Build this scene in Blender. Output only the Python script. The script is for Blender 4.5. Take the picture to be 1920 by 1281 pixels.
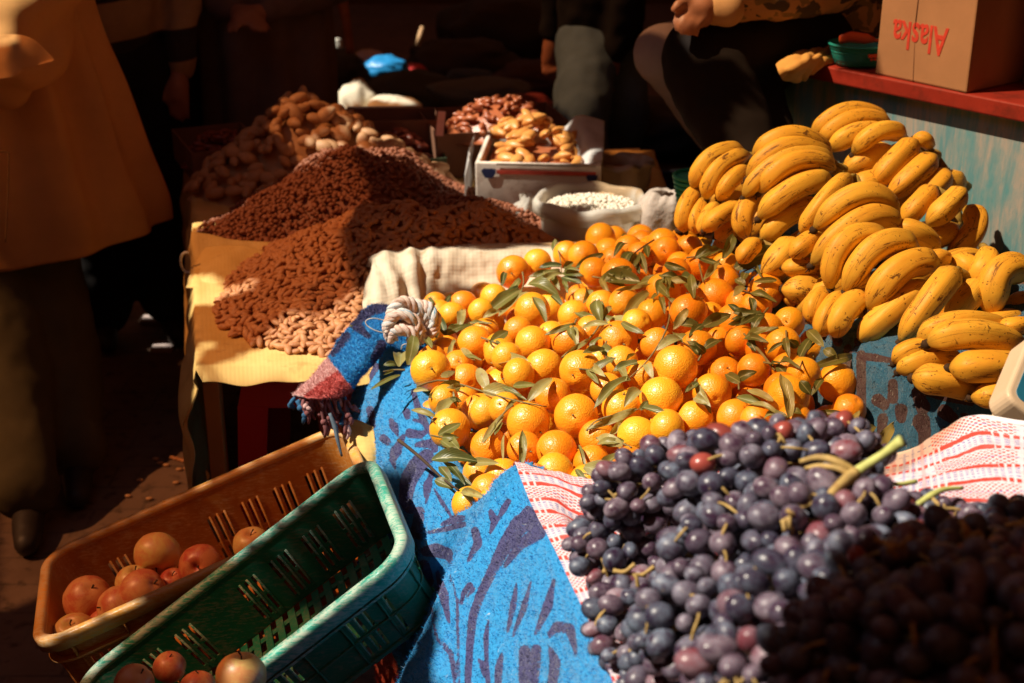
import bpy, bmesh, math, random
import numpy as np
from mathutils import Vector as V, Matrix, noise, Euler, Quaternion
random.seed(7)
for o in list(bpy.data.objects): bpy.data.objects.remove(o)
SC = bpy.context.scene
COL = SC.collection
R = math.radians
# ---------------------------------------------------------------- camera
FPX, TH, CZ = 2667.0, R(22.6), 1.6
GZ = -0.22                      # ground level (camera is about 1.8 m above it)
cam = bpy.data.cameras.new('camera'); co = bpy.data.objects.new('camera', cam); COL.objects.link(co)
co.location = (0, 0, CZ); co.rotation_euler = (R(90)-TH, 0, 0)
cam.sensor_width = 36; cam.lens = 50.0; cam.clip_start = .05; cam.clip_end = 200
cam.dof.use_dof = True; cam.dof.focus_distance = 2.3; cam.dof.aperture_fstop = 4.6; cam.dof.aperture_blades = 7
SC.camera = co
SC.render.resolution_x = 1024; SC.render.resolution_y = 683
# ---------------------------------------------------------------- light
SUN = V((-.58, -.13, .80)).normalized()       # towards the sun
w = bpy.data.worlds.new('World'); SC.world = w; w.use_nodes = True
nt = w.node_tree; bg = nt.nodes['Background']
sky = nt.nodes.new('ShaderNodeTexSky'); sky.sky_type = 'NISHITA'; sky.sun_disc = False
sky.sun_elevation = math.asin(SUN.z); sky.sun_rotation = math.atan2(SUN.x, SUN.y)
nt.links.new(sky.outputs[0], bg.inputs[0]); bg.inputs[1].default_value = .05
sl = bpy.data.lights.new('sun', 'SUN'); so = bpy.data.objects.new('sun', sl); COL.objects.link(so)
sl.energy = 5.0; sl.angle = R(.55); sl.color = (1, .90, .74)
so.rotation_euler = SUN.to_track_quat('Z', 'Y').to_euler(); so.location = (-6, -5, 8)
SC.view_settings.view_transform = 'Standard'; SC.view_settings.look = 'None'
SC.view_settings.exposure = 0.6; SC.view_settings.gamma = 1.0
# ---------------------------------------------------------------- helpers
cF = V((0, math.cos(TH), -math.sin(TH))); cU = V((0, math.sin(TH), math.cos(TH))); cR = V((1, 0, 0)); cC = V((0, 0, CZ))
def ray(px, py): return cF + cR*((px-960)/FPX) - cU*((py-640.5)/FPX)
def P(px, py, d): return cC + ray(px, py)*d
def PZ(px, py, z):
    r = ray(px, py); return cC + r*((z-CZ)/r.z)
def PL(px, py, p0, n):
    r = ray(px, py); return cC + r*((p0-cC).dot(n)/r.dot(n))
def proj(p):
    q = V(p)-cC; d = q.dot(cF); return 960+FPX*q.dot(cR)/d, 640.5-FPX*q.dot(cU)/d, d
def worg(o):
    s = V((0, 0, 0))
    while o is not None: s += o.location; o = o.parent
    return s
def tag(o, label=None, cat=None, group=None, kind=None):
    for k, v in (('label', label), ('category', cat), ('group', group), ('kind', kind)):
        if v: o[k] = v
    return o
def empty(name, loc, label, cat, group=None):
    o = bpy.data.objects.new(name, None); COL.objects.link(o); o.location = loc; o.empty_display_size = .05
    return tag(o, label, cat, group)
def mesh(name, vs, fs, mat=None, smooth=True, uv=None, attr=None):
    me = bpy.data.meshes.new(name); me.from_pydata([tuple(v) for v in vs], [], fs)
    if uv is not None:
        l = me.uv_layers.new(name='UVMap'); a = np.array(uv, dtype=np.float32)
        idx = np.zeros(len(me.loops), dtype=np.int32); me.loops.foreach_get('vertex_index', idx)
        l.data.foreach_set('uv', a[idx].ravel())
    if attr:
        for k, arr in attr.items():
            at = me.attributes.new(k, 'FLOAT', 'POINT'); at.data.foreach_set('value', np.array(arr, dtype=np.float32))
    if smooth: me.polygons.foreach_set('use_smooth', [True]*len(me.polygons))
    if mat: me.materials.append(mat)
    me.update(); return me
def obj(name, vs, fs, mat, parent=None, origin=None, **k):
    """world-space verts -> one mesh object (parents only ever translated)"""
    if origin is None: origin = V((0, 0, 0)) if parent is None else None
    off = worg(parent) if parent is not None else V(origin)
    me = mesh(name, [V(v)-off for v in vs], fs, mat, **k)
    o = bpy.data.objects.new(name, me); COL.objects.link(o)
    if parent is not None: o.parent = parent
    else: o.location = off
    return o
def link(name, me, parent=None, mw=None):
    o = bpy.data.objects.new(name, me); COL.objects.link(o)
    if parent is not None: o.parent = parent
    if mw is not None:
        if parent is not None: mw = Matrix.Translation(-worg(parent)) @ mw
        o.matrix_local = mw
    return o
def kids(o): return KID.get(o.name, [])
def merge(parts):
    vs, fs, uv = [], [], []
    for p in parts:
        b = len(vs); vs += list(p[0]); fs += [tuple(i+b for i in f) for f in p[1]]
        if len(p) > 2: uv += list(p[2])
    return (vs, fs, uv) if uv else (vs, fs)
def solid(o, t, off=-1):
    m = o.modifiers.new('thick', 'SOLIDIFY'); m.thickness = t; m.offset = off; return o
def bev(o, wd=.003, seg=2):
    m = o.modifiers.new('bev', 'BEVEL'); m.width = wd; m.segments = seg; m.limit_method = 'ANGLE'; return o
def crv(pts, n):
    """Catmull-Rom through points (any vectors)"""
    pts = [V(p) for p in pts]
    if len(pts) == 2: return [pts[0].lerp(pts[1], i/n) for i in range(n+1)]
    q = [pts[0]*2-pts[1]] + pts + [pts[-1]*2-pts[-2]]; out = []
    m = len(pts)-1
    for i in range(n+1):
        t = i/n*m; k = min(int(t), m-1); t -= k; a, b, c, d = q[k:k+4]
        out.append(.5*((2*b)+(c-a)*t+(2*a-5*b+4*c-d)*t*t+(3*b-a-3*c+d)*t**3))
    return out
def lerpl(vals, t):
    k = t*(len(vals)-1); i = min(int(k), len(vals)-2); return vals[i]+(vals[i+1]-vals[i])*(k-i)
def tube(pts, rad, sides=8, cap=True, flat=1.0, roll=None):
    """sweep; rad is list or number"""
    n = len(pts); vs, fs, uv = [], [], []
    pts = [V(p) for p in pts]; T0 = (pts[1]-pts[0]).normalized()
    up = V((0, 0, 1)) if abs(T0.z) < .9 else V((1, 0, 0))
    N_ = (up - T0*up.dot(T0)).normalized()
    for i in range(n):
        T = (pts[min(i+1, n-1)]-pts[max(i-1, 0)])
        T = T.normalized() if T.length > 1e-9 else T0
        N_ = (N_ - T*N_.dot(T)); N_ = N_.normalized() if N_.length > 1e-6 else V((1, 0, 0)); B = T.cross(N_)
        r = rad if isinstance(rad, (int, float)) else rad[i] if len(rad) == n else lerpl(rad, i/(n-1))
        for j in range(sides):
            a = 2*math.pi*j/sides + (roll*i if roll else 0)
            k = 1.0
            vs.append(pts[i] + N_*(math.cos(a)*r*k) + B*(math.sin(a)*r*flat)); uv.append((j/sides, i/(n-1)))
    for i in range(n-1):
        for j in range(sides):
            a = i*sides+j; b = i*sides+(j+1) % sides; fs.append((a, b, b+sides, a+sides))
    if cap:
        fs.append(tuple(range(sides))[::-1]); fs.append(tuple((n-1)*sides+j for j in range(sides)))
    return vs, fs, uv
def box(cx, cy, cz, sx, sy, sz, M_=None):
    vs = [V((cx+a*sx/2, cy+b*sy/2, cz+c*sz/2)) for a in (-1, 1) for b in (-1, 1) for c in (-1, 1)]
    if M_ is not None: vs = [M_ @ v for v in vs]
    return vs, [(0, 1, 3, 2), (4, 6, 7, 5), (0, 4, 5, 1), (2, 3, 7, 6), (0, 2, 6, 4), (1, 5, 7, 3)]
def sphere(c, r, su=12, sv=8, sc=(1, 1, 1), M_=None):
    vs, fs, uv = [], [], []
    for i in range(sv+1):
        a = math.pi*i/sv
        for j in range(su):
            b = 2*math.pi*j/su
            v = V((math.sin(a)*math.cos(b)*sc[0], math.sin(a)*math.sin(b)*sc[1], math.cos(a)*sc[2]))*r
            if M_ is not None: v = M_ @ v
            vs.append(v+V(c)); uv.append((j/su, i/sv))
    for i in range(sv):
        for j in range(su):
            a = i*su+j; b = i*su+(j+1) % su
            fs.append((a, a+su, b+su, b))
    return vs, fs, uv
def net(ctrl, nu, nv, fn=None):
    """bicubic sheet through rows of control points; returns verts, faces, uv (metres)"""
    rows = [crv(r, nu) for r in ctrl]
    cols = [crv([rows[k][i] for k in range(len(rows))], nv) for i in range(nu+1)]
    g = [[cols[i][j] for i in range(nu+1)] for j in range(nv+1)]
    midj, midi = nv//2, nu//2
    us = [0]; vv = [0]
    for i in range(nu): us.append(us[-1]+(g[midj][i+1]-g[midj][i]).length)
    for j in range(nv): vv.append(vv[-1]+(g[j+1][midi]-g[j][midi]).length)
    vs, uv = [], []
    for j in range(nv+1):
        for i in range(nu+1):
            p = g[j][i]
            if fn:
                a = g[j][min(i+1, nu)]-g[j][max(i-1, 0)]; b = g[min(j+1, nv)][i]-g[max(j-1, 0)][i]
                nn = a.cross(b); nn = nn.normalized() if nn.length > 1e-9 else V((0, 0, 1))
                p = p + nn*fn(p, us[i], vv[j], i/nu, j/nv)
            vs.append(p); uv.append((us[i], vv[j]))
    fs = [(j*(nu+1)+i, j*(nu+1)+i+1, (j+1)*(nu+1)+i+1, (j+1)*(nu+1)+i) for j in range(nv) for i in range(nu)]
    return vs, fs, uv
def nz(p, s, seed=0): return noise.noise(V(p)*s+V((seed*7.3, seed*3.1, -seed*5.7)))
def capsules(name, chains, vox, mat, parent, disp=None, smooth=2):
    """tapered limbs voxel-fused into one continuous surface"""
    parts = []
    for ch in chains:
        for k, (p, r) in enumerate(ch):
            parts.append(sphere(p, r, 14, 10)[:2])
            if k:
                q, s = ch[k-1]; parts.append(tube([V(q), V(q).lerp(V(p), .5), V(p)], [s, (s+r)/2, r], 14)[:2])
    vs, fs = merge(parts)
    me = mesh('tmp', vs, fs); bm = bmesh.new(); bm.from_mesh(me); bmesh.ops.remove_doubles(bm, verts=bm.verts, dist=1e-6)
    bmesh.ops.recalc_face_normals(bm, faces=bm.faces); bm.to_mesh(me); bm.free()
    t = bpy.data.objects.new('tmp', me); COL.objects.link(t)
    m = t.modifiers.new('r', 'REMESH'); m.mode = 'VOXEL'; m.voxel_size = vox
    s = t.modifiers.new('s', 'SMOOTH'); s.iterations = smooth*3; s.factor = .5
    dg = bpy.context.evaluated_depsgraph_get(); ev = t.evaluated_get(dg)
    me2 = bpy.data.meshes.new_from_object(ev); vs = [v.co.copy() for v in me2.vertices]
    if disp: vs = [v + n.normal*disp(n) for v, n in zip(vs, me2.vertices)]
    fs = [tuple(p.vertices) for p in me2.polygons]
    bpy.data.objects.remove(t)
    return obj(name, vs, fs, mat, parent)
# ---------------------------------------------------------------- materials
def nodes(name):
    m = bpy.data.materials.new(name); m.use_nodes = True; t = m.node_tree
    return m, t, t.nodes['Principled BSDF']
def nd(t, ty, ins=None, **props):
    n = t.nodes.new('ShaderNode'+ty)
    for k, v in props.items(): setattr(n, k, v)
    if ins:
        for k, v in ins.items():
            if isinstance(v, bpy.types.NodeSocket): t.links.new(v, n.inputs[k])
            else: n.inputs[k].default_value = v
    return n
def c4(c): return (c[0], c[1], c[2], 1)
def mix(t, f, a, b, mode='MIX'):
    n = t.nodes.new('ShaderNodeMix'); n.data_type = 'RGBA'; n.blend_type = mode
    for i, v in ((0, f), (6, a), (7, b)):
        if isinstance(v, bpy.types.NodeSocket): t.links.new(v, n.inputs[i])
        elif i == 0: n.inputs[0].default_value = v
        else: n.inputs[i].default_value = c4(v)
    return n.outputs[2]
def mth(t, op, a, b=0.0, c=None):
    n = t.nodes.new('ShaderNodeMath'); n.operation = op
    for i, v in enumerate((a, b) if c is None else (a, b, c)):
        if isinstance(v, bpy.types.NodeSocket): t.links.new(v, n.inputs[i])
        else: n.inputs[i].default_value = v
    return n.outputs[0]
def step(t, v, lo, hi):
    n = nd(t, 'MapRange', {'Value': v, 'From Min': lo, 'From Max': hi}, clamp=True); return n.outputs[0]
def coords(t, kind='Object', scale=(1, 1, 1), rnd=False):
    tc = nd(t, 'TexCoord'); v = tc.outputs[kind]
    if rnd:
        oi = nd(t, 'ObjectInfo'); a = nd(t, 'VectorMath', {0: v}, operation='ADD')
        s = mth(t, 'MULTIPLY', oi.outputs['Random'], 37.0); cb = nd(t, 'CombineXYZ', {0: s, 1: s, 2: s})
        t.links.new(cb.outputs[0], a.inputs[1]); v = a.outputs[0]
    mp = nd(t, 'Mapping', {'Vector': v, 'Scale': scale}); return mp.outputs[0]
def ntex(t, vec, sc, det=3, rough=.55, dist=0): return nd(t, 'TexNoise', {'Vector': vec, 'Scale': sc, 'Detail': det, 'Roughness': rough, 'Distortion': dist}).outputs[0]
def bump(t, bs, h, strength=.5, dist=.002, prev=None):
    b = nd(t, 'Bump', {'Height': h, 'Strength': strength, 'Distance': dist})
    if prev is not None: t.links.new(prev, b.inputs['Normal'])
    t.links.new(b.outputs[0], bs.inputs['Normal']); return b.outputs[0]
def simple(name, col, rough=.7, var=.25, vs=8, bs=0, bsc=200, bd=.001, spec=.4, dirt=None, kind='Object', sc=(1, 1, 1), rnd=0, metal=0, trans=0):
    m, t, b = nodes(name); v = coords(t, kind, sc)
    n = step(t, ntex(t, v, vs, 5, .6), .3, .7)
    lo = [c*(1-var) for c in col]; hi = [min(1, c*(1+var)) for c in col]
    c = mix(t, n, lo, hi)
    if dirt: c = mix(t, step(t, ntex(t, v, vs*2.7, 6, .7), .5, .75), c, dirt)
    if rnd:
        oi = nd(t, 'ObjectInfo'); f = mth(t, 'MULTIPLY_ADD', oi.outputs['Random'], rnd*2, 1-rnd)
        hs = nd(t, 'HueSaturation', {'Color': c, 'Value': f}); c = hs.outputs[0]
    t.links.new(c, b.inputs['Base Color']); b.inputs['Roughness'].default_value = rough
    b.inputs['Specular IOR Level'].default_value = spec; b.inputs['Metallic'].default_value = metal
    if bs: bump(t, b, ntex(t, v, bsc, 3), bs, bd)
    if trans:
        tr = nd(t, 'BsdfTranslucent', {'Color': c}); mx = nd(t, 'MixShader', {0: trans}); out = t.nodes['Material Output']
        t.links.new(b.outputs[0], mx.inputs[1]); t.links.new(tr.outputs[0], mx.inputs[2]); t.links.new(mx.outputs[0], out.inputs[0])
    return m
M = {}
# ================================================================ SETTING
SX = lambda p, z=2.75: (V(p)+SUN*((z-V(p).z)/SUN.z))
def pz(*l): return [PZ(a, b, c) for a, b, c in l]
def pd(*l): return [P(a, b, c) for a, b, c in l]
LIT = [
 pz((684,470,.6),(700,464,.6),(758,466,.6),(772,560,.55),(830,545,.56),(930,470,.59),(1000,470,.6),(1060,452,.62),(1090,480,.6),(1120,540,.63),(1210,590,.65),(1330,690,.64),(1410,755,.6),(1500,770,.85),(1590,850,.8),(1700,835,.79),(1830,770,.80),(1960,780,.8),
    (1960,1030,.78),(1830,1015,.88),(1700,1050,.93),(1585,1070,.95),(1490,1140,.93),(1430,1330,.9))+pd((1000,1500,1.8),(850,1330,1.95),(830,1200,2.077),(822,1060,2.15))+pz((748,850,.48),(650,800,.5),(535,760,.48),(535,720,.5),(640,560,.55)),
 pd((425,1052,2.405),(690,828,2.405),(716,860,2.405),(436,1086,2.405)), pd((680,828,2.405),(732,838,2.405),(788,1010,2.077),(735,1040,2.077),(690,880,2.33)), pd((722,1000,2.077),(784,1028,2.077),(500,1325,2.077),(425,1285,2.077)),
 pd((360,885,2.75),(630,770,2.81),(700,780,2.8),(706,900,2.7),(640,890,2.85),(540,880,2.9),(470,930,2.9),(455,880,2.78),(380,910,2.77)),
 pz((385,698,.45),(480,648,.46),(540,605,.48),(600,590,.5),(700,560,.5),(700,720,.45),(600,740,.4),(385,730,.4)),
 pz((338,505,.46),(385,505,.48),(425,538,.47),(500,548,.47),(500,570,.46),(340,572,.45)),
 pd((340,590,2.95),(356,600,2.95),(386,760,2.85),(398,920,2.8),(378,910,2.8),(343,700,2.9)),
 pz((495,262,.64),(555,218,.67),(640,236,.65),(660,276,.61),(600,292,.62),(535,278,.63)),
 pz((395,345,.5),(435,300,.55),(490,278,.6),(500,290,.6),(440,330,.54),(415,375,.5)),
 pz((680,276,.56),(760,258,.6),(830,275,.56),(830,292,.55),(700,305,.53)),
 pz((815,205,.6),(900,178,.66),(1000,185,.66),(1060,235,.6),(1080,250,.6),(1020,255,.6),(960,225,.63),(900,235,.62),(850,240,.6)),
 pz((885,245,.62),(920,215,.66),(1040,240,.62),(1080,270,.6),(1060,300,.6),(900,285,.6)),
 pd((838,262,3.95),(872,268,3.88),(872,398,3.8),(848,390,3.86)),
 pz((800,215,.62),(830,205,.64),(832,300,.5),(800,300,.5)),
 pz((955,375,.5),(1010,360,.58),(1150,368,.57),(1195,385,.55),(1130,430,.5),(1050,460,.45),(960,430,.45)),
 pz((760,372,.46),(850,360,.46),(885,385,.46),(860,396,.46),(780,394,.46)),
 pz((684,460,.6),(1060,444,.6),(1060,468,.6),(760,480,.6)),
 pz((272,590,GZ),(330,588,GZ),(330,602,GZ),(272,604,GZ)), pz((285,640,GZ),(330,638,GZ),(330,654,GZ),(290,656,GZ)),
 pd((632,165,5.35),(700,158,5.35),(800,188,5.2),(796,216,5.2),(700,206,5.3),(640,216,5.35)),
 pd((640,90,6.7),(760,96,6.6),(820,112,6.6),(810,150,6.5),(700,164,6.3)),
 pd((618,66,7.2),(650,66,7.2),(648,112,7.2),(618,112,7.2)), pd((745,236,5.0),(810,233,5.0),(810,256,5.0),(700,258,5.0)),
 pd((318,235,5.6),(365,235,5.6),(352,315,5.6),(318,315,5.6)), pd((355,-10,7),(410,-10,7),(395,45,7),(365,45,7)),
 pd((-40,-60,3.47),(80,-60,3.47),(98,74,3.43),(40,66,3.43),(-40,60,3.43)), pd((-40,74,3.4),(40,98,3.4),(110,106,3.4),(66,138,3.4),(20,158,3.42),(-40,126,3.42)),
 pd((50,1195,2.42),(150,1170,2.42),(270,1115,2.42),(300,1125,2.42),(230,1170,2.42),(90,1240,2.42)), pd((165,1290,2.405),(240,1195,2.405),(262,1205,2.405),(200,1310,2.405)),
 pd((420,1225,1.88),(480,1225,1.88),(490,1300,1.88),(440,1300,1.88)), pd((770,45,6.4),(805,45,6.4),(800,92,6.4),(772,92,6.4)), pd((1392,160,3.36),(1414,165,3.34),(1414,270,3.3),(1398,262,3.3)), pd((870,286,3.82),(1130,286,3.82),(1130,402,3.8),(870,402,3.8)), pd((1010,366,3.6),(1205,366,3.6),(1205,452,3.6),(1010,452,3.6)), pd((1125,335,3.55),(1280,330,3.5),(1285,455,3.4),(1125,455,3.45)),
]
NET = [
 pd((1640,-90,3.2),(1640,170,3.15),(1815,195,3.0),(1980,250,2.88),(1980,-90,2.9)), pd((1500,118,3.3),(1960,200,2.9),(1960,600,2.75),(1480,330,3.2)),
 pz((1010,430,.6),(1150,360,.62),(1265,285,.8),(1480,250,.8),(1485,130,.93),(1655,150,.95),(1845,200,.95),(1980,225,.93),(1980,900,.8),(1700,930,.88),(1560,880,.9),(1400,830,.75),(1200,700,.6)),
 pz((1250,-30,1.1),(1540,-30,1.1),(1540,30,1.05),(1340,40,1.05),(1275,78,1.0)),
 pz((1130,330,.58),(1230,325,.58),(1290,400,.5),(1230,440,.48),(1130,440,.47)),
]
DIM = [
 pd((-80,-120,3.45),(200,-120,3.5),(275,440,3.55),(0,545,3.45),(-80,560,3.4)), pd((150,-120,5.0),(1560,-120,5.2),(1420,320,4.6),(1180,330,4.4),(1000,180,5.0),(640,260,4.9),(340,260,4.9),(300,620,4.3),(150,560,4.3)),
 pd((1180,20,3.8),(1300,20,3.7),(1420,320,3.9),(1320,320,4.1)), pd((60,1040,2.7),(640,770,2.8),(720,880,2.6),(420,1080,2.5),(60,1260,2.4)), pd((160,1290,2.405),(440,1050,2.405),(600,1100,2.2),(480,1330,1.9)),
 pz((0,880,GZ),(380,800,GZ),(380,1000,GZ),(0,1150,GZ)), pz((340,300,.55),(700,230,.6),(700,640,.47),(380,700,.45),(340,560,.46)), pd((400,680,2.85),(680,680,2.85),(680,900,2.9),(400,900,2.9))]
def build_sun_masks():  # unseen overhead sheets, added and cut to shape sun and shade
    x0, x1, y0, y1, g = -6.0, 3.4, -3.2, 11.0, .018
    xs = np.arange(x0, x1, g); ys = np.arange(y0, y1, g); X, Y = np.meshgrid(xs+g/2, ys+g/2)
    def inside(polys):
        tot = np.zeros(X.shape, bool)
        for p in polys:
            q = [SX(a) for a in p]; q = [(a.x, a.y) for a in q]; c = np.zeros(X.shape, bool)
            for i in range(len(q)):
                (ax, ay), (bx, by) = q[i], q[i-1]
                if ay == by: continue
                k = ((ay > Y) != (by > Y)) & (X < (bx-ax)*(Y-ay)/(by-ay)+ax); c ^= k
            tot |= c
        return tot
    L = inside(LIT); N = inside(NET) & ~L; D = inside(DIM) & ~L & ~N
    def strips(mask):
        vs, fs = [], []
        for r in range(mask.shape[0]):
            row = mask[r]; d = np.flatnonzero(np.diff(np.concatenate(([0], row.astype(np.int8), [0]))))
            for a, b in zip(d[::2], d[1::2]):
                k = len(vs); xa, xb = x0+a*g, x0+b*g; ya, yb = y0+r*g, y0+(r+1)*g
                def h(x, y): return 2.75
                vs += [(xa, ya, 2.75), (xb, ya, 2.75), (xb, yb, 2.75), (xa, yb, 2.75)]; fs.append((k, k+1, k+2, k+3))
        return vs, fs
    m, t, b = nodes('sun_mask_canvas'); b.inputs['Base Color'].default_value = (.16, .05, .02, 1); b.inputs['Roughness'].default_value = .9  # added awning out of view, blocks sun outside the traced gaps
    tr = nd(t, 'BsdfTranslucent', {'Color': (.85, .22, .06, 1)}); mx = nd(t, 'MixShader', {0: .05}); t.links.new(b.outputs[0], mx.inputs[1]); t.links.new(tr.outputs[0], mx.inputs[2])
    t.links.new(mx.outputs[0], t.nodes['Material Output'].inputs[0])
    v, f = strips(~L & ~N & ~D); v += [(-7, -9, 2.75), (4, -9, 2.75), (4, y0, 2.75), (-7, y0, 2.75)]; f.append((len(v)-4, len(v)-3, len(v)-2, len(v)-1)); o = obj('unseen_sun_mask', v, f, m, origin=(0, 0, 2.75), smooth=False)
    tag(o, 'added unseen awning cut with gaps to shape the sun and shade', 'awning')
    m, t, b = nodes('warm_light_filter'); b.inputs['Base Color'].default_value = (.5, .22, .06, 1); b.inputs['Roughness'].default_value = .9  # added filter out of view, gives warm half light
    tr = nd(t, 'BsdfTransparent', {'Color': (1, .74, .48, 1)}); mx = nd(t, 'MixShader', {0: .72}); t.links.new(b.outputs[0], mx.inputs[1]); t.links.new(tr.outputs[0], mx.inputs[2])
    t.links.new(mx.outputs[0], t.nodes['Material Output'].inputs[0])
    v, f = strips(N); o = obj('unseen_light_filter', v, f, m, origin=(0, 0, 2.75), smooth=False)
    tag(o, 'added unseen orange filter warming the light on the bananas and the blue counter', 'shade net')
    m, t, b = nodes('dim_light_filter'); b.inputs['Base Color'].default_value = (.2, .06, .02, 1); b.inputs['Roughness'].default_value = .9  # added filter out of view, gives dim reddish fill light
    tr = nd(t, 'BsdfTransparent', {'Color': (1, .48, .22, 1)}); mx = nd(t, 'MixShader', {0: .27}); t.links.new(b.outputs[0], mx.inputs[1]); t.links.new(tr.outputs[0], mx.inputs[2])
    t.links.new(mx.outputs[0], t.nodes['Material Output'].inputs[0])
    v, f = strips(D); o = obj('unseen_light_filter', v, f, m, origin=(0, 0, 2.75), smooth=False)
    tag(o, 'added unseen rust filter giving dim light to the nut table and the people behind it', 'shade net')
build_sun_masks()
def ground():
    m, t, b = nodes('paving'); v = coords(t, 'Object')
    br = nd(t, 'TexBrick', {'Vector': v, 'Scale': 1.0, 'Color1': (.15, .085, .055, 1), 'Color2': (.10, .06, .04, 1), 'Mortar': (.03, .02, .015, 1), 'Mortar Size': .006, 'Mortar Smooth': .6, 'Brick Width': .24, 'Row Height': .12})
    n = step(t, ntex(t, v, 5, 8, .7), .3, .7); c = mix(t, n, br.outputs[0], (.19, .12, .085)); c = mix(t, step(t, ntex(t, v, 23, 5), .55, .7), c, (.05, .03, .02))
    t.links.new(c, b.inputs['Base Color']); b.inputs['Roughness'].default_value = .55
    bump(t, b, mth(t, 'ADD', br.outputs[1], mth(t, 'MULTIPLY', ntex(t, v, 60, 5), -.8)), -.6, .01)
    o = obj('ground', [(-60, -60, GZ), (60, -60, GZ), (60, 60, GZ), (-60, 60, GZ)], [(0, 1, 2, 3)], m); tag(o, kind='structure')
ground()
M['wall'] = simple('plaster', (.12, .075, .05), .95, .3, 3, .5, 60, .004)
def wallbox(name, c, s, label, cat='wall'):  # walls added out of view to keep sky light out
    o = obj(name, *box(c[0], c[1], c[2], *s), M['wall'], origin=(c[0], c[1], GZ), smooth=False); tag(o, label, cat)
wallbox('sky_block_wall', (-6.2, 1, 1.3), (.25, 21, 3.04), 'added unseen wall on the left keeping sky light out')
wallbox('sky_block_wall', (3.6, 1, 1.3), (.25, 21, 3.04), 'added unseen wall on the right keeping sky light out')
wallbox('sky_block_wall', (-1.2, -9.2, 1.3), (10.4, .25, 3.04), 'added unseen wall behind the camera keeping sky light out')
wallbox('sky_block_wall', (-1.2, 11.3, 1.3), (10, .25, 3.04), 'added unseen wall at the far end keeping sky light out')
# ---------------------------------------------------------------- tables
M['wood'] = simple('old_wood', (.16, .085, .04), .8, .35, 5, .4, 80, .002, sc=(1, 8, 1))
M['darkwood'] = simple('dark_wood', (.035, .02, .014), .8, .3, 6)
M['orangewood'] = simple('orange_wood', (.5, .2, .05), .6, .2, 5, .3, 80, .002)
def prism(poly, z0, z1):
    n = len(poly); vs = [V((x, y, z)) for z in (z0, z1) for x, y in poly]
    return vs, [tuple(range(n))[::-1], tuple(n+i for i in range(n))]+[(i, (i+1) % n, n+(i+1) % n, n+i) for i in range(n)]
def table(name, poly, z1, legs, label, legw=.034, mat='wood', legmat=None):
    c = sum((V((x, y, 0)) for x, y in poly), V())/len(poly)
    t = empty(name, (c.x, c.y, GZ), label, 'table')
    obj('tabletop', *prism(poly, z1-.03, z1), M[mat], t, smooth=False)
    for x, y in legs: bev(obj('leg', *box(x, y, (GZ+z1-.03)/2, legw, legw, z1-.03-GZ), M[legmat or mat], t, smooth=False))
    return t
nutT = table('nut_table', [(-.63, 2.65), (-.27, 2.70), (-.25, 3.05), (.42, 3.05), (.40, 4.35), (-.97, 4.2)], .445, [(-.622, 2.69), (.36, 3.1), (-.92, 4.15), (.34, 4.3)], 'low wooden table carrying the piled nuts and date boxes', legmat='orangewood')
fruitT = table('fruit_table', [(-.2, 2.86), (-.03, 1.98), (.6, 1.98), (.75, 2.4), (.62, 2.95), (.3, 3.02)], .40, [(-.1, 2.75), (.02, 2.03), (.62, 2.1), (.6, 2.85)], 'low wooden table under the heap of oranges')
grapeT = table('grape_table', [(.035, 1.84), (.16, 1.15), (.5, .6), (1.3, .7), (1.35, 1.85), (.6, 1.95)], .60, [(.1, 1.78), (.2, 1.25), (1.25, 1.75), (1.2, .8)], 'wooden table under the heap of dark grapes')
banT = table('banana_table', [(.42, 2.74), (.59, 2.28), (.68, 2.07), (1.15, 1.77), (1.6, 2.1), (1.0, 2.7), (.62, 2.95)], .635, [(.45, 2.8), (.66, 2.1), (1.2, 1.85), (.95, 2.7)], 'wooden table under the heap of bananas')
# ---------------------------------------------------------------- red plastic stool below the nut table
def stool():
    m = simple('red_plastic', (.62, .03, .025), .35, .1, 4, .1, 120, .0005)
    t = empty('plastic_stool', (-.42, 2.85, GZ), 'red plastic stool standing under the front of the nut table', 'stool')
    cx, cy, top = -.40, 2.86, .405; h = top-GZ
    pr = []
    # seat slab with skirt, tapered legs of L section joined into one moulding plus separate legs
    def ring(s, z): return [V((cx+a*s, cy+b*s, z)) for a, b in ((-1, -1), (1, -1), (1, 1), (-1, 1))]
    r0, r1 = ring(.155, top), ring(.17, top-.075); vs = r0+r1; fs = [(0, 1, 2, 3)]+[(i, i+4, (i+1) % 4+4, (i+1) % 4) for i in range(4)]
    s = obj('seat', vs, [f[::-1] for f in fs], m, t, smooth=False); solid(s, .004); 
    for a, b in ((-1, -1), (1, -1), (1, 1), (-1, 1)):
        def pt(s, z, u): return V((cx+a*(s-u[0]), cy+b*(s-u[1]), z))
        sec = [(0, .062), (0, 0), (.062, 0)]; vs = [pt(.171, top-.07, u) for u in sec]+[pt(.20, GZ+.005, (u[0]*.75, u[1]*.75)) for u in sec]
        l = obj('leg', vs, [(0, 1, 4, 3), (1, 2, 5, 4)], m, t, smooth=False); solid(l, .005, 0)
    st = simple('sticker', (.45, .4, .35), .6, .15, 20)
    obj('price_sticker', [P(518, 682, 2.9), P(545, 682, 2.9), P(546, 698, 2.9), P(519, 698, 2.9)], [(0, 3, 2, 1)], st, t, smooth=False)
stool()
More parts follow.
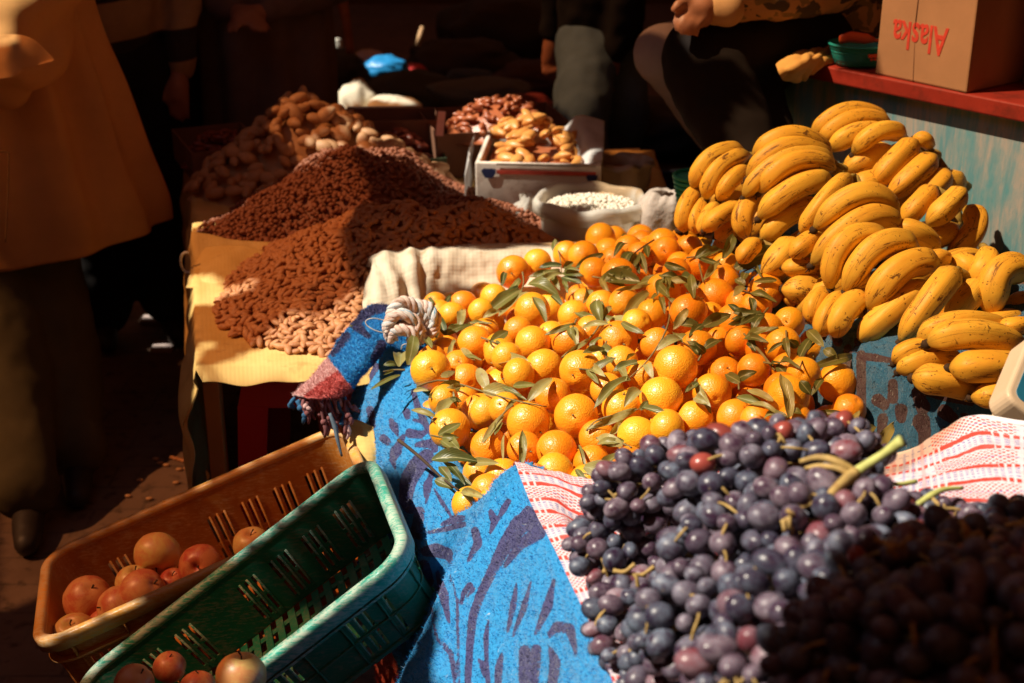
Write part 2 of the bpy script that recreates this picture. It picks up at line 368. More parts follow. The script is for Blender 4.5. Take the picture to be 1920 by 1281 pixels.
# ================================================================ COUNTER with cardboard box
def counter():
    m, t, b = nodes('peeling_blue_paint'); v = coords(t, 'Object')
    vs_ = nd(t, 'Mapping', {'Vector': v, 'Scale': (9, 9, 1.2)}).outputs[0]; vm = nd(t, 'Mapping', {'Vector': v, 'Scale': (3, 3, 1.6)}).outputs[0]
    c = mix(t, step(t, ntex(t, vs_, 3.5, 7, .7, .3), .42, .60), (.14, .36, .52), (.44, .45, .50))
    c = mix(t, step(t, ntex(t, vm, 2.6, 6, .65), .5, .68), c, (.10, .38, .55)); c = mix(t, step(t, ntex(t, vs_, 8, 6, .7), .60, .68), c, (.5, .46, .42))
    c = mix(t, step(t, ntex(t, vm, 4.1, 8, .75, .6), .67, .70), c, (.40, .13, .06)); t.links.new(c, b.inputs['Base Color']); b.inputs['Roughness'].default_value = .6
    bump(t, b, ntex(t, vs_, 9, 6, .7), .4, .004); M['bluepaint'] = m
    M['redledge'] = simple('red_paint', (.30, .028, .018), .5, .25, 6, .3, 60, .002, dirt=(.12, .02, .015))
    A = V((.566, 3.487, 0)); D = V((.645, -.764, 0)); Nn = V((-.764, -.645, 0)); B = A+D*1.3; top = .93
    t_ = empty('market_counter', (A.x+.6, A.y-.2, GZ), 'blue painted counter with peeling paint behind the bananas and a red ledge', 'counter')
    back = -Nn*.75
    poly = [(A.x, A.y), (B.x, B.y), ((B+back).x, (B+back).y), ((A+back).x, (A+back).y)]
    obj('body', *prism(poly, GZ, top-.035), M['bluepaint'], t_, smooth=False)
    A2 = A+Nn*.035-D*.02; B2 = B+Nn*.035; poly = [(p.x, p.y) for p in (A+D*.228+Nn*.035, B2, B2+back, A+D*.228+back)]
    o = obj('red_ledge', *prism(poly, top-.036, top), M['redledge'], t_, smooth=False); bev(o, .004)
    poly = [(p.x, p.y) for p in (A2, A+D*.225+Nn*.03, A+D*.225+back, A2+back)]
    obj('worktop', *prism(poly, top-.033, top-.004), M['darkwood'], t_, smooth=False)
    return A, D, Nn, top
cA, cD, cN, cTop = counter()
def cardboard(name, label, mat, c, ax, w, dpt, z0, h, parent=None, flaps=False, thick=.004, cat='box', open_top=False):
    """hollow carton: ax = unit vector along its front, walls as separate shell"""
    ay = V((-ax.y, ax.x, 0)); t = empty(name, (c.x, c.y, z0), label, cat)
    def q(u, v_, z): return c+ax*u+ay*v_+V((0, 0, z-c.z))
    cs = [(-w/2, -dpt/2), (w/2, -dpt/2), (w/2, dpt/2), (-w/2, dpt/2)]
    N = 12; vs, fs = [], []
    if open_top:
        vs = [q(u, v_, z0) for u, v_ in cs]+[q(u*1.01, v_*1.01, z0+h) for u, v_ in cs]
        fs = [(3, 2, 1, 0)]+[(i, (i+1) % 4, (i+1) % 4+4, i+4) for i in range(4)]
    else:
        vs = [q(u, v_, z0) for u, v_ in cs]+[q(u, v_, z0+h) for u, v_ in cs]
        fs = [(3, 2, 1, 0), (4, 5, 6, 7)]+[(i, (i+1) % 4, (i+1) % 4+4, i+4) for i in range(4)]
    o = obj('carton_wall', vs, fs, mat, t, smooth=False)
    if open_top: solid(o, thick, -1)
    else: bev(o, .004, 2)
    return t, q, o
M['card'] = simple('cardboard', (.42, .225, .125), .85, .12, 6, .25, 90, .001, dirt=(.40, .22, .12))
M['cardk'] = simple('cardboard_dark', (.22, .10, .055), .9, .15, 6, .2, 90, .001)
M['redink'] = simple('red_ink', (.62, .06, .04), .7, .2, 60)
def alaska():
    ax = V((.60, -.80, 0)).normalized()    # along the lit face towards the near corner
    corner = PZ(1812, 176, cTop); w = .245; dpt = .42
    perp = V((-ax.y, ax.x, 0))              # into the counter
    c = corner - ax*w/2 + perp*dpt/2
    t, q, o = cardboard('cardboard_box', 'tall brown cardboard box with upside down red lettering on the blue counter', M['card'], V((c.x, c.y, cTop)), ax, w, dpt, cTop+.001, .38)
    cu = bpy.data.curves.new('lettering', 'FONT'); cu.body = 'Alaska'; cu.size = .075; cu.extrude = .0006; cu.offset = .0012; cu.align_x = 'CENTER'
    tmp = bpy.data.objects.new('tmp', cu); COL.objects.link(tmp)
    me = bpy.data.meshes.new_from_object(tmp.evaluated_get(bpy.context.evaluated_depsgraph_get())); bpy.data.objects.remove(tmp)
    me.materials.clear(); me.materials.append(M['redink'])
    nrm = -perp; a = PL(1722, 96, corner, nrm)
    xax = -ax; zax = nrm; yax = zax.cross(xax)   # upside down: text x runs leftwards, y down
    m = Matrix((( xax.x, yax.x, zax.x, 0), (xax.y, yax.y, zax.y, 0), (xax.z, yax.z, zax.z, 0), (0, 0, 0, 1)))
    loc = PL(1724, 72, corner, nrm)+nrm*.0006 - yax*.030
    link('lettering', me, t, Matrix.Translation(loc) @ m @ Matrix.Diagonal((.74, 1.12, 1, 1)))
    # a tape line / flap seam
    s0 = PL(1722, 0, corner, nrm)+nrm*.0007; s1 = PL(1716, 54, corner, nrm)+nrm*.0007
    obj('flap_seam', *tube([s0+V((0, 0, .2)), s0, s1], .0012, 5)[:2], M['cardk'], t)
    s0 = PL(1716, 60, corner, nrm)+nrm*.0002; s1 = PL(1712, 158, corner, nrm)+nrm*.0002
    obj('crease', *tube([s0, s1], .0008, 5)[:2], M['cardk'], t)
    # second carton behind, a dark box added right to fill the dark area
    c2 = PZ(1700, 128, cTop)+perp*.20-ax*.02
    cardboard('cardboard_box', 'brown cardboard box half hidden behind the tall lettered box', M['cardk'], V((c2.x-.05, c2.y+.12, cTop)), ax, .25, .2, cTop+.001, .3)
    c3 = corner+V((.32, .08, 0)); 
    cardboard('cardboard_box', 'added dark brown box filling the dark area at the right end of the counter', M['cardk'], V((c3.x, c3.y, cTop)), V((.98, -.2, 0)).normalized(), .34, .22, cTop+.001, .36)
alaska()
def basket():
    m = simple('teal_plastic', (.02, .30, .30), .4, .1, 8, .1, 200, .0005); mr = simple('orange_red_plastic', (.75, .10, .03), .45, .1, 8)
    c = PZ(1612, 122, cTop); t = empty('plastic_basket', c, 'small teal woven plastic basket with orange red things on the red ledge', 'basket')
    vs, fs = [], []; n = 48; prof = [(.045, .003), (.050, .004), (.056, .02), (.060, .035), (.064, .047), (.067, .048), (.067, .052), (.063, .053), (.058, .045), (.050, .012), (.0, .010)]
    for i, (r, z) in enumerate(prof):
        for j in range(n):
            a = 2*math.pi*j/n; k = 1+(.012 if (j+i) % 2 and 0 < i < 5 else 0); vs.append(c+V((math.cos(a)*r*k*1.15, math.sin(a)*r*k, z)))
    fs = [(i*n+j, i*n+(j+1) % n, (i+1)*n+(j+1) % n, (i+1)*n+j) for i in range(len(prof)-1) for j in range(n)]
    obj('bowl', vs, fs, m, t)
    for z in (.010, .018, .026, .034, .042): obj('weave_band', *tube([c+V((math.cos(a/40*2*math.pi)*(.0485+z*.34)*1.15, math.sin(a/40*2*math.pi)*(.0485+z*.34)*1.0, z)) for a in range(41)], .0011, 5)[:2], m, t)
    # clip on the side of the basket
    d = V((.25, -.97, 0)).normalized(); s = V((d.y*-1, d.x, 0)); p = c+V((.018, -.064, .034))
    vs, fs = box(0, 0, 0, .034, .006, .007); obj('clip', [p+s*v.x+d*v.y+V((0, 0, v.z)) for v in vs], fs, mr, t, smooth=False)
    for k in (-1, 0, 1): obj('clip_tooth', *sphere(p+s*k*.009+V((0, 0, -.008)), .0035, 8, 6)[:2], mr, t)
    b = empty('plastic_scoop', c+V((-.02, .0, .055)), 'orange red plastic scoop lying across the teal basket', 'scoop')
    vs, fs, _ = tube([c+V((-.055, -.02, .062)), c+V((-.03, -.01, .066)), c+V((.01, .0, .060)), c+V((.03, .01, .055))], [.010, .013, .012, .006], 10, flat=.5); obj('blade', vs, fs, mr, b)
    vs, fs, _ = tube([c+V((.025, .008, .055)), c+V((.06, .02, .052))], .004, 8); obj('handle', vs, fs, mr, b)
basket()
def folded_bag():
    m = simple('ochre_cloth', (.66, .36, .10), .9, .15, 10, .5, 120, .002); z = cTop; q = lambda x, y, h: PZ(x, y, z+h)
    ct = [[q(1455, 118, .008), q(1496, 100, .022), q(1550, 88, .020), q(1606, 84, .018)], [q(1458, 128, .012), q(1498, 112, .030), q(1550, 99, .022), q(1606, 97, .014)],
          [q(1462, 139, .003), q(1500, 126, .020), q(1540, 112, .016), q(1604, 110, .006)], [q(1466, 148, -.012), q(1496, 150, -.024), q(1513, 142, -.016), q(1524, 124, .004)]]
    v, f, u = net(ct, 60, 40, lambda p, u_, v_, a, b: .0028*math.sin(u_*75+v_*40+2*nz(p, 20))+.006*nz(p, 17)+.002*nz(p, 50))
    o = obj('folded_cloth', v, f, m, uv=u, origin=PZ(1520, 120, z)); solid(o, .004); tag(o, 'crumpled ochre yellow cloth on the counter left of the teal basket', 'cloth')
folded_bag()
# ================================================================ CLOTHS
def fabric_weave(name, lo, hi, scale=700, rough=.9, trans=0, bstr=.3, blot=None):
    m, t, b = nodes(name); uv = nd(t, 'TexCoord').outputs['UV']
    w1 = nd(t, 'TexWave', {'Vector': uv, 'Scale': scale/20, 'Distortion': .6, 'Detail': 1}, bands_direction='X').outputs[1]
    w2 = nd(t, 'TexWave', {'Vector': uv, 'Scale': scale/20, 'Distortion': .6, 'Detail': 1}, bands_direction='Y').outputs[1]
    n = ntex(t, uv, 6, 7, .65); c = mix(t, step(t, n, .3, .7), lo, hi)
    if blot: c = mix(t, step(t, ntex(t, uv, 14, 6, .7), .55, .7), c, blot)
    t.links.new(c, b.inputs['Base Color']); b.inputs['Roughness'].default_value = rough; b.inputs['Specular IOR Level'].default_value = .2
    bump(t, b, mth(t, 'ADD', mth(t, 'MULTIPLY', mth(t, 'ADD', w1, w2), .3), ntex(t, uv, 40, 6, .7)), bstr, .002)
    if trans:
        tr = nd(t, 'BsdfTranslucent', {'Color': c}); mx = nd(t, 'MixShader', {0: trans}); t.links.new(b.outputs[0], mx.inputs[1]); t.links.new(tr.outputs[0], mx.inputs[2]); t.links.new(mx.outputs[0], t.nodes['Material Output'].inputs[0])
    return m
M['yellowcloth'] = fabric_weave('yellow_sacking', (.60, .36, .10), (.74, .50, .19), blot=(.50, .28, .09))
M['beige'] = fabric_weave('beige_tarpaulin', (.52, .40, .27), (.72, .62, .48), rough=.55, blot=(.42, .27, .15))
def nut_cloth():
    z = .452; nu, nv = 110, 130; vs, fs, uv = [], [], []
    lx = [(-.9, 0), (0, 0)]
    # u: 0..1 left drape (hanging), then across the top ; v: front to back
    Ld = np.linspace(0, 1, 34); Lt = np.linspace(0, 1, 90)[1:]
    V_ = np.linspace(-.06, 1, 120)
    pts = []
    for v_ in V_:
        y = 2.62+(max(v_, 0))*1.68; xl = -.635-(y-2.62)*.215; row = []
        # cloth ridge between the two heaps: the sheet was pulled over a low rim at y 3.25
        rid = .055*math.exp(-((y-3.33-.05*0)/.055)**2)+.018*math.exp(-((y-3.62)/.05)**2)
        for a in Ld:
            s = (1-a); hang = .55*(1-.25*math.sin(v_*9)) if v_ >= 0 else .5
            zz = z-s**1.0*hang; x = xl-.012-.03*math.sin(s*3.0)*(.6+.5*math.sin(v_*14+s*2))-.02*nz((y*2, s*2, 0), 3)
            if a > .93: x = xl-.010*(1-(a-.93)/.07); 
            row.append(V((x, y if v_ >= 0 else 2.615+.01*math.sin(s*5), zz+(rid*(a if a > .8 else 0)))))
        for a in Lt:
            x = xl+a*(.44-xl); edge = math.exp(-a*(.44-xl)/.20)
            zz = z+rid*edge+.004*nz((x, y, 0), 14)+.003*nz((x, y, 1), 40)
            if v_ < 0: zz = z-.028+.006*math.sin(x*26)+.003*math.sin(x*61); 
            row.append(V((x, y+(-.006 if v_ < 0 else 0)+.004*math.sin(x*20), zz)))
        pts.append(row)
    W = len(pts[0])
    for j, row in enumerate(pts):
        for i, p in enumerate(row): vs.append(p); uv.append((i*.0125, j*.0138))
    for j in range(len(pts)-1):
        for i in range(W-1):
            p = pts[j][i]
            if p.x > -.26 and p.y < 3.05: continue
            k = j*W+i; fs.append((k, k+1, k+W+1, k+W))
    o = obj('sacking_cloth', vs, fs, M['yellowcloth'], uv=uv, origin=(-.6, 2.7, .45)); solid(o, .0025)
    tag(o, 'yellow woven sacking cloth spread under the nuts and hanging down the left side', 'cloth')
    mo = simple('orange_patch', (.7, .14, .04), .8, .1, 30); p = [PZ(568, 663, .437), PZ(584, 662, .437), PZ(585, 675, .428), PZ(569, 676, .428)]
    q = [V((a.x, a.y-.0035, a.z)) for a in p]
    q = [V((-.3985+.0, 2.606, .447)), V((-.381, 2.606, .447)), V((-.381, 2.604, .430)), V((-.3985, 2.604, .430))]
    pt = obj('orange_patch', q, [(0, 3, 2, 1)], mo, o, smooth=False); solid(pt, .001, 1)
    wh = simple('white_cord', (.6, .55, .5), .8, .1, 60)
    c = P(345, 490, 3.42); obj('cord_knot', *tube([c+V((.01+.016*math.cos(a), -.01, .026*math.sin(a))) for a in np.linspace(1.2, 5.6, 14)], .0035, 6)[:2], wh, o)
    # patch of sacking pushed up at the back left, behind the dark nuts
    ct = [[P(352, 470, 3.50), P(395, 462, 3.46), P(450, 466, 3.44), P(520, 474, 3.40)],
          [P(356, 490, 3.44), P(400, 485, 3.42), P(455, 488, 3.40), P(520, 492, 3.36)],
          [P(350, 545, 3.32), P(400, 548, 3.30), P(455, 550, 3.26), P(520, 545, 3.24)]]
    v, f, u = net(ct, 40, 24, lambda p, u, v, a, b: .008*math.sin(u*34+v*18)+.006*nz(p, 22))
    o2 = obj('cloth_fold', v, f, M['yellowcloth'], o, uv=u); solid(o2, .0025)
nut_cloth()
# ---- fuzzy blue blanket -------------------------------------------------------
def blanket_mat(name, base, base2, dark, dark2, ends=False):
    m, t, b = nodes(name); uv = nd(t, 'TexCoord').outputs['UV']
    at = nd(t, 'Attribute', attribute_name='pat').outputs['Fac']
    n1 = ntex(t, uv, 130, 4, .7); n2 = ntex(t, uv, 480, 3, .7); n3 = ntex(t, uv, 9, 4, .6)
    edge = mth(t, 'ADD', at, mth(t, 'MULTIPLY', mth(t, 'SUBTRACT', n1, .5), .9))
    edge = mth(t, 'ADD', edge, mth(t, 'MULTIPLY', mth(t, 'SUBTRACT', n3, .5), .5))
    f = step(t, edge, -.12, .12)
    cb = mix(t, step(t, n2, .35, .65), base, base2); cb = mix(t, step(t, n1, .62, .72), cb, [min(1, c*1.5+.03) for c in base2])
    cd = mix(t, step(t, n2, .35, .65), dark, dark2)
    cd = mix(t, step(t, n1, .62, .75), cd, [.5*a+.5*b_ for a, b_ in zip(dark2, base)])
    c = mix(t, f, cb, cd)
    lint = step(t, ntex(t, nd(t, 'Mapping', {'Vector': uv, 'Scale': (1, .35, 1)}).outputs[0], 210, 2, .5, 1.5), .70, .74); c = mix(t, mth(t, 'MULTIPLY', lint, .6), c, (.55, .60, .62))
    if ends:
        e = nd(t, 'Attribute', attribute_name='end').outputs['Fac']
        ee = mth(t, 'ADD', e, mth(t, 'MULTIPLY', mth(t, 'SUBTRACT', n1, .5), .06))
        c = mix(t, step(t, ee, .98, 1.02), c, (.72, .42, .40)); c = mix(t, step(t, ee, 1.98, 2.02), c, (.55, .10, .09))
    t.links.new(c, b.inputs['Base Color']); b.inputs['Roughness'].default_value = 1; b.inputs['Specular IOR Level'].default_value = .1
    b.inputs['Sheen Weight'].default_value = .25; b.inputs['Sheen Roughness'].default_value = .5
    bump(t, b, mth(t, 'ADD', n1, mth(t, 'MULTIPLY', n2, .6)), .9, .004)
    return m
M['blue'] = blanket_mat('blue_blanket', (.012, .22, .53), (.03, .33, .69), (.035, .035, .12), (.07, .07, .19), ends=True)
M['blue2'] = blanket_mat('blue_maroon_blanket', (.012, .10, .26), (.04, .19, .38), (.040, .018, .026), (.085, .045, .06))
def seg_d(p, a, b):
    ab = b-a; L = ab.dot(ab); t = 0 if L == 0 else max(0, min(1, (p-a).dot(ab)/L)); return (p-(a+ab*t)).length, t
def strokes_field(S, scale):
    """S: list of (points, widths) in full-picture units of the outlines traced on the cloth"""
    segs = []
    for pts, ws in S:
        for k in range(len(pts)-1): segs.append((pts[k], pts[k+1], ws[k], ws[k+1]))
    A = np.array([s[0] for s in segs], float); B = np.array([s[1] for s in segs], float); W0 = np.array([s[2] for s in segs]); W1 = np.array([s[3] for s in segs])
    def f(xy):
        out = np.empty(len(xy))
        for c in range(0, len(xy), 4000):
            q = xy[c:c+4000][:, None, :]; ab = (B-A)[None]; L = (ab**2).sum(-1)+1e-9
            t = np.clip(((q-A[None])*ab).sum(-1)/L, 0, 1); d = np.sqrt(((q-A[None]-ab*t[..., None])**2).sum(-1))
            out[c:c+4000] = ((W0+(W1-W0)*t)-d).max(1)
        return np.clip(out/scale, -1, 1)
    return f
def tr(ox, oy, s, L):
    return [([(ox+x/s, oy+y/s) for x, y in pts], [w/2/s for w in ws]) for pts, ws in L]
ST = tr(740, 780, 2.557, [
 ([(690, 480), (600, 520), (530, 620), (470, 740), (410, 860), (375, 960), (360, 1100), (350, 1290)], [95, 90, 70, 50, 45, 42, 38, 34]),
 ([(690, 560), (600, 620), (530, 720)], [70, 50, 20]), ([(640, 450), (560, 560)], [40, 60]),
 ([(150, 650), (200, 645), (250, 660), (270, 700)], [50, 70, 60, 20]), ([(140, 720), (150, 790), (150, 850)], [60, 75, 25]),
 ([(205, 750), (235, 860), (262, 1000)], [20, 48, 14]), ([(385, 550), (400, 610), (350, 700)], [40, 46, 14]),
 ([(320, 900), (330, 850), (360, 810), (380, 830), (345, 870)], [16, 26, 30, 20, 12]), ([(585, 800), (570, 900), (540, 1040)], [8, 34, 12]),
 ([(655, 790), (620, 920), (565, 1060)], [8, 32, 14]), ([(765, 780), (735, 910), (675, 1050)], [12, 50, 16]), ([(460, 460), (480, 500), (460, 560)], [30, 40, 16]),
 ([(545, 410), (520, 450), (490, 510)], [30, 34, 10]), ([(745, 1050), (780, 1010), (840, 1020), (870, 1140)], [30, 50, 50, 18]),
 ([(625, 1130), (625, 1270)], [60, 60]), ([(680, 1120), (665, 1270)], [50, 56]), ([(745, 1115), (770, 1180), (755, 1290)], [22, 56, 50]),
 ([(515, 1140), (500, 1200), (495, 1290)], [16, 40, 34]), ([(450, 975), (438, 1060), (440, 1160), (448, 1290)], [8, 28, 22, 24]), ([(405, 1170), (440, 1240)], [18, 40]),
 ([(175, 910), (200, 1060), (270, 1140), (290, 1290)], [10, 16, 28, 16]), ([(265, 760), (300, 880), (308, 1290)], [8, 16, 14]),
 ([(110, 215), (70, 290), (45, 360)], [60, 75, 34]), ([(175, 260), (165, 340), (150, 420)], [14, 30, 10]), ([(120, 460), (105, 560), (130, 590)], [50, 60, 24]),
 ([(230, 520), (290, 495), (325, 490)], [20, 40, 30]), ([(190, 350), (230, 420), (270, 480)], [8, 20, 12]), ([(160, 560), (240, 545), (330, 520)], [16, 24, 30])])
ST += tr(500, 550, 3.2, [
 ([(840, 715), (845, 740)], [50, 40]), ([(745, 760), (765, 800), (785, 850)], [24, 55, 20]), ([(700, 870), (725, 890)], [50, 45]), ([(820, 860), (775, 950), (755, 1000), (770, 1050)], [30, 70, 40, 14]),
 ([(860, 840), (920, 850), (960, 830)], [60, 50, 30]), ([(900, 910), (1000, 900), (1010, 940)], [30, 66, 40]), ([(960, 980), (900, 1040), (850, 1130), (830, 1240), (860, 1290)], [90, 110, 100, 80, 70]),
 ([(1000, 1080), (960, 1150), (950, 1220)], [24, 44, 16]), ([(880, 590), (905, 680), (955, 790), (1010, 880)], [30, 40, 40, 30]), ([(690, 310), (640, 390), (640, 430)], [60, 50, 20]), ([(660, 440), (600, 540)], [40, 30]),  # long rim stroke is shading painted into the leaf pattern
 ([(610, 260), (520, 180), (650, 100), (740, 80)], [30, 70, 60, 70]), ([(480, 260), (440, 320), (400, 370)], [50, 44, 34]), ([(620, 700), (640, 800)], [50, 30]), ([(880, 760), (930, 770)], [16, 30])])
def put_blanket(name, v, f, u, mat, fld, parent=None, origin=None, thick=.006, end=None, hair=0, hairlen=.006):
    xy = np.array([proj(p)[:2] for p in v]); pat = fld(xy)
    at = {'pat': pat}
    if end is not None: at['end'] = [end(p, q) for p, q in zip(v, u)]
    o = obj(name, v, f, mat, parent, origin=origin, uv=u, attr=at)
    solid(o, thick, 1 if HAIRSIDE.get(name, 1) < 0 else -1)
    if hair:   # raised pile of the blanket
        rng = np.random.default_rng(3); Vn = np.array(v, dtype=float); F_ = np.array([q for q in f if len(q) == 4]); U_ = np.array(u, dtype=float)
        a, b, c, d = (Vn[F_[:, k]] for k in range(4)); ar = np.linalg.norm(np.cross(c-a, d-b), axis=1)/2; pk = rng.choice(len(F_), hair, p=ar/ar.sum())
        s, t_ = rng.random(hair)[:, None], rng.random(hair)[:, None]
        def bil(X): a, b, c, d = (X[F_[pk][:, k]] for k in range(4)); return (a*(1-s)+b*s)*(1-t_)+(d*(1-s)+c*s)*t_
        p = bil(Vn); uu = bil(U_); pp = bil(pat[:, None])[:, 0]; nn = np.cross((c-a)[pk], (d-b)[pk]); nn /= np.linalg.norm(nn, axis=1)[:, None]+1e-12
        if HAIRSIDE.get(name, 1) < 0: nn = -nn
        dr = nn+rng.normal(0, .65, (hair, 3)); dr /= np.linalg.norm(dr, axis=1)[:, None]; L = hairlen*(.5+rng.random(hair))[:, None]
        sd = np.cross(dr, rng.normal(0, 1, (hair, 3))); sd /= np.linalg.norm(sd, axis=1)[:, None]; sd *= .0005
        vs = np.concatenate([p-sd, p+sd, p+dr*L]); fs = np.stack([np.arange(hair), np.arange(hair)+hair, np.arange(hair)+2*hair], 1)
        ex = {'pat': np.tile(pp, 3)}
        if end is not None: ex['end'] = np.tile(bil(np.array(at['end'])[:, None])[:, 0], 3)
        h = obj('fleece_pile', [V(x) for x in vs], [tuple(int(i) for i in q) for q in fs], mat, o, uv=np.tile(uu, (3, 1)), attr=ex); tag(h, kind='stuff')
    return o
HAIRSIDE = {}
def main_blanket():
    fld = strokes_field(ST, 5.0)
    # side line of the two fruit tables, back (y 2.95) to front
    def prof(y):
        """returns list of (x offset, z) from inside over the rim down to the ground"""
        if y > 1.9:
            k = min(1, max(0, (2.95-y)/1.0)); xl = -.25+.2*(2.79-y); zr = .505-.03*k; b = .085*(1-k)**.7+.035
            return xl, [(.17, zr-.13), (.11, zr-.08), (.05, zr-.012), (.0, zr+.01), (-.045, zr-.02), (-.045-b*.4, zr-.10), (-.05-b*.5, zr-.22), (-.045-b*.55, zr-.38), (-.05-b*.3, zr-.52), (-.04-b*.3, -.16)]
        xl = .012+.2*(1.833-y); zr = .640
        return xl, [(.17, zr-.03), (.11, zr-.015), (.06, zr-.006), (.02, zr-.001), (-.003, zr-.012), (-.035, zr-.12), (-.075, zr-.25), (-.10, zr-.44), (-.10, zr-.62), (-.07, -.16)]
    ys = [3.0, 2.9, 2.8, 2.65, 2.5, 2.35, 2.2, 2.08, 1.99, 1.93, 1.885, 1.845, 1.80, 1.72, 1.6, 1.45, 1.3, 1.1, .9]
    ctrl = []
    for y in ys:
        xl, pr = prof(y)
        if 1.86 < y < 1.92:
            x2, p2 = prof(1.80); xa, pa = prof(1.93); k = (1.93-y)/.085
            pr = [(a[0]*(1-k)+b[0]*k, a[1]*(1-k)+b[1]*k) for a, b in zip(pa, p2)]; xl = xa*(1-k)+x2*k
        if 1.82 < y < 2.06: pr = [(.085, pr[3][1]-.13), (.065, pr[3][1]-.08), (.045, pr[3][1]-.03)]+pr[3:]
        bel = .115*math.exp(-((y-1.74)/.17)**2) if y < 2.2 else 0
        pr = [(a-bel*min(1, max(0, (q-4)/2.5)), z) for q, (a, z) in enumerate(pr)]
        ctrl.append([V((xl+a, y, z)) for a, z in pr])
    ctrl = [list(r) for r in zip(*ctrl)]      # rows: profile stations, columns along y
    def fn(p, u, v, a, b):
        amp = min(1, max(0, (b-.25)*2))
        return amp*(.022*math.sin(u*15+v*2+2.5*nz(p, 3))+.012*math.sin(u*33-v*4+2*nz(p, 5, 4))+.014*nz(p, 7, 2))+.0035*nz(p, 45, 1)+.0018*nz(p, 120, 5)
    v, f, u = net(ctrl, 430, 230, fn)
    def end(p, q): 
        return 2.5 if p.z < -.02+.12*nz((p.x, p.y, 0), 3) and p.y < 2.45 and p.y > 1.6 and False else 0.0
    HAIRSIDE['blanket'] = -1
    o = put_blanket('blanket', v, f, u, M['blue'], fld, origin=(-.15, 2.2, GZ), end=lambda p, q: 0.0 if proj(p)[0] > 842 or p.z > .2 or proj(p)[1] < 1195+(proj(p)[0]-775)*1.1 else 2.5, hair=150000)
    tag(o, 'bright blue fleece blanket with dark leaf pattern hanging down the side of the fruit tables', 'blanket')
    # folded back corner with pink and red ends
    ct = [[P(795, 585, 2.86), P(745, 574, 2.88), P(695, 572, 2.86), P(662, 600, 2.82), P(640, 630, 2.78), P(612, 672, 2.74), P(582, 705, 2.71), P(548, 742, 2.68)],
          [P(800, 610, 2.80), P(750, 600, 2.80), P(712, 600, 2.78), P(682, 625, 2.75), P(655, 658, 2.72), P(630, 695, 2.69), P(605, 722, 2.67), P(575, 744, 2.66)],
          [P(800, 650, 2.76), P(752, 640, 2.75), P(722, 640, 2.73), P(700, 655, 2.71), P(680, 680, 2.69), P(652, 714, 2.67), P(630, 735, 2.66), P(608, 746, 2.65)],
          [P(795, 680, 2.76), P(750, 655, 2.74), P(730, 650, 2.74), P(712, 668, 2.74), P(694, 690, 2.72), P(668, 722, 2.70), P(655, 736, 2.69), P(646, 742, 2.68)]]
    v, f, u = net(ct, 150, 70, lambda p, u, v, a, b: .006*nz(p, 14)+.003*nz(p, 50)+.0015*nz(p, 130))
    def end2(p, q):
        s = q[0]; k = .0+max(0, min(3, 1+(s-.385)/.0001)) if s > .385 else 0
        x, y, _ = proj(p); t = (x-615)*.59-(y-668)*-.81   # distance along the flap
        if 50*(x-612)-38*(y-666) > 0: return .5
        return 1.5 if y < 700+(625-x)*.78 else 2.5
    HAIRSIDE['folded_corner'] = 1
    c = put_blanket('folded_corner', v, f, u, M['blue'], fld, parent=o, end=end2, hair=26000, hairlen=.0055)
    c['label'] = 'folded back blanket corner ending in pink and red stripes with a fringe'
    # fringe of knotted tassels
    cols = [simple('fringe_yarn', (.20, .07, .07), .95, .3, 90), simple('fringe_yarn_blue', (.03, .12, .25), .95, .3, 90), simple('fringe_yarn_pink', (.55, .34, .32), .95, .3, 90)]
    rnd = random.Random(4)
    for k in range(34):
        t = k/33; a = P(553+98*t, 746+6*math.sin(k), 2.675); L = rnd.uniform(.018, .05)+(.03 if .35 < t < .9 else 0); pts = [a]
        for q in range(5): pts.append(pts[-1]+V((rnd.uniform(-.006, .008), rnd.uniform(-.006, .006), -L/5)))
        tb = tube(crv(pts, 10), [.0032, .0045, .003, .005, .0025], 6); kn = sphere(pts[3], .0065, 8, 6)
        obj('tassel', *merge([tb[:2], kn[:2]]), cols[rnd.choice([0, 0, 1, 2])], o)
    yarn = simple('loose_yarn', (.10, .14, .18), .9, .3, 60)
    obj('loose_yarn', *tube(crv([P(618, 775, 2.66), P(628, 800, 2.66), P(633, 825, 2.66), P(641, 856, 2.66)], 14), [.003, .005, .0035, .002], 6)[:2], yarn, o)
    return o
main_blanket()
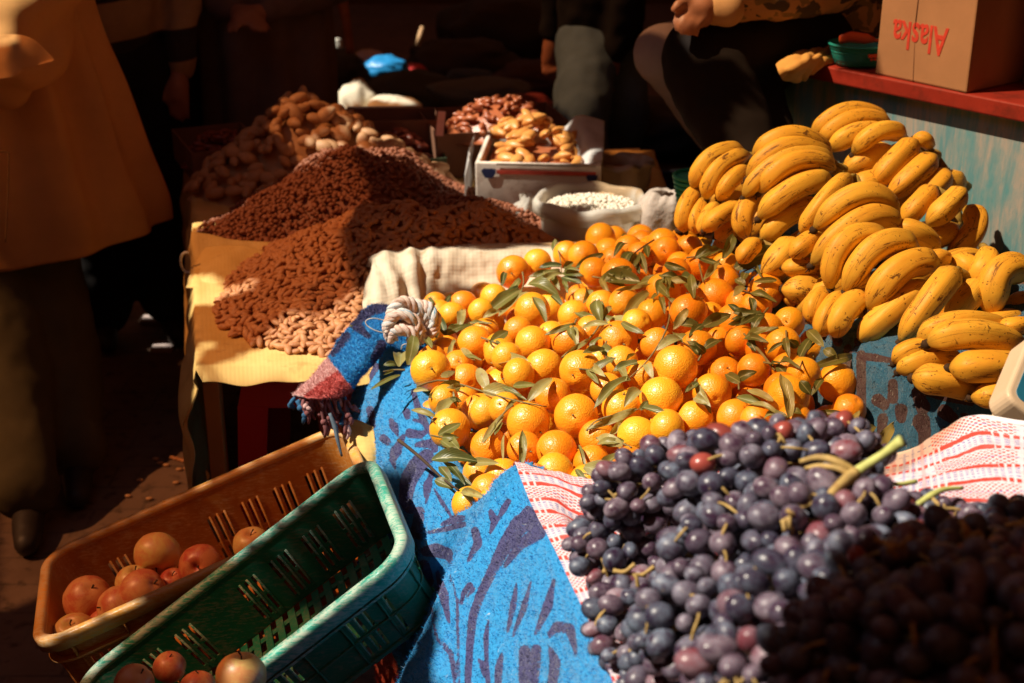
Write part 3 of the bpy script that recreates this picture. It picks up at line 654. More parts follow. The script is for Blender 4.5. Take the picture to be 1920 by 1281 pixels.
def banana_blanket():
    D = tr(1440, 560, 3.202, [
     ([(750, 510), (750, 600)], [60, 66]), ([(660, 610), (700, 640)], [80, 60]), ([(800, 670), (800, 720)], [80, 60]), ([(690, 720), (680, 820)], [66, 50]), ([(890, 560), (930, 650)], [60, 90]), ([(920, 740), (940, 800), (930, 910)], [110, 80, 50]),
     ([(1060, 680), (1110, 720)], [90, 70]), ([(560, 340), (560, 620), (585, 900)], [60, 60, 40]), ([(560, 345), (640, 355), (760, 375)], [44, 50, 30]), ([(940, 560), (1060, 590), (1220, 620)], [40, 50, 50]),
     ([(1380, 690), (1530, 680)], [60, 70]), ([(1170, 700), (1240, 730)], [30, 60]), ([(480, 300), (470, 420)], [50, 60]), ([(640, 900), (700, 940)], [50, 40]), ([(1060, 800), (1000, 880)], [60, 40]), ([(330, 130), (420, 260)], [30, 60]), ([(180, 60), (250, 130)], [70, 50])])
    fld = strokes_field(D, 4.5)
    # columns: from back left along the edge over the orange heap, round the near corner, then right
    E_ = [(.43, 2.88), (.41, 2.78), (.46, 2.62), (.525, 2.45), (.575, 2.29), (.60, 2.17), (.64, 2.06), (.74, 1.98), (.86, 1.90), (1.0, 1.80), (1.2, 1.66), (1.5, 1.5)]
    inn = [(.55, 3.12), (.56, 3.0), (.62, 2.85), (.70, 2.68), (.78, 2.5), (.82, 2.42), (.90, 2.34), (1.0, 2.28), (1.1, 2.22), (1.22, 2.15), (1.4, 2.05), (1.7, 1.9)]
    def zt(k): return [.645, .645, .65, .655, .665, .68, .70, .705, .71, .715, .72, .72][k]
    rows = []
    rows.append([V((x, y, zt(k)+.03)) for k, (x, y) in enumerate(inn)])
    rows.append([V((a[0]*.5+b[0]*.5, a[1]*.5+b[1]*.5, zt(k)+.012)) for k, (a, b) in enumerate(zip(inn, E_))])
    rows.append([V((a[0]*.12+b[0]*.88, a[1]*.12+b[1]*.88, zt(k)+.002)) for k, (a, b) in enumerate(zip(inn, E_))])
    rows.append([V((x, y, zt(k)-.012)) for k, (x, y) in enumerate(E_)])
    for dz, off in ((.08, .012), (.18, .018), (.30, .015), (.44, .02), (.7, .03), (.9, .03)):
        rows.append([V((x-off*.8, y-off, zt(k)-dz)) for k, (x, y) in enumerate(E_)])
    v, f, u = net(rows, 300, 150, lambda p, u, v, a, b: .012*nz(p, 6)+.004*nz(p, 40)+.0015*nz(p, 120)+(.01*math.sin(u*16) if b > .35 else 0))
    HAIRSIDE['blanket'] = -1
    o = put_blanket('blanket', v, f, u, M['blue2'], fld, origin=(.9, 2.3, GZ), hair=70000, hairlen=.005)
    tag(o, 'dull blue blanket with maroon leaf blotches under the heap of bananas', 'blanket')
banana_blanket()
# ---- red and blue checked tea towel cloth under the grapes -------------------
def check_mat():
    m, t, b = nodes('checked_cotton'); uv = nd(t, 'TexCoord').outputs['UV']; sx = nd(t, 'SeparateXYZ', {0: uv})
    wob = mth(t, 'MULTIPLY', mth(t, 'SUBTRACT', ntex(t, uv, 160, 2), .5), .004)
    def bands(c, per, lst):
        x = mth(t, 'FRACT', mth(t, 'DIVIDE', mth(t, 'ADD', c, wob), per)); tot = None
        for lo, hi in lst:
            e = .006; a = mth(t, 'MULTIPLY', step(t, x, lo-e, lo+e), step(t, x, hi+e, hi-e)); tot = a if tot is None else mth(t, 'MAXIMUM', tot, a)
        return tot
    X, Y = sx.outputs[0], sx.outputs[1]; PA = .082
    # woven dots
    s1 = mth(t, 'SINE', mth(t, 'MULTIPLY', X, 2*math.pi/.0078)); s2 = mth(t, 'SINE', mth(t, 'MULTIPLY', Y, 2*math.pi/.0078)); dots = step(t, mth(t, 'MULTIPLY', s1, s2), .12, .35)
    white = (.70, .60, .64); red = (.62, .05, .03); blue = (.10, .12, .38)
    c = mix(t, mth(t, 'MULTIPLY', mth(t, 'MULTIPLY', dots, bands(Y, PA, [(.02, .42)])), mth(t, 'MAXIMUM', bands(X, .16, [(.0, .62)]), .0)), white, red)
    c = mix(t, mth(t, 'MULTIPLY', bands(Y, PA, [(.43, .55), (.86, .98)]), step(t, mth(t, 'ADD', s1, mth(t, 'MULTIPLY', bands(X, .16, [(.1, .5)]), 1.2)), -.6, -.2)), c, red)
    c = mix(t, mth(t, 'MULTIPLY', bands(Y, PA, [(.585, .61), (.65, .675), (.715, .74), (.79, .81), (.22, .24)]), step(t, s1, -.5, .0)), c, blue)
    c = mix(t, mth(t, 'MULTIPLY', bands(X, .16, [(.66, .70), (.9, .93)]), .45), c, (.6, .2, .2)); c = mix(t, mth(t, 'MULTIPLY', bands(X, .16, [(.76, .78), (.83, .845)]), .6), c, (.25, .25, .5))
    n = ntex(t, uv, 12, 6, .7); c = mix(t, mth(t, 'MULTIPLY', step(t, n, .5, .75), .35), c, (.42, .32, .33))
    t.links.new(c, b.inputs['Base Color']); b.inputs['Roughness'].default_value = .85
    bump(t, b, mth(t, 'ADD', mth(t, 'MULTIPLY', mth(t, 'ADD', s1, s2), .15), ntex(t, uv, 90, 4)), .5, .0015)
    tr_ = nd(t, 'BsdfTranslucent', {'Color': c}); mx = nd(t, 'MixShader', {0: .15}); t.links.new(b.outputs[0], mx.inputs[1]); t.links.new(tr_.outputs[0], mx.inputs[2]); t.links.new(mx.outputs[0], t.nodes['Material Output'].inputs[0])
    return m
def check_cloth():
    def row(l): return [P(*q) for q in l]
    rows = [
     row([(965, 866, 2.03), (1020, 878, 2.0), (1110, 892, 1.96), (1200, 905, 1.93), (1400, 888, 1.90), (1600, 866, 1.88), (1700, 850, 1.86), (1780, 812, 1.86), (1832, 784, 1.84), (1930, 796, 1.80), (2080, 800, 1.78)]),
     row([(978, 900, 1.975), (1035, 900, 1.96), (1115, 925, 1.91), (1200, 940, 1.88), (1400, 930, 1.84), (1600, 900, 1.82), (1700, 885, 1.80), (1785, 855, 1.80), (1845, 828, 1.79), (1930, 832, 1.75), (2080, 840, 1.72)]),
     row([(1000, 950, 1.895), (1048, 950, 1.88), (1110, 990, 1.85), (1200, 1000, 1.82), (1400, 990, 1.77), (1600, 950, 1.74), (1700, 930, 1.72), (1800, 905, 1.71), (1860, 890, 1.69), (1930, 890, 1.66), (2080, 900, 1.62)]),
     row([(1045, 1040, 1.765), (1090, 1040, 1.75), (1130, 1080, 1.74), (1210, 1090, 1.72), (1400, 1090, 1.66), (1600, 1030, 1.62), (1700, 1000, 1.60), (1800, 990, 1.57), (1880, 980, 1.55), (1950, 980, 1.53), (2080, 990, 1.5)]),
     row([(1100, 1160, 1.635), (1145, 1160, 1.625), (1180, 1200, 1.62), (1250, 1200, 1.60), (1400, 1200, 1.55), (1600, 1150, 1.48), (1700, 1130, 1.45), (1800, 1120, 1.42), (1880, 1110, 1.40), (1950, 1110, 1.38), (2080, 1120, 1.35)]),
     row([(1155, 1300, 1.495), (1200, 1300, 1.49), (1240, 1340, 1.48), (1300, 1340, 1.46), (1400, 1340, 1.42), (1600, 1300, 1.34), (1700, 1300, 1.3), (1800, 1300, 1.28), (1900, 1300, 1.26), (2000, 1300, 1.24), (2100, 1300, 1.2)]),
     row([(1215, 1450, 1.37), (1260, 1450, 1.36), (1300, 1480, 1.35), (1360, 1480, 1.33), (1400, 1480, 1.30), (1600, 1480, 1.25), (1700, 1480, 1.22), (1800, 1480, 1.2), (1900, 1480, 1.18), (2000, 1480, 1.16), (2100, 1480, 1.1)])]
    v, f, u = net(rows, 260, 200, lambda p, u, v, a, b: .006*math.sin(u*22+v*9)+.006*nz(p, 9)+.003*nz(p, 30)+.0012*nz(p, 90))
    o = obj('checked_cloth', v, f, check_mat(), uv=u, origin=(.5, 1.4, .62)); solid(o, .0018, 0)
    tag(o, 'white cotton cloth with red and blue checks spread under the dark grapes', 'cloth')
    # rolled hem
    hem = simple('white_hem', (.72, .66, .66), .9, .15, 30)
    h = obj('rolled_hem', *tube(crv([p for p in rows[0][4:]], 80), .0042, 7)[:2], hem, o)
check_cloth()
# ---- beige tarpaulin over the back board of the orange table -------------------
def beige_tarp():
    rows = [[P(668, 520, 3.20), P(690, 485, 3.18), P(740, 468, 3.20), P(820, 462, 3.22), P(900, 458, 3.24), P(1000, 456, 3.26), P(1100, 456, 3.26), P(1200, 470, 3.2)],
            [P(690, 500, 3.10), P(702, 478, 3.10), P(750, 472, 3.12), P(820, 466, 3.14), P(900, 462, 3.16), P(1000, 459, 3.18), P(1100, 460, 3.18), P(1200, 474, 3.15)],
            [P(686, 520, 3.06), P(706, 500, 3.04), P(752, 490, 3.06), P(820, 484, 3.10), P(900, 480, 3.12), P(1000, 476, 3.14), P(1100, 478, 3.14), P(1200, 490, 3.1)],
            [P(684, 560, 3.02), P(712, 555, 2.98), P(755, 545, 3.02), P(820, 530, 3.08), P(900, 528, 3.10), P(1000, 520, 3.12), P(1100, 520, 3.12), P(1200, 520, 3.1)],
            [P(684, 610, 2.98), P(715, 610, 2.94), P(765, 600, 3.0), P(830, 590, 3.04), P(900, 580, 3.06), P(1000, 570, 3.08), P(1100, 570, 3.08), P(1200, 560, 3.1)],
            [P(686, 680, 2.96), P(720, 690, 2.92), P(775, 680, 2.98), P(840, 670, 3.02), P(900, 640, 3.04), P(1000, 620, 3.06), P(1100, 620, 3.06), P(1200, 600, 3.1)]]
    def fn(p, u, v, a, b):
        k = math.exp(-((u-.12)/.07)**2); return (.007*k*math.sin(u*130+3*nz(p, 9))+.012*nz(p, 7, 3)*(b > .2)+.005*nz(p, 16)+.0022*nz(p, 60))*min(1, b*4)
    v, f, u = net(rows, 220, 90, fn)
    o = obj('tarpaulin', v, f, M['beige'], uv=u, origin=(-.2, 3.0, .42)); solid(o, .002, 0)
    tag(o, 'creased beige tarpaulin folded over the raised back board behind the oranges', 'tarpaulin')
    b = obj('back_board', *prism([(-.27, 3.045), (.62, 3.15), (.62, 3.17), (-.27, 3.065)], .40, .55), M['wood'], fruitT, smooth=False)
beige_tarp()
# ---- hank of twisted rope -------------------------------------------------------
def rope_hank():
    cols = []
    for k, (ca, cb_) in enumerate((((.80, .66, .58), (.66, .34, .26)), ((.74, .56, .46), (.55, .30, .20)), ((.82, .74, .68), (.12, .42, .62)))):
        m, tt, b = nodes('twisted_yarn'); v = nd(tt, 'TexCoord').outputs['UV']; v = nd(tt, 'Mapping', {'Vector': v, 'Scale': (5, 3, 1)}).outputs[0]; n = ntex(tt, v, 2.2, 5, .7, .4)
        c = mix(tt, step(tt, n, .50, .60), ca, cb_); tt.links.new(c, b.inputs['Base Color']); b.inputs['Roughness'].default_value = .85; bump(tt, b, ntex(tt, nd(tt, 'Mapping', {'Vector': v, 'Scale': (6, 1, 1)}).outputs[0], 5, 3), .8, .002); cols.append(m)
    base = P(765, 615, 2.72); t = empty('rope_hank', base, 'hank of twisted white salmon and blue rope lying on the blanket corner', 'rope')
    loops = [[(735, 640), (728, 610), (745, 590), (775, 600), (790, 625)], [(735, 610), (735, 585), (755, 566), (778, 578), (785, 600)], [(748, 585), (765, 572), (790, 578), (800, 600), (805, 625)],
             [(730, 635), (740, 620), (765, 622), (775, 640), (772, 668)], [(735, 600), (750, 612), (775, 618), (795, 640)], [(770, 568), (800, 575), (815, 598), (812, 630)]]
    rnd = random.Random(2)
    for li, l in enumerate(loops):
        path = crv([P(x, y, 2.70+.012*(li % 3)-.01*math.sin(k)) for k, (x, y) in enumerate(l)], 44)
        for s in range(4):
            pts = []
            for i, p in enumerate(path):
                T = (path[min(i+1, 44)]-path[max(i-1, 0)]).normalized(); N_ = T.cross(V((0, .5, 1))).normalized(); B = T.cross(N_)
                a = i*.30+s*math.pi/2+nz(p, 30, li); pts.append(p+(N_*math.cos(a)+B*math.sin(a))*(.0066+.002*nz(p, 60, s)))
            obj('strand', *(lambda q: (q[0], q[1]))(tube(pts, [.0056+.0014*math.sin(z_*1.7+s) for z_ in range(12)], 8)), cols[(s+li) % 3], t, uv=tube(pts, .006, 8)[2])
    w_ = simple('thin_string', (.5, .48, .45), .8, .1, 90)
    obj('loose_string', *tube(crv([P(738, 625, 2.69), P(710, 622, 2.68), P(690, 612, 2.68), P(686, 602, 2.68), P(700, 597, 2.68), P(725, 602, 2.69)], 30), .0011, 5)[:2], w_, t)
    obj('loose_string', *tube(crv([P(752, 655, 2.69), P(755, 647, 2.68), P(765, 645, 2.68), P(772, 649, 2.69)], 16), .0011, 5)[:2], w_, t)
rope_hank()
# ================================================================ ORANGES
def citrus_mat():
    m, t, b = nodes('citrus_peel'); v = coords(t, 'Object', (.034, .034, .034), rnd=True); oi = nd(t, 'ObjectInfo')
    c = mix(t, oi.outputs['Random'], (.83, .24, .006), (.94, .43, .018)); n = ntex(t, v, 22, 5, .6)
    c = mix(t, mth(t, 'MULTIPLY', step(t, n, .5, .72), .55), c, (.92, .46, .03)); c = mix(t, mth(t, 'MULTIPLY', step(t, ntex(t, v, 55, 5, .7), .66, .74), .5), c, (.45, .20, .02))
    t.links.new(c, b.inputs['Base Color']); b.inputs['Roughness'].default_value = .38; b.inputs['Specular IOR Level'].default_value = .5; b.inputs['Coat Weight'].default_value = .35; b.inputs['Coat Roughness'].default_value = .22
    b.inputs['Subsurface Weight'].default_value = .12; b.inputs['Subsurface Radius'].default_value = (.006, .002, .0005)
    vo = nd(t, 'TexVoronoi', {'Vector': v, 'Scale': 430.0}); h = mth(t, 'POWER', vo.outputs[0], 1.0)
    p1 = bump(t, b, h, .45, .0016); bump(t, b, ntex(t, v, 60, 3), .25, .003, p1)
    return m
M['citrus'] = citrus_mat()
def leaf_mat(name, col, back, var=.3):
    m, t, b = nodes(name); uv = nd(t, 'TexCoord').outputs['UV']; sx = nd(t, 'SeparateXYZ', {0: uv}); v = coords(t, 'Object', rnd=True)
    n = step(t, ntex(t, v, 40, 5, .6), .3, .7); c = mix(t, n, [x*(1-var) for x in col], [x*(1+var) for x in col])
    oi = nd(t, 'ObjectInfo'); c = mix(t, mth(t, 'MULTIPLY', oi.outputs['Random'], .6), c, (.22, .19, .05))
    mid = mth(t, 'ABSOLUTE', mth(t, 'SUBTRACT', sx.outputs[0], .5)); c = mix(t, step(t, mid, .06, .02), c, (.34, .32, .14))
    vein = nd(t, 'TexWave', {'Vector': nd(t, 'CombineXYZ', {0: mth(t, 'ADD', mth(t, 'MULTIPLY', sx.outputs[1], 1.0), mth(t, 'MULTIPLY', mid, -1.0))}).outputs[0], 'Scale': 2.6}).outputs[1]
    g = nd(t, 'NewGeometry'); c = mix(t, g.outputs['Backfacing'], c, back); c = mix(t, mth(t, 'MULTIPLY', step(t, ntex(t, v, 70, 4), .62, .7), .6), c, (.20, .10, .03))
    t.links.new(c, b.inputs['Base Color']); b.inputs['Roughness'].default_value = .38; bump(t, b, vein, .25, .001)
    tr = nd(t, 'BsdfTranslucent', {'Color': mix(t, .5, c, (.35, .40, .05))}); mx = nd(t, 'MixShader', {0: .22}); t.links.new(b.outputs[0], mx.inputs[1]); t.links.new(tr.outputs[0], mx.inputs[2]); t.links.new(mx.outputs[0], t.nodes['Material Output'].inputs[0])
    return m
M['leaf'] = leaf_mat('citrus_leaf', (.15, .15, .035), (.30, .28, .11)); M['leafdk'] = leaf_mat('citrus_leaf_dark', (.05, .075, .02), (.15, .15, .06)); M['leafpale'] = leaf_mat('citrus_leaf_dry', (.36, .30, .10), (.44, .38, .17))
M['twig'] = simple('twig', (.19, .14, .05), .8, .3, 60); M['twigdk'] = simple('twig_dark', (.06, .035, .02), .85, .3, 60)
def citrus_mesh(seed):
    rnd = random.Random(seed); vs, fs, uv = sphere((0, 0, 0), 1, 40, 28); out = []; kk = rnd.uniform(.03, .07)
    for v in vs:
        r = 1+.018*noise.noise(v*1.6+V((seed*9, 0, 0)))+.006*noise.noise(v*5+V((seed, 3, 0)))
        a = math.acos(max(-1, min(1, v.z)))
        r -= .07*math.exp(-(a/.16)**2); r += .018*math.exp(-((a-.34)/.18)**2); r -= .05*math.exp(-((math.pi-a)/.11)**2)
        p = v*r; p.z *= (1-kk); out.append(p)
    return mesh('orange_body', out, fs, M['citrus'], uv=uv)
CM = [citrus_mesh(k) for k in range(4)]
def calyx_mesh():
    vs, fs = [V((0, 0, .0))], []; n = 10
    for i in range(n):
        a = 2*math.pi*i/n; r = .16 if i % 2 == 0 else .075; vs.append(V((math.cos(a)*r, math.sin(a)*r, .015 if i % 2 == 0 else .0)))
    vs[0].z = .04; fs = [(0, 1+i, 1+(i+1) % n) for i in range(n)]
    t_ = tube([V((0, 0, .0)), V((.01, 0, .10)), V((.03, .01, .17))], [.045, .032, .038], 7)[:2]
    return mesh('calyx', *merge([(vs, fs), t_]), mat=M['twig'])
CAL = calyx_mesh()
def leaf_geo(base, tip, wd, nrm, curl=.15, fold=.35, n=9, wav=0.0):
    """real leaf blade between two points, folded on its midrib"""
    base, tip = V(base), V(tip); ax = tip-base; L = ax.length; ax.normalize(); nrm = (nrm-ax*nrm.dot(ax)); nrm = nrm.normalized() if nrm.length > 1e-6 else V((0, 0, 1)); sd = ax.cross(nrm)
    vs, fs, uv = [], [], []; cs = [-1, -.55, 0, .55, 1]
    for i in range(n+1):
        t = i/n; w_ = wd*.5*(math.sin(math.pi*min(1, t*.93+.035)**.82)**.85)*(1 if t < 1 else 0)+.0004; c = base+ax*(L*t)+nrm*(L*curl*math.sin(math.pi*t)*(1-.3*t))
        for s in cs:
            vs.append(c+sd*(s*w_)+nrm*(abs(s)*w_*fold+wav*L*math.sin(t*9+s*2)*abs(s))); uv.append(((s+1)/2, t))
    m = len(cs)
    for i in range(n):
        for j in range(m-1): a = i*m+j; fs.append((a, a+1, a+m+1, a+m))
    return vs, fs, uv
# visible oranges: (px, py, radius) in picture units; traced positions, dropped onto the real heap surface
OR = [(x/3.2+900, y/3.2+420, r/3.2) for x, y, r in [
 (200, 290, 98), (345, 235, 84), (85, 445, 84), (520, 185, 82), (622, 195, 90), (735, 118, 72), (890, 150, 82), (1095, 118, 92), (1115, 165, 86), (1255, 145, 70), (1345, 240, 105), (685, 290, 88), (805, 222, 86), (835, 310, 105),
 (1040, 262, 76), (1475, 255, 58), (1470, 350, 90), (1415, 440, 115), (1100, 395, 100), (1250, 535, 112), (1715, 405, 105), (1655, 500, 95), (1528, 590, 113), (1718, 632, 96), (1855, 592, 92), (1815, 728, 108), (590, 440, 80),
 (730, 490, 92), (868, 472, 92), (315, 520, 106), (440, 540, 76), (560, 550, 92), (1030, 545, 92), (430, 670, 56), (320, 717, 106), (538, 700, 106), (828, 702, 116), (1062, 722, 98), (1308, 740, 108), (1425, 712, 92), (118, 750, 96),
 (382, 862, 113), (232, 905, 96), (602, 882, 121), (848, 835, 100), (725, 825, 62), (980, 915, 96), (1173, 862, 130), (762, 995, 98), (1087, 1046, 127), (850, 1105, 116), (1392, 1012, 112), (1470, 897, 98), (1642, 877, 98), (1605, 1010, 96),
 (1812, 1000, 106), (1868, 1066, 88), (1288, 1170, 108), (1530, 1165, 112), (438, 1032, 106), (578, 1152, 128), (290, 1192, 126), (40, 1130, 96), (945, 1275, 116), (705, 1285, 108), (1125, 1225, 66), (70, 605, 82), (1180, 290, 66), (960, 190, 70),
 (1240, 330, 80), (1560, 480, 70), (1380, 560, 60), (660, 640, 60), (940, 600, 70), (20, 700, 80), (160, 800, 60), (1200, 250, 60), (230, 640, 60), (1560, 700, 80), (1940, 900, 70), (1690, 760, 60)]]
OR += [(x/3.2+500, y/3.2+550, r/3.2) for x, y, r in [
 (1010, 72, 64), (1115, 130, 66), (1180, 66, 82), (1290, 112, 70), (975, 265, 82), (1062, 350, 72), (1250, 300, 105), (1310, 235, 70), (1395, 360, 88), (985, 462, 117), (990, 400, 88), (1150, 430, 70), (1200, 520, 96), (1062, 640, 92), (1282, 712, 113),
 (1100, 815, 119), (1340, 925, 116), (1275, 1082, 86), (1418, 1112, 119), (1548, 935, 104), (1740, 945, 121), (1730, 1055, 102), (1330, 1185, 76), (1375, 1262, 92), (1215, 1265, 72), (1040, 120, 50), (1180, 640, 70), (1430, 690, 60), (1900, 900, 90), (880, 120, 50)]]
OR += [(1570, 718, 36), (1512, 697, 29), (1540, 757, 28), (1478, 745, 38), (1560, 800, 28), (1636, 852, 30), (1592, 770, 26), (1478, 690, 22), (1490, 790, 32), (1250, 800, 32), (1420, 790, 32), (1180, 870, 32), (1110, 870, 34), (1040, 885, 34), (1290, 850, 32), (1360, 840, 32), (1440, 860, 30), (1530, 850, 30), (1100, 905, 32), (1000, 905, 34), (960, 935, 32)]
ZC = [(800, 600, .545), (760, 660, .53), (805, 693, .545), (843, 805, .52), (900, 772, .53), (870, 900, .50), (900, 950, .50), (940, 893, .52), (963, 510, .575), (870, 550, .555), (1002, 492, .59), (1240, 460, .67), (1317, 492, .69), (1090, 693, .60), (1020, 683, .595), (1075, 778, .575), (1240, 745, .62),
      (1266, 683, .65), (1160, 640, .63), (1300, 785, .58), (1195, 820, .57), (1570, 718, .62), (1395, 500, .70), (1540, 650, .66), (1470, 645, .665), (1438, 545, .69), (1377, 603, .67), (1290, 583, .685), (1415, 690, .64), (1360, 700, .60), (1330, 735, .61), (1160, 520, .65), (1040, 600, .60), (1100, 870, .53), (1000, 900, .545), (1640, 850, .585), (1540, 800, .59), (1600, 780, .60), (1480, 740, .605), (1500, 600, .69), (1060, 460, .60), (1300, 900, .5)]
def zheap(px, py):
    s = w_ = 0
    for x, y, z in ZC: k = 1/((((px-x)**2+(py-y)**2)+900)**1.3); s += k*z; w_ += k
    return s/w_
def heap_pt(px, py, dz=0): return PZ(px, py, zheap(px, py)+dz)
def oranges():
    B = []
    for i, (x, y, r) in enumerate(OR):
        z = zheap(x, y)-.012; p = PZ(x, y, z); d = proj(p)[2]; R0 = r*d/FPX; R0 *= 1.05; R1 = max(.0285, min(.041, R0))
        if R1 < R0*.99 or R1 > R0*1.01: d = R1*FPX/r if abs(R1/R0-1) < .12 else d
        B.append([x, y, d, R1, i])
    for it in range(160):
        mv = 0
        for a in range(len(B)):
            pa = P(B[a][0], B[a][1], B[a][2])
            for b in range(a+1, len(B)):
                if abs(B[a][0]-B[b][0]) > 90 or abs(B[a][1]-B[b][1]) > 90: continue
                pb = P(B[b][0], B[b][1], B[b][2]); ov = B[a][3]+B[b][3]-(pa-pb).length-.003
                if ov > 0:
                    s = 1 if (B[a][2]-B[b][2]) + (.0006*(B[b][1]-B[a][1])) > 0 else -1; k = min(ov, .02)*.22
                    B[a][2] += s*k; B[b][2] -= s*k; mv += ov; pa = P(B[a][0], B[a][1], B[a][2])
        if mv < .02: break
    pts = [(P(b[0], b[1], b[2]), b[3], b[0], b[1]) for b in B]
    # fillers below the visible layer
    rnd = random.Random(11); n0 = len(pts); tries = 0
    poly = [(740, 600), (860, 540), (1050, 450), (1250, 440), (1390, 500), (1480, 560), (1560, 640), (1600, 760), (1640, 850), (1560, 900), (1000, 960), (900, 980), (850, 900), (790, 780)]
    def inp(x, y):
        c = False
        for i in range(len(poly)):
            (ax, ay), (bx, by) = poly[i], poly[i-1]
            if (ay > y) != (by > y) and x < (bx-ax)*(y-ay)/(by-ay)+ax: c = not c
        return c
    while len(pts) < n0+190 and tries < 9000:
        tries += 1; x = rnd.uniform(740, 1640); y = rnd.uniform(440, 980)
        if not inp(x, y): continue
        p = PZ(x, y, zheap(x, y)-rnd.uniform(.045, .13)); r = rnd.uniform(.030, .036)
        if p.z < .435: continue
        if all((p-q[0]).length > (r+q[1])*.93 for q in pts): pts.append((p, r, *proj(p)[:2]))
    special = {}
    def near(px, py): return min(range(n0), key=lambda i: (pts[i][2]-px)**2+(pts[i][3]-py)**2)
    for px, py, lb in [(1570, 718, 'deep orange fruit at the far right of the heap against the dull blue blanket'), (1636, 852, 'half hidden orange below the dull blue blanket beside the checked cloth'),
        (1266, 690, 'large glossy orange in the middle with a leafy twig passing behind its left'), (1240, 747, 'large orange right above the first grapes, brightest of the middle row'), (806, 694, 'leftmost orange of the heap, beside the rope hank with upright leaves behind it'),
        (843, 805, 'orange at the left rim of the heap with a sharp leaf shadow across it'), (963, 510, 'pale orange at the back next to the beige tarpaulin'), (1470, 645, 'shaded orange with a dark stem end beside the bananas'), (1438, 546, 'orange at the back right with a leaf shadow across its face, below the bananas'),
        (941, 897, 'orange at the front left rim partly shadowed by a leaf'), (990, 792, 'orange with a stem button facing the camera at the front of the heap'), (1360, 697, 'small oblong orange with a curled shadow on the right of the lit patch'), (1320, 495, 'topmost right orange with pitted skin below the lowest banana'), (1195, 820, 'large orange partly behind the grapes in front'), (1088, 695, 'round glossy orange in the centre of the heap'),
        (930, 965, 'lowest orange at the front corner, tucked behind the blue blanket rim')]:
        special[near(px, py)] = lb
    for i, (p, r, x, y) in enumerate(pts):
        loc = p; t = empty('orange', loc, None, 'orange')
        if i in special: t['label'] = special[i]
        else:
            if i >= n0: lb = 'orange lying deep in the heap, seen only through gaps between others'
            elif x < 960: lb = 'golden orange in the sunlit left part of the heap among olive leaves'
            elif x > 1370: lb = 'deep orange fruit in the shaded right part of the heap near the bananas'
            elif y < 560: lb = 'orange on the upper back slope of the heap among dark leafy sprigs'
            elif y < 730: lb = 'sunlit orange in the middle of the heap'
            else: lb = 'sunlit orange on the front slope of the heap above the grapes'
            t['label'] = lb; t['group'] = lb.replace('orange', 'oranges', 1).replace('fruit in', 'fruits in') if False else 'oranges: '+lb
        q = Euler((rnd.uniform(0, 6.3), rnd.uniform(0, 6.3), rnd.uniform(0, 6.3))).to_matrix().to_4x4()
        if i < n0 and i % 4 == 0: # stem end roughly towards the camera
            q = (cC-p+V((rnd.uniform(-1, 1), rnd.uniform(-.4, .6), rnd.uniform(-.5, 1)))*1.2).to_track_quat('Z', 'Y').to_matrix().to_4x4()
        S = Matrix.Diagonal((r, r, r, 1))
        link('fruit_body', CM[i % 4], t, Matrix.Translation(p) @ q @ S)
        if i % 2 == 0 or i in special: link('stem_button', CAL, t, Matrix.Translation(p) @ q @ Matrix.Translation((0, 0, r*.86)) @ S)
    # dark sheet added low in the heap to close the gaps
    o = obj('heap_backing', *net([[V((x, y, .43)) for x in (-.22+(2.9-y)*.16, .1, .4, .62+.1*(y > 2.3))] for y in (2.98, 2.7, 2.4, 2.1, 1.95)], 30, 30)[:2], M['blue2'], origin=(.1, 2.4, .43)); solid(o, .003); tag(o, 'dark blue sheet added beneath the heap of oranges to close the gaps', 'blanket')
    return pts
ORP = oranges()
# ---- leafy sprigs ---------------------------------------------------------------
def onheap(px, py, lift):
    p = heap_pt(px, py, 0); best = p
    r = ray(px, py)
    # rest on the nearest orange met by this view direction
    dmin = None
    for c, R_, x, y in ORP:
        if abs(x-px) > 60 or abs(y-py) > 60: continue
        q = c-cC; a = q.dot(r)/r.dot(r); h2 = (q-r*a).length_squared
        if h2 < R_*R_:
            t = a-math.sqrt((R_*R_-h2)/r.dot(r)); dmin = t if dmin is None else min(dmin, t)
    if dmin is None or dmin > proj(p)[2]+.0: dmin = proj(p)[2] if dmin is None else min(dmin, proj(p)[2])
    return P(px, py, dmin-lift)
LEAFN = [0]
def sprig(label, stem, leaves, stemr=.0016, dark=False, group=None, sm='twig', lift=.008):
    rnd = random.Random(int(stem[0][0]*7+stem[0][1])); pts = crv([onheap(x, y, lift) for x, y in stem], 12)
    for _ in range(2): pts = [pts[0]]+[(pts[i-1]+pts[i]*2+pts[i+1])/4 for i in range(1, len(pts)-1)]+[pts[-1]]
    t = empty('leafy_sprig', pts[0], label, 'sprig', group)
    obj('twig', *tube(pts, [stemr*1.2, stemr, stemr*.6], 6)[:2], M[sm], t)
    for L in leaves:
        (x0, y0, x1, y1, wpx), mt = L[:5], (L[5] if len(L) > 5 else ('leafdk' if dark else rnd.choice(['leaf', 'leaf', 'leafpale'])))
        a = onheap(x0, y0, lift); b = onheap(x1, y1, lift+rnd.uniform(.0, .012)); d = proj(a)[2]
        if abs(proj(b)[2]-d) > .07: b = P(x1, y1, d+(.04 if proj(b)[2] > d else -.04))
        nr = ((cC-a).normalized()+V((rnd.uniform(-.55, .35), rnd.uniform(-.3, .3), rnd.uniform(.1, .9)))).normalized()
        vs, fs, uv = leaf_geo(a, b, wpx*rnd.uniform(.66, 1.15)*d/FPX, nr, rnd.uniform(.0, .26), rnd.uniform(.10, .9), wav=rnd.uniform(0, .06)); LEAFN[0] += 1
        obj('leaf', vs, fs, M[mt], t, uv=uv)
def C3(*ls): return [(a/3.2+900, b/3.2+420, c/3.2+900, d/3.2+420, w_/3.2)+tuple(r) for a, b, c, d, w_, *r in ls]
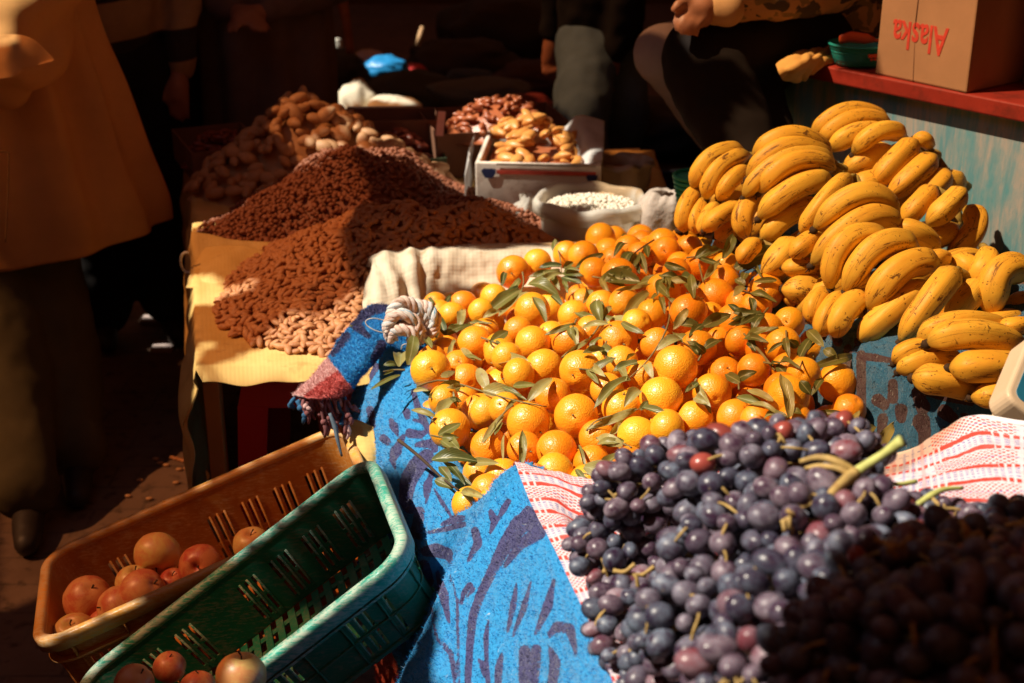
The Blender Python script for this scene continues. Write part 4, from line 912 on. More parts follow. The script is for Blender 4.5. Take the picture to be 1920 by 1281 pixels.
def C2(*ls): return [(a/3.2+500, b/3.2+550, c/3.2+500, d/3.2+550, w_/3.2)+tuple(r) for a, b, c, d, w_, *r in ls]
def T3(*ls): return [(a/3.2+900, b/3.2+420) for a, b in ls]
def T2(*ls): return [(a/3.2+500, b/3.2+550) for a, b in ls]
sprig('fan of drooping olive leaves on a short twig in front of the back left oranges', T3((255, 290), (262, 350), (245, 420)), C3((240, 330, 160, 470, 70), (235, 400, 25, 550, 75), (250, 400, 110, 555, 70), (262, 410, 305, 550, 75, 'leafpale'), (320, 440, 400, 600, 60), (290, 360, 480, 440, 70), (430, 430, 500, 500, 40, 'leafdk'), (230, 380, 60, 500, 55, 'leafdk'), (150, 290, 130, 380, 40, 'leafdk')))
sprig('dense tuft of small bright leaves at the back of the lit oranges', T3((450, 95), (480, 200), (490, 300)), C3((450, 95, 490, 240, 50, 'leafdk'), (490, 250, 350, 265, 40, 'leafdk'), (480, 280, 285, 320, 50), (490, 300, 330, 380, 45), (500, 290, 620, 310, 55, 'leafdk'), (490, 320, 610, 355, 55, 'leafdk'), (500, 270, 560, 230, 35), (440, 310, 480, 400, 40), (500, 340, 530, 420, 36), (420, 340, 360, 290, 36), (520, 300, 600, 280, 30)))
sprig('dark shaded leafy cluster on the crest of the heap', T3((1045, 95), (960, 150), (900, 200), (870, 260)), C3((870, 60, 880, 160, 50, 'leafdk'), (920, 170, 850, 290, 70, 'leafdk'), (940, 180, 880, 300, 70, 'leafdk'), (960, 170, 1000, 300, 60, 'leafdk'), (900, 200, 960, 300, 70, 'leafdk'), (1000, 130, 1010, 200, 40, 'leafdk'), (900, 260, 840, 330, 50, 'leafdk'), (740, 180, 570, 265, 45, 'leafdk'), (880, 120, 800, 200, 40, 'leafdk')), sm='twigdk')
sprig('broad grey green leaf lying flat over the shaded oranges at the crest', T3((1000, 330), (985, 370)), C3((960, 345, 728, 320, 95, 'leafdk'), (1000, 370, 810, 400, 36, 'leafpale')))
sprig('long arching twig with pale leaves crossing the middle oranges', T3((1135, 470), (1140, 560), (1100, 680), (1000, 830), (900, 920)), C3((1010, 410, 845, 600, 75, 'leafpale'), (1060, 420, 1025, 600, 45), (1085, 440, 1110, 540, 40), (1060, 350, 1140, 440, 50), (1130, 440, 1240, 520, 30), (1245, 510, 1160, 635, 55), (1160, 650, 1310, 770, 55), (1200, 690, 1060, 760, 60, 'leafpale'), (900, 800, 890, 780, 60, 'leafdk'), (945, 830, 795, 885, 80, 'leafdk'), (1000, 840, 1040, 930, 60, 'leafpale'), (900, 930, 680, 1115, 60), (830, 860, 880, 940, 50, 'leafpale'), (960, 1000, 865, 1100, 70, 'leafpale')))
sprig('slim pale sprig of leaves above the centre oranges', T3((780, 500), (740, 570), (650, 700), (500, 800)), C3((640, 390, 620, 480, 60, 'leafpale'), (790, 500, 700, 600, 50, 'leafpale'), (770, 600, 610, 630, 45), (760, 590, 800, 560, 50), (730, 680, 650, 760, 40, 'leaf'), (660, 690, 490, 800, 36), (780, 560, 1000, 670, 60, 'leafpale'), (850, 590, 990, 660, 50)))
sprig('pair of leaves tucked between oranges right of the middle', T3((1300, 930), (1270, 980)), C3((1310, 950, 1230, 1010, 55, 'leafdk'), (1300, 960, 1390, 1140, 55, 'leafpale'), (1280, 960, 1240, 1000, 40, 'leafpale'), (1290, 1040, 1370, 1080, 50)))
sprig('big upright leaf with pale leaflets at the right front of the oranges', T3((1850, 1160), (1700, 1080), (1550, 1030)), C3((1860, 1160, 1800, 895, 90, 'leafpale'), (1700, 1090, 1540, 1040, 50, 'leaf'), (1800, 1150, 1620, 1080, 50, 'leafpale'), (1760, 1060, 1600, 995, 50, 'leafpale'), (1840, 1150, 1700, 1170, 40), (1870, 1120, 1930, 1140, 40)))
sprig('single blunt twig sticking up among the shaded oranges', T3((1640, 722), (1700, 790), (1770, 880)), C3((1740, 850, 1800, 830, 26, 'leafdk'),), stemr=.0028)
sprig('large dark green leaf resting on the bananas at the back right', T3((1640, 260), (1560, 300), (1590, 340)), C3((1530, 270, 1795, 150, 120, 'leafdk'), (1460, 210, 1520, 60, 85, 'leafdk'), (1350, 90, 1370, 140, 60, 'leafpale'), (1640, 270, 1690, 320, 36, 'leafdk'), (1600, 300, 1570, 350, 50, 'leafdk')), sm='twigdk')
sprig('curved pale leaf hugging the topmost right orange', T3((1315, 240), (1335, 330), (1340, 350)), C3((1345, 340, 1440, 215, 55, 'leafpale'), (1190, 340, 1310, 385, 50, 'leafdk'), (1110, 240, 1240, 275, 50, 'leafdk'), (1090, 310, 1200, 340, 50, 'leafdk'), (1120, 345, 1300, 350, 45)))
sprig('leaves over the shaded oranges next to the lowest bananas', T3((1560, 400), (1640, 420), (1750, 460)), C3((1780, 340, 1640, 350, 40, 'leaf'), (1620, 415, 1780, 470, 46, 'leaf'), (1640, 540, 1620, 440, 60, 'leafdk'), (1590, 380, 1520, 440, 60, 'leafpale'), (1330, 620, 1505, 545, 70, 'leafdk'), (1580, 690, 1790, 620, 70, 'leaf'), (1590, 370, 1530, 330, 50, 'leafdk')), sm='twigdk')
sprig('row of upright olive leaves behind the leftmost orange', T2((830, 460), (760, 460), (700, 470)), C2((850, 430, 885, 240, 75, 'leaf'), (990, 330, 945, 255, 55, 'leaf'), (800, 440, 810, 360, 90, 'leafpale'), (780, 430, 700, 430, 32, 'leafdk'), (800, 490, 620, 580, 40, 'leaf'), (760, 465, 700, 490, 24), (1160, 210, 1175, 100, 50, 'leafpale'), (1240, 190, 1170, 290, 60), (1210, 175, 1350, 180, 24), (1060, 250, 1200, 190, 40)))
sprig('lone small leaves lying on the blanket left of the rope', T2((500, 195), (560, 205), (600, 200)), C2((595, 195, 495, 200, 22), (600, 195, 510, 235, 26), (700, 210, 735, 160, 28)))
sprig('tangle of thin dark leaves at the back left of the oranges by the rope', T2((960, 40), (1010, 120), (1080, 230)), C2((1110, 10, 1040, 110, 40, 'leafdk'), (1060, 200, 960, 95, 45, 'leafdk'), (1075, 250, 1030, 130, 45, 'leafdk'), (1000, 60, 970, 25, 24, 'leafdk'), (1080, 240, 1160, 180, 40), (1130, 280, 1090, 400, 40, 'leafpale'), (1170, 330, 1250, 400, 36, 'leafpale'), (1190, 370, 1290, 400, 32), (1300, 150, 1410, 110, 46)))
sprig('winding twig with broad shaded leaves across the left oranges', T2((900, 560), (1050, 510), (1200, 560), (1400, 620), (1560, 660), (1680, 680)), C2((1160, 545, 970, 630, 85, 'leaf'), (1045, 500, 1130, 470, 40, 'leafpale'), (880, 590, 970, 585, 36, 'leafpale'), (1270, 450, 1330, 590, 80, 'leafpale'), (1300, 580, 1540, 640, 90, 'leafpale'), (1350, 415, 1570, 400, 70, 'leafpale'), (1570, 645, 1715, 510, 90, 'leafpale'), (1480, 555, 1620, 550, 40), (1080, 570, 1190, 560, 40), (1410, 560, 1560, 640, 40)))
sprig('curled leaves on a stalk above the shadowed front left orange', T2((870, 700), (960, 730), (1000, 770)), C2((1150, 640, 1010, 770, 75, 'leafpale'), (1010, 740, 870, 700, 52, 'leafpale'), (1140, 680, 1120, 590, 20), (1100, 630, 1170, 650, 40)))
sprig('long yellow green leaf trailing down the front left oranges', T2((1480, 670), (1420, 720), (1340, 850), (1300, 900)), C2((1420, 730, 1285, 905, 60, 'leafpale'), (1400, 770, 1370, 850, 40), (1500, 640, 1430, 700, 30)))
sprig('bare dark twig with long leaves sticking out over the blanket rim', T2((790, 880), (880, 950), (960, 1020), (1050, 1110), (1150, 1180)), C2((990, 1000, 1270, 1010, 85, 'leafdk'), (1210, 1020, 1395, 1020, 60, 'leafpale'), (1010, 1120, 1120, 1170, 60, 'leafdk'), (1040, 1040, 1110, 1130, 50, 'leafdk'), (1060, 1010, 1190, 1150, 40, 'leafdk'), (1170, 1190, 1330, 1235, 60, 'leafpale'), (1080, 1040, 1240, 1160, 30, 'leafdk'), (1180, 1200, 1250, 1260, 50, 'leafpale')), stemr=.0026, sm='twigdk')
sprig('bright green pointed leaf standing upright behind the corner of the checked cloth', T2((1535, 1025), (1530, 990)), C2((1530, 1030, 1535, 820, 62, 'leaf'), (1420, 1000, 1425, 850, 24, 'leafpale')), lift=.03)
sprig('wide yellow green leaf flat in front of the checked cloth edge', T2((2230, 1130), (2100, 1120), (1900, 1080)), [(1095, 875, 1195, 905, 34, 'leafpale'), (1130, 880, 1165, 848, 18, 'leaf'), (1080, 880, 1100, 905, 12, 'leaf'), (1085, 835, 1098, 888, 8, 'leaf')], lift=.02)
sprig('stalk with pale leaf hooked over the front oranges', T3((640, 1240), (720, 1170), (960, 1110)), C3((940, 1110, 640, 1235, 50, 'leafpale'), (970, 1100, 1170, 1180, 40, 'leafdk'), (860, 1180, 770, 1280, 50, 'leafpale'), (960, 1115, 1010, 1060, 36)))
def loose(label, pts): sprig(label, [pts[0][:2], (pts[0][0]+6, pts[0][1]+9)], pts, lift=.006)
sprig('fan of dry leaves in the gap between oranges and dull blue blanket', [(1640, 850), (1600, 830), (1570, 790)], [(1590, 850, 1612, 770, 26, 'leafpale'), (1580, 830, 1555, 795, 24, 'leafpale'), (1600, 830, 1570, 870, 22, 'leafpale'), (1600, 840, 1640, 800, 24, 'leaf'), (1640, 850, 1676, 792, 22, 'leafpale'), (1610, 850, 1660, 845, 12, 'leaf'), (1530, 775, 1600, 782, 12, 'leaf'), (1560, 800, 1530, 830, 16, 'leafpale'), (1590, 860, 1560, 815, 16, 'leaf')], lift=.02)
sprig('dark curled leaves between the shaded oranges and the lowest bananas', [(1530, 640), (1512, 660), (1500, 690)], [(1520, 635, 1495, 680, 22, 'leafdk'), (1515, 620, 1545, 650, 18, 'leaf'), (1600, 668, 1510, 693, 16, 'leaf'), (1545, 655, 1570, 672, 16, 'leafdk'), (1500, 715, 1520, 740, 18, 'leafdk'), (1545, 712, 1522, 742, 14, 'leafdk')], sm='twigdk', lift=.03)
rr = random.Random(21); gl = 'small leafy sprig wedged between oranges of the heap'
for k in range(20):
    c = ORP[rr.randrange(0, 100)]; x, y = c[2]+rr.uniform(-30, 30), c[3]+rr.uniform(10, 34)
    if x > 1540 or y > 900: continue
    a0 = rr.uniform(0, 6.28); ls = []
    for q in range(rr.randint(2, 4)):
        a = a0+rr.uniform(-1.3, 1.3); L = rr.uniform(28, 58); ls.append((x+rr.uniform(-6, 6), y+rr.uniform(-6, 6), x+math.cos(a)*L, y+math.sin(a)*L*.7, rr.uniform(12, 21)))
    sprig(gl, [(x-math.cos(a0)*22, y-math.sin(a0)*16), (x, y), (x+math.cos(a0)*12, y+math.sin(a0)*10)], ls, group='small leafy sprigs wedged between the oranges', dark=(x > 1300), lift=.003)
# ================================================================ BANANAS
def banana_mat():
    m, t, b = nodes('banana_peel'); v = coords(t, 'Object', rnd=True); uv = nd(t, 'TexCoord').outputs['UV']; sx = nd(t, 'SeparateXYZ', {0: uv}); oi = nd(t, 'ObjectInfo')
    c = mix(t, oi.outputs['Random'], (.78, .42, .04), (.82, .50, .06)); c = mix(t, mth(t, 'MULTIPLY', step(t, ntex(t, v, 16, 5, .6), .45, .7), .5), c, (.68, .30, .03))
    y = sx.outputs[1]; ends = mth(t, 'MAXIMUM', step(t, y, .24, .04), step(t, y, .86, 1.0)); c = mix(t, mth(t, 'MULTIPLY', ends, .75), c, (.28, .22, .045))
    rg = nd(t, 'TexWave', {'Vector': nd(t, 'CombineXYZ', {0: sx.outputs[0]}).outputs[0], 'Scale': 1.6, 'Distortion': .4}).outputs[1]
    suv = nd(t, 'Mapping', {'Vector': uv, 'Scale': (26, 4.5, 1)}).outputs[0]; off = nd(t, 'VectorMath', {0: suv, 1: nd(t, 'CombineXYZ', {0: mth(t, 'MULTIPLY', oi.outputs['Random'], 91.0), 1: mth(t, 'MULTIPLY', oi.outputs['Random'], 57.0)}).outputs[0]}, operation='ADD').outputs[0]
    bru = step(t, ntex(t, off, .42, 7, .78, .8), .575, .60); bru2 = step(t, ntex(t, v, 48, 6, .75, .5), .61, .635)
    vo = nd(t, 'TexVoronoi', {'Vector': v, 'Scale': 140.0}); dots = step(t, vo.outputs[0], .24, .16)
    f = mth(t, 'MAXIMUM', mth(t, 'MAXIMUM', bru, bru2), mth(t, 'MULTIPLY', mth(t, 'MULTIPLY', dots, step(t, ntex(t, v, 30, 2), .52, .58)), .8))
    c = mix(t, mth(t, 'MULTIPLY', step(t, ntex(t, off, .42, 7, .78, .8), .50, .60), .45), c, (.50, .20, .03)); c = mix(t, mth(t, 'MULTIPLY', f, .85), c, (.10, .032, .012))
    t.links.new(c, b.inputs['Base Color']); b.inputs['Roughness'].default_value = .50; b.inputs['Specular IOR Level'].default_value = .35
    b.inputs['Subsurface Weight'].default_value = .08; b.inputs['Subsurface Radius'].default_value = (.006, .003, .001)
    bump(t, b, mth(t, 'ADD', ntex(t, v, 90, 3), mth(t, 'MULTIPLY', f, -.5)), .22, .002)
    return m
M['banana'] = banana_mat(); M['bantip'] = simple('banana_tip', (.045, .025, .015), .9, .4, 120); M['banstem'] = simple('banana_stem', (.34, .25, .06), .7, .35, 80, dirt=(.09, .05, .02))
def banana(parent, a, m_, b, w_, d, k, rnd, name='banana', stem=True):
    A = P(*a, d+.035); Mi = P(*m_, d-.012); B = P(*b, d+.004); r = w_*d/FPX*.5*1.22
    C = Mi*2-(A+B)*.5; pts = []; n = 26
    for i in range(n+1): t = i/n; pts.append(A*(1-t)**2+C*(2*t*(1-t))+B*t*t)
    Lg = sum((pts[i+1]-pts[i]).length for i in range(n))
    vs, fs, uv = [], [], []; sides = 20; up0 = (C-(A+B)*.5); up0 = up0.normalized() if up0.length > 1e-4 else V((0, 0, 1)); ph = rnd.uniform(-.3, .3)
    for i in range(n+1):
        t = i/n; T = (pts[min(i+1, n)]-pts[max(i-1, 0)]).normalized(); N_ = (up0-T*up0.dot(T)).normalized(); Bn = T.cross(N_)
        s = t*Lg
        e0 = min(1, s/(r*1.5)); e1 = min(1, (Lg-s)/(r*1.7)); f0 = .34+.66*(math.sin(e0*math.pi/2)**1.1); f1 = .20+.80*(math.sin(e1*math.pi/2)**.8)
        rr_ = r*min(f0, f1)*(1+.03*math.sin(t*7+ph*9))
        for j in range(sides):
            th = 2*math.pi*j/sides+ph
            fac = 1+(.05*math.cos(5*th)+.018*math.cos(10*th))*min(1, e0*1.2)     # five soft ridges
            vs.append(pts[i]+(N_*math.cos(th)+Bn*math.sin(th))*rr_*fac); uv.append((j/sides, t))
    for i in range(n):
        for j in range(sides): a_ = i*sides+j; b_ = i*sides+(j+1) % sides; fs.append((a_, b_, b_+sides, a_+sides))
    fs.append(tuple(range(sides))[::-1]); fs.append(tuple(n*sides+j for j in range(sides)))
    o = obj(name, vs, fs, M['banana'], parent, uv=uv)
    T = (pts[-1]-pts[-3]).normalized(); e = pts[-1]
    w2 = V((rnd.uniform(-.4, .4), rnd.uniform(-.4, .4), rnd.uniform(-.6, .2)))
    parts = [tube([e-T*.002, e+T*.004, e+T*.008+w2*.003], [r*.30, r*.36, r*.24], 9)[:2]]
    for q in range(3): parts.append(tube([e+T*.006, e+T*.012+V((rnd.uniform(-.5, .5), rnd.uniform(-.3, .3), rnd.uniform(-.6, .3)))*.010], [.0018, .0008], 5)[:2])
    obj('blossom_tip', *merge(parts), M['bantip'], o)
    if stem:
        T0 = (pts[0]-pts[2]).normalized(); s0 = pts[0]; e2 = s0+T0*.022-V((0, 0, .004)); obj('stem', *tube([s0-T0*.002, s0+T0*.010, e2], [r*.36, r*.30, r*.36], 8)[:2], M['banstem'], o); return e2
    return A
def H(ox, oy, s, label, d, lst, step_=-.010, crown=True):
    rnd = random.Random(int(d*1000)+len(lst)*7); xs = [q for q in lst]
    A0 = xs[0][0]; base = P((xs[0][0][0]/s+ox), (xs[0][0][1]/s+oy), d)
    t = empty('banana_bunch', base, label, 'bananas'); roots = []
    for k, (a, m_, b, w_, *ex) in enumerate(xs):
        dd = d+step_*k+(ex[0] if ex else 0)
        f = lambda p: (p[0]/s+ox, p[1]/s+oy)
        roots.append(banana(t, f(a), f(m_), f(b), w_/s, dd, k, rnd))
    if crown and len(roots) > 1:
        c = sum((r for r in roots[:4]), V())/len(roots[:4]); c = c+V((.005, .02, -.005))
        obj('crown', *merge([sphere(c, .016, 10, 8, (1.2, .9, .8))[:2]]+[tube([r, r.lerp(c, .6), c], [.008, .010, .012], 8)[:2] for r in roots[:4] if (r-c).length < .09]), M['banstem'], t)
Hh = lambda *a, **k: H(1240, 180, 2.785, *a, **k)
Hh('three plump bananas fanned over four lower ones at the far left of the heap', 2.88, [((430, 300), (265, 315), (165, 485), 84), ((455, 310), (300, 375), (235, 540), 84), ((450, 390), (365, 440), (300, 545), 82), ((205, 470), (120, 590), (125, 705), 72, .03), ((235, 530), (180, 630), (190, 712), 62, .03), ((300, 560), (235, 640), (215, 716), 62, .02), ((425, 575), (310, 625), (225, 702), 80, .0), ((420, 640), (350, 700), (290, 735), 80, .05)])
Hh('high rear bunch with rounded top and brown streaks against the blue counter', 2.98, [((1185, 150), (970, 78), (790, 215), 80), ((1195, 165), (1000, 118), (825, 250), 82), ((1160, 180), (1010, 195), (880, 285), 96), ((1270, 215), (1140, 185), (1000, 305), 84, -.03), ((1210, 290), (1080, 330), (950, 400), 110, .01), ((1150, 390), (1060, 430), (950, 420), 110, .03)])
Hh('large central top bunch of long curved bananas, foremost with a dark bruise', 2.76, [((880, 330), (690, 205), (480, 320), 92), ((890, 340), (660, 262), (450, 430), 90), ((895, 350), (650, 325), (430, 530), 88), ((900, 380), (690, 345), (510, 505), 92), ((880, 440), (700, 480), (510, 640), 104), ((525, 510), (430, 610), (450, 745), 92, .05), ((830, 565), (660, 630), (530, 760), 96, .04)])
Hh('right rear bunch of four stubby bananas leaning on the counter', 2.88, [((1330, 245), (1225, 335), (1105, 475), 102), ((1425, 320), (1320, 410), (1185, 530), 104), ((1480, 400), (1420, 480), (1300, 560), 110, .02), ((1400, 270), (1375, 230), (1320, 220), 64, .06), ((1190, 420), (1090, 450), (990, 470), 100, .05)])
Hh('small bunch of spreading bananas right of the heap by the counter', 2.74, [((1420, 490), (1350, 560), (1255, 665), 96), ((1570, 500), (1500, 570), (1390, 672), 104, -.02), ((1590, 590), (1640, 690), (1490, 840), 104, .03), ((1540, 680), (1450, 730), (1380, 730), 90, .03)])
Hh('middle bunch with a slim greenish banana standing at its left', 2.60, [((985, 425), (860, 530), (730, 720), 78, .04), ((1225, 650), (1050, 515), (800, 695), 112), ((1235, 690), (1050, 640), (785, 885), 108), ((840, 735), (745, 780), (690, 835), 92, .04), ((1435, 810), (1340, 715), (1210, 700), 96, .05)])
Hh('flat shaded bananas under the left side, half covered by a dark leaf', 2.68, [((505, 760), (450, 810), (415, 860), 84), ((710, 770), (630, 840), (540, 940), 130), ((850, 880), (740, 895), (635, 895), 82, -.03), ((850, 990), (740, 1010), (640, 1010), 120, -.02), ((800, 1040), (720, 1050), (650, 1060), 90, .02)])
Hh('big front bunch of thick clean bananas above the blue blanket', 2.44, [((1195, 750), (960, 760), (880, 1010), 104, .02), ((1330, 800), (1130, 785), (960, 1025), 116, .01), ((1435, 880), (1250, 900), (1085, 1120), 128), ((870, 1010), (795, 1090), (800, 1180), 80, .05), ((960, 1030), (865, 1140), (845, 1250), 90, .04), ((1080, 1030), (955, 1130), (915, 1255), 116, .04), ((1400, 990), (1220, 1110), (1035, 1280), 118, .04)])
Hh('single line of bananas standing upright right of the big front bunch', 2.36, [((1530, 920), (1420, 1050), (1250, 1285), 120), ((1650, 1000), (1600, 1060), (1480, 1200), 116, .06)])
Hh('bruised bananas at the right edge with a dry brown stem pointing up', 2.46, [((1690, 800), (1690, 890), (1600, 975), 110), ((1540, 860), (1590, 880), (1640, 930), 96, .04), ((1770, 900), (1730, 930), (1690, 970), 90, .05), ((1930, 930), (1760, 930), (1735, 1170), 140, -.02), ((1940, 1070), (1860, 1100), (1800, 1170), 110, .04), ((1500, 850), (1440, 850), (1400, 880), 80, .06)])
H(1440, 560, 3.202, 'front right bunch lying flat on the maroon blue blanket next to the scale', 2.20, [((1440, 190), (1160, 140), (900, 250), 116, .03), ((1540, 300), (1240, 215), (960, 270), 150, .0), ((1100, 330), (900, 295), (760, 385), 100, .04), ((1160, 370), (950, 365), (785, 440), 116, .035), ((1330, 560), (1080, 500), (875, 480), 156, .0), ((1590, 420), (1330, 410), (1095, 420), 156, -.03), ((1600, 590), (1420, 580), (1225, 595), 130, -.03), ((1640, 190), (1500, 165), (1400, 185), 90, .05)], step_=-.002)
# hidden lower bananas that carry the pile
rb = random.Random(5); gb = 'bananas lying in the shaded middle of the heap under the bunches in front'
t_ = empty('banana_bunch', P(1560, 500, 2.8), 'half hidden bunch in the dark core of the heap under all the others', 'bananas')
for (x, y, d) in [(1450, 420, 2.86), (1520, 470, 2.82), (1600, 420, 2.86), (1650, 470, 2.76), (1720, 470, 2.76), (1560, 560, 2.62), (1620, 600, 2.56), (1680, 560, 2.6), (1740, 620, 2.45), (1800, 560, 2.6), (1400, 450, 2.92), (1480, 520, 2.76), (1850, 640, 2.4), (1780, 520, 2.66), (1660, 330, 3.02), (1740, 380, 2.95), (1340, 400, 3.0)]:
    a = rb.uniform(-.5, .5); L = 65; banana(t_, (x+L, y-L*.4+a*30), (x+10, y-26), (x-L, y+L*.5), 44, d, 0, rb)
# ================================================================ GRAPES
def grape_mat():
    m, t, b = nodes('grape_skin'); v = coords(t, 'Object', (.012, .012, .012), rnd=True); oi = nd(t, 'ObjectInfo'); R_ = oi.outputs['Random']
    c = mix(t, R_, (.020, .010, .028), (.050, .018, .040)); c = mix(t, step(t, R_, .86, .98), c, (.16, .03, .04))
    n = step(t, ntex(t, v, 75, 4, .65), .36, .68); bl = mix(t, step(t, R_, .3, .8), (.17, .21, .28), (.30, .24, .29)); f = mth(t, 'MULTIPLY', n, mth(t, 'MULTIPLY_ADD', mth(t, 'FRACT', mth(t, 'MULTIPLY', R_, 13.7)), .6, .4))
    c = mix(t, f, c, bl); c = mix(t, step(t, ntex(t, v, 160, 4, .7), .68, .73), c, (.25, .17, .10)); t.links.new(c, b.inputs['Base Color'])
    b.inputs['Roughness'].default_value = .42; t.links.new(mth(t, 'MULTIPLY_ADD', f, .3, .30), b.inputs['Roughness']); b.inputs['Specular IOR Level'].default_value = .42
    b.inputs['Subsurface Weight'].default_value = .08; b.inputs['Subsurface Radius'].default_value = (.004, .001, .001)
    return m
M['grape'] = grape_mat(); M['grapered'] = simple('red_grape_skin', (.24, .045, .035), .3, .2, 60, spec=.5, rnd=.25); M['rachis'] = simple('grape_stalk', (.38, .25, .08), .7, .35, 70, dirt=(.30, .15, .05)); M['rachisg'] = simple('grape_stalk_green', (.46, .46, .14), .6, .25, 70)
GM = []
for s in range(3):
    vs, fs, uv = sphere((0, 0, 0), 1, 18, 13, (1, 1, 1.08+.07*s)); vs = [v*(1+.02*noise.noise(v*2+V((s*5, 0, 0)))) for v in vs]; GM.append(mesh('grape_body', vs, fs, M['grape'], uv=uv))
GR = mesh('grape_red', vs, fs, M['grapered'], uv=uv)
PED = mesh('pedicel', *tube([V((0, 0, .95)), V((.05, 0, 1.3)), V((.2, .05, 1.75))], [.16, .09, .08], 6)[:2], mat=M['rachis'])
ALLG = []
def bunch(label, px, py, d, rx, ry, rz, ang, n, red=0.0, gr=.0117, seed=0, stems=None):
    rnd = random.Random(seed*31+5); c = P(px, py, d); t = empty('grape_bunch', c, label, 'grapes')
    Rm = Matrix.Rotation(ang, 3, 'Z') @ Matrix.Rotation(rnd.uniform(-.25, .25), 3, 'X'); pts = []; tries = 0; vis = []
    while tries < 5200:
        tries += 1; u = V((rnd.gauss(0, 1), rnd.gauss(0, 1), rnd.gauss(0, 1))).normalized(); k = rnd.uniform(.80, 1.0)
        p = c+Rm @ V((u.x*rx*k, u.y*ry*k, u.z*rz*k)); r = gr*1.1*rnd.choice([.72, .88, .95, 1, 1, 1.05, 1.1])
        if all((p-q).length > (r+s)*.86 for q, s in ALLG if abs(p.x-q.x) < .03): ALLG.append((p, r)); pts.append((p, r, u))
    facing = sorted(pts, key=lambda q: -(q[0]-c).dot((cC-c).normalized()) - .0*rnd.random())
    core = [q for q in facing[n:]]
    for i, (p, r, u) in enumerate(facing[:n]):
        q = (c-p+V((rnd.uniform(-.03, .03), rnd.uniform(-.03, .03), rnd.uniform(-.03, .03)))).to_track_quat('Z', 'Y').to_matrix().to_4x4()
        mw = Matrix.Translation(p) @ q @ Matrix.Diagonal((r*rnd.uniform(.92, 1.06), r*rnd.uniform(.90, 1.02), r*rnd.uniform(.95, 1.16), 1)); g = link('grape', GR if rnd.random() < red*.10 else GM[i % 3], t, mw)
        if i % 3 == 0:
            g2 = bpy.data.objects.new('pedicel', PED); COL.objects.link(g2); g2.parent = g
    if core:
        parts = []
        for p, r, u in core: parts.append(sphere(p, r, 9, 6))
        o = obj('grape', *merge(parts)[:2], M['grape'], t, uv=None); tag(o, kind='stuff')
    # main stalk inside the bunch
    a = c-Rm @ V((rx*.9, 0, 0)); b = c+Rm @ V((rx*.9, 0, 0)); obj('stalk', *tube(crv([a, c+V((0, 0, rz*.3)), b], 10), [.003, .0025, .0015], 6)[:2], M['rachis'], t)
    top_ = sorted(pts, key=lambda q: -(q[0]-c).dot(((cC-c).normalized()+V((0, 0, .6)))))[:26]
    for k in range(7):
        p0 = rnd.choice(top_)[0]; p1 = rnd.choice([q for q in top_ if 0 < (q[0]-p0).length < .05] or top_)[0]; up = ((cC-c).normalized()+V((0, 0, .5))).normalized()*gr*1.0
        if not .018 < (p1-p0).length < .055: continue
        pts_ = crv([p0+up*.3, p0.lerp(p1, .3)+up*.85, p0.lerp(p1, .65)+up*.95+V((rnd.uniform(-.004, .004), rnd.uniform(-.004, .004), 0)), p1+up*.35], 8); obj('stalk', *tube(pts_, [.0011, .0016, .0010], 6)[:2], M['rachis'], t)
    for st in stems or []:
        pts_ = crv([P(x, y, dd) for x, y, dd in st[0]], 14); obj('stalk', *tube(pts_, st[1], 8)[:2], M[st[2] if len(st) > 2 else 'rachis'], t)
    return t
def branching(x, y, d, L, a, rnd, depth=2):
    """side stalklets, returned as stem specs"""
    out = []; x1, y1 = x+math.cos(a)*L, y+math.sin(a)*L; m_ = ((x+x1)/2+rnd.uniform(-5, 5), (y+y1)/2+rnd.uniform(-5, 5))
    out.append(([(x, y, d), (*m_, d-.004), (x1, y1, d-.002)], [.0027, .0020, .0026]))
    if depth:
        for q in range(3): out += branching(x+(x1-x)*(.3+.3*q), y+(y1-y)*(.3+.3*q), d-.003, L*.42, a+rnd.choice([-1, 1])*rnd.uniform(.6, 1.2), rnd, depth-1)
    return out
rs = random.Random(3)
bunch('leftmost bunch of dark grapes lying nearest the blue blanket corner', 1175, 1005, 1.70, .098, .066, .045, 1.2, 70, .05, seed=1)
bunch('long bunch of dusty blue grapes at the upper left of the grape heap', 1262, 905, 1.68, .115, .058, .05, .5, 75, .1, seed=2)
bunch('crest bunch with reddish translucent grapes below the last oranges', 1440, 900, 1.52, .115, .065, .060, .2, 90, .55, seed=3, gr=.0122)
bunch('dusty purple bunch on the crest behind the pale branching stalk', 1545, 862, 1.58, .07, .05, .045, .1, 50, .2, seed=4)
bunch('large bunch of grey bloomed grapes in the middle of the heap', 1400, 1015, 1.46, .10, .07, .060, .9, 95, .12, gr=.0124, seed=5, stems=branching(1500, 960, 1.35, 40, 2.6, rs, 1))
bunch('low left bunch with a yellow stalk across it near the cloth hem', 1218, 1165, 1.58, .09, .065, .045, 1.1, 75, .05, seed=6, stems=branching(1150, 1070, 1.54, 62, .15, rs, 1))
bunch('bottom left bunch with looped pale stalks', 1322, 1225, 1.47, .10, .07, .055, .7, 80, .05, seed=7, stems=branching(1180, 1222, 1.44, 60, -.3, rs, 1)+branching(1220, 1130, 1.43, 50, -.25, rs, 1))
bunch('bunch of blue black grapes below centre with a forked yellow stalk', 1375, 1160, 1.39, .10, .07, .06, .4, 90, .08, gr=.0122, seed=8, stems=branching(1372, 1215, 1.29, 70, -.9, rs, 2)+branching(1430, 1110, 1.29, 62, -.45, rs, 1))
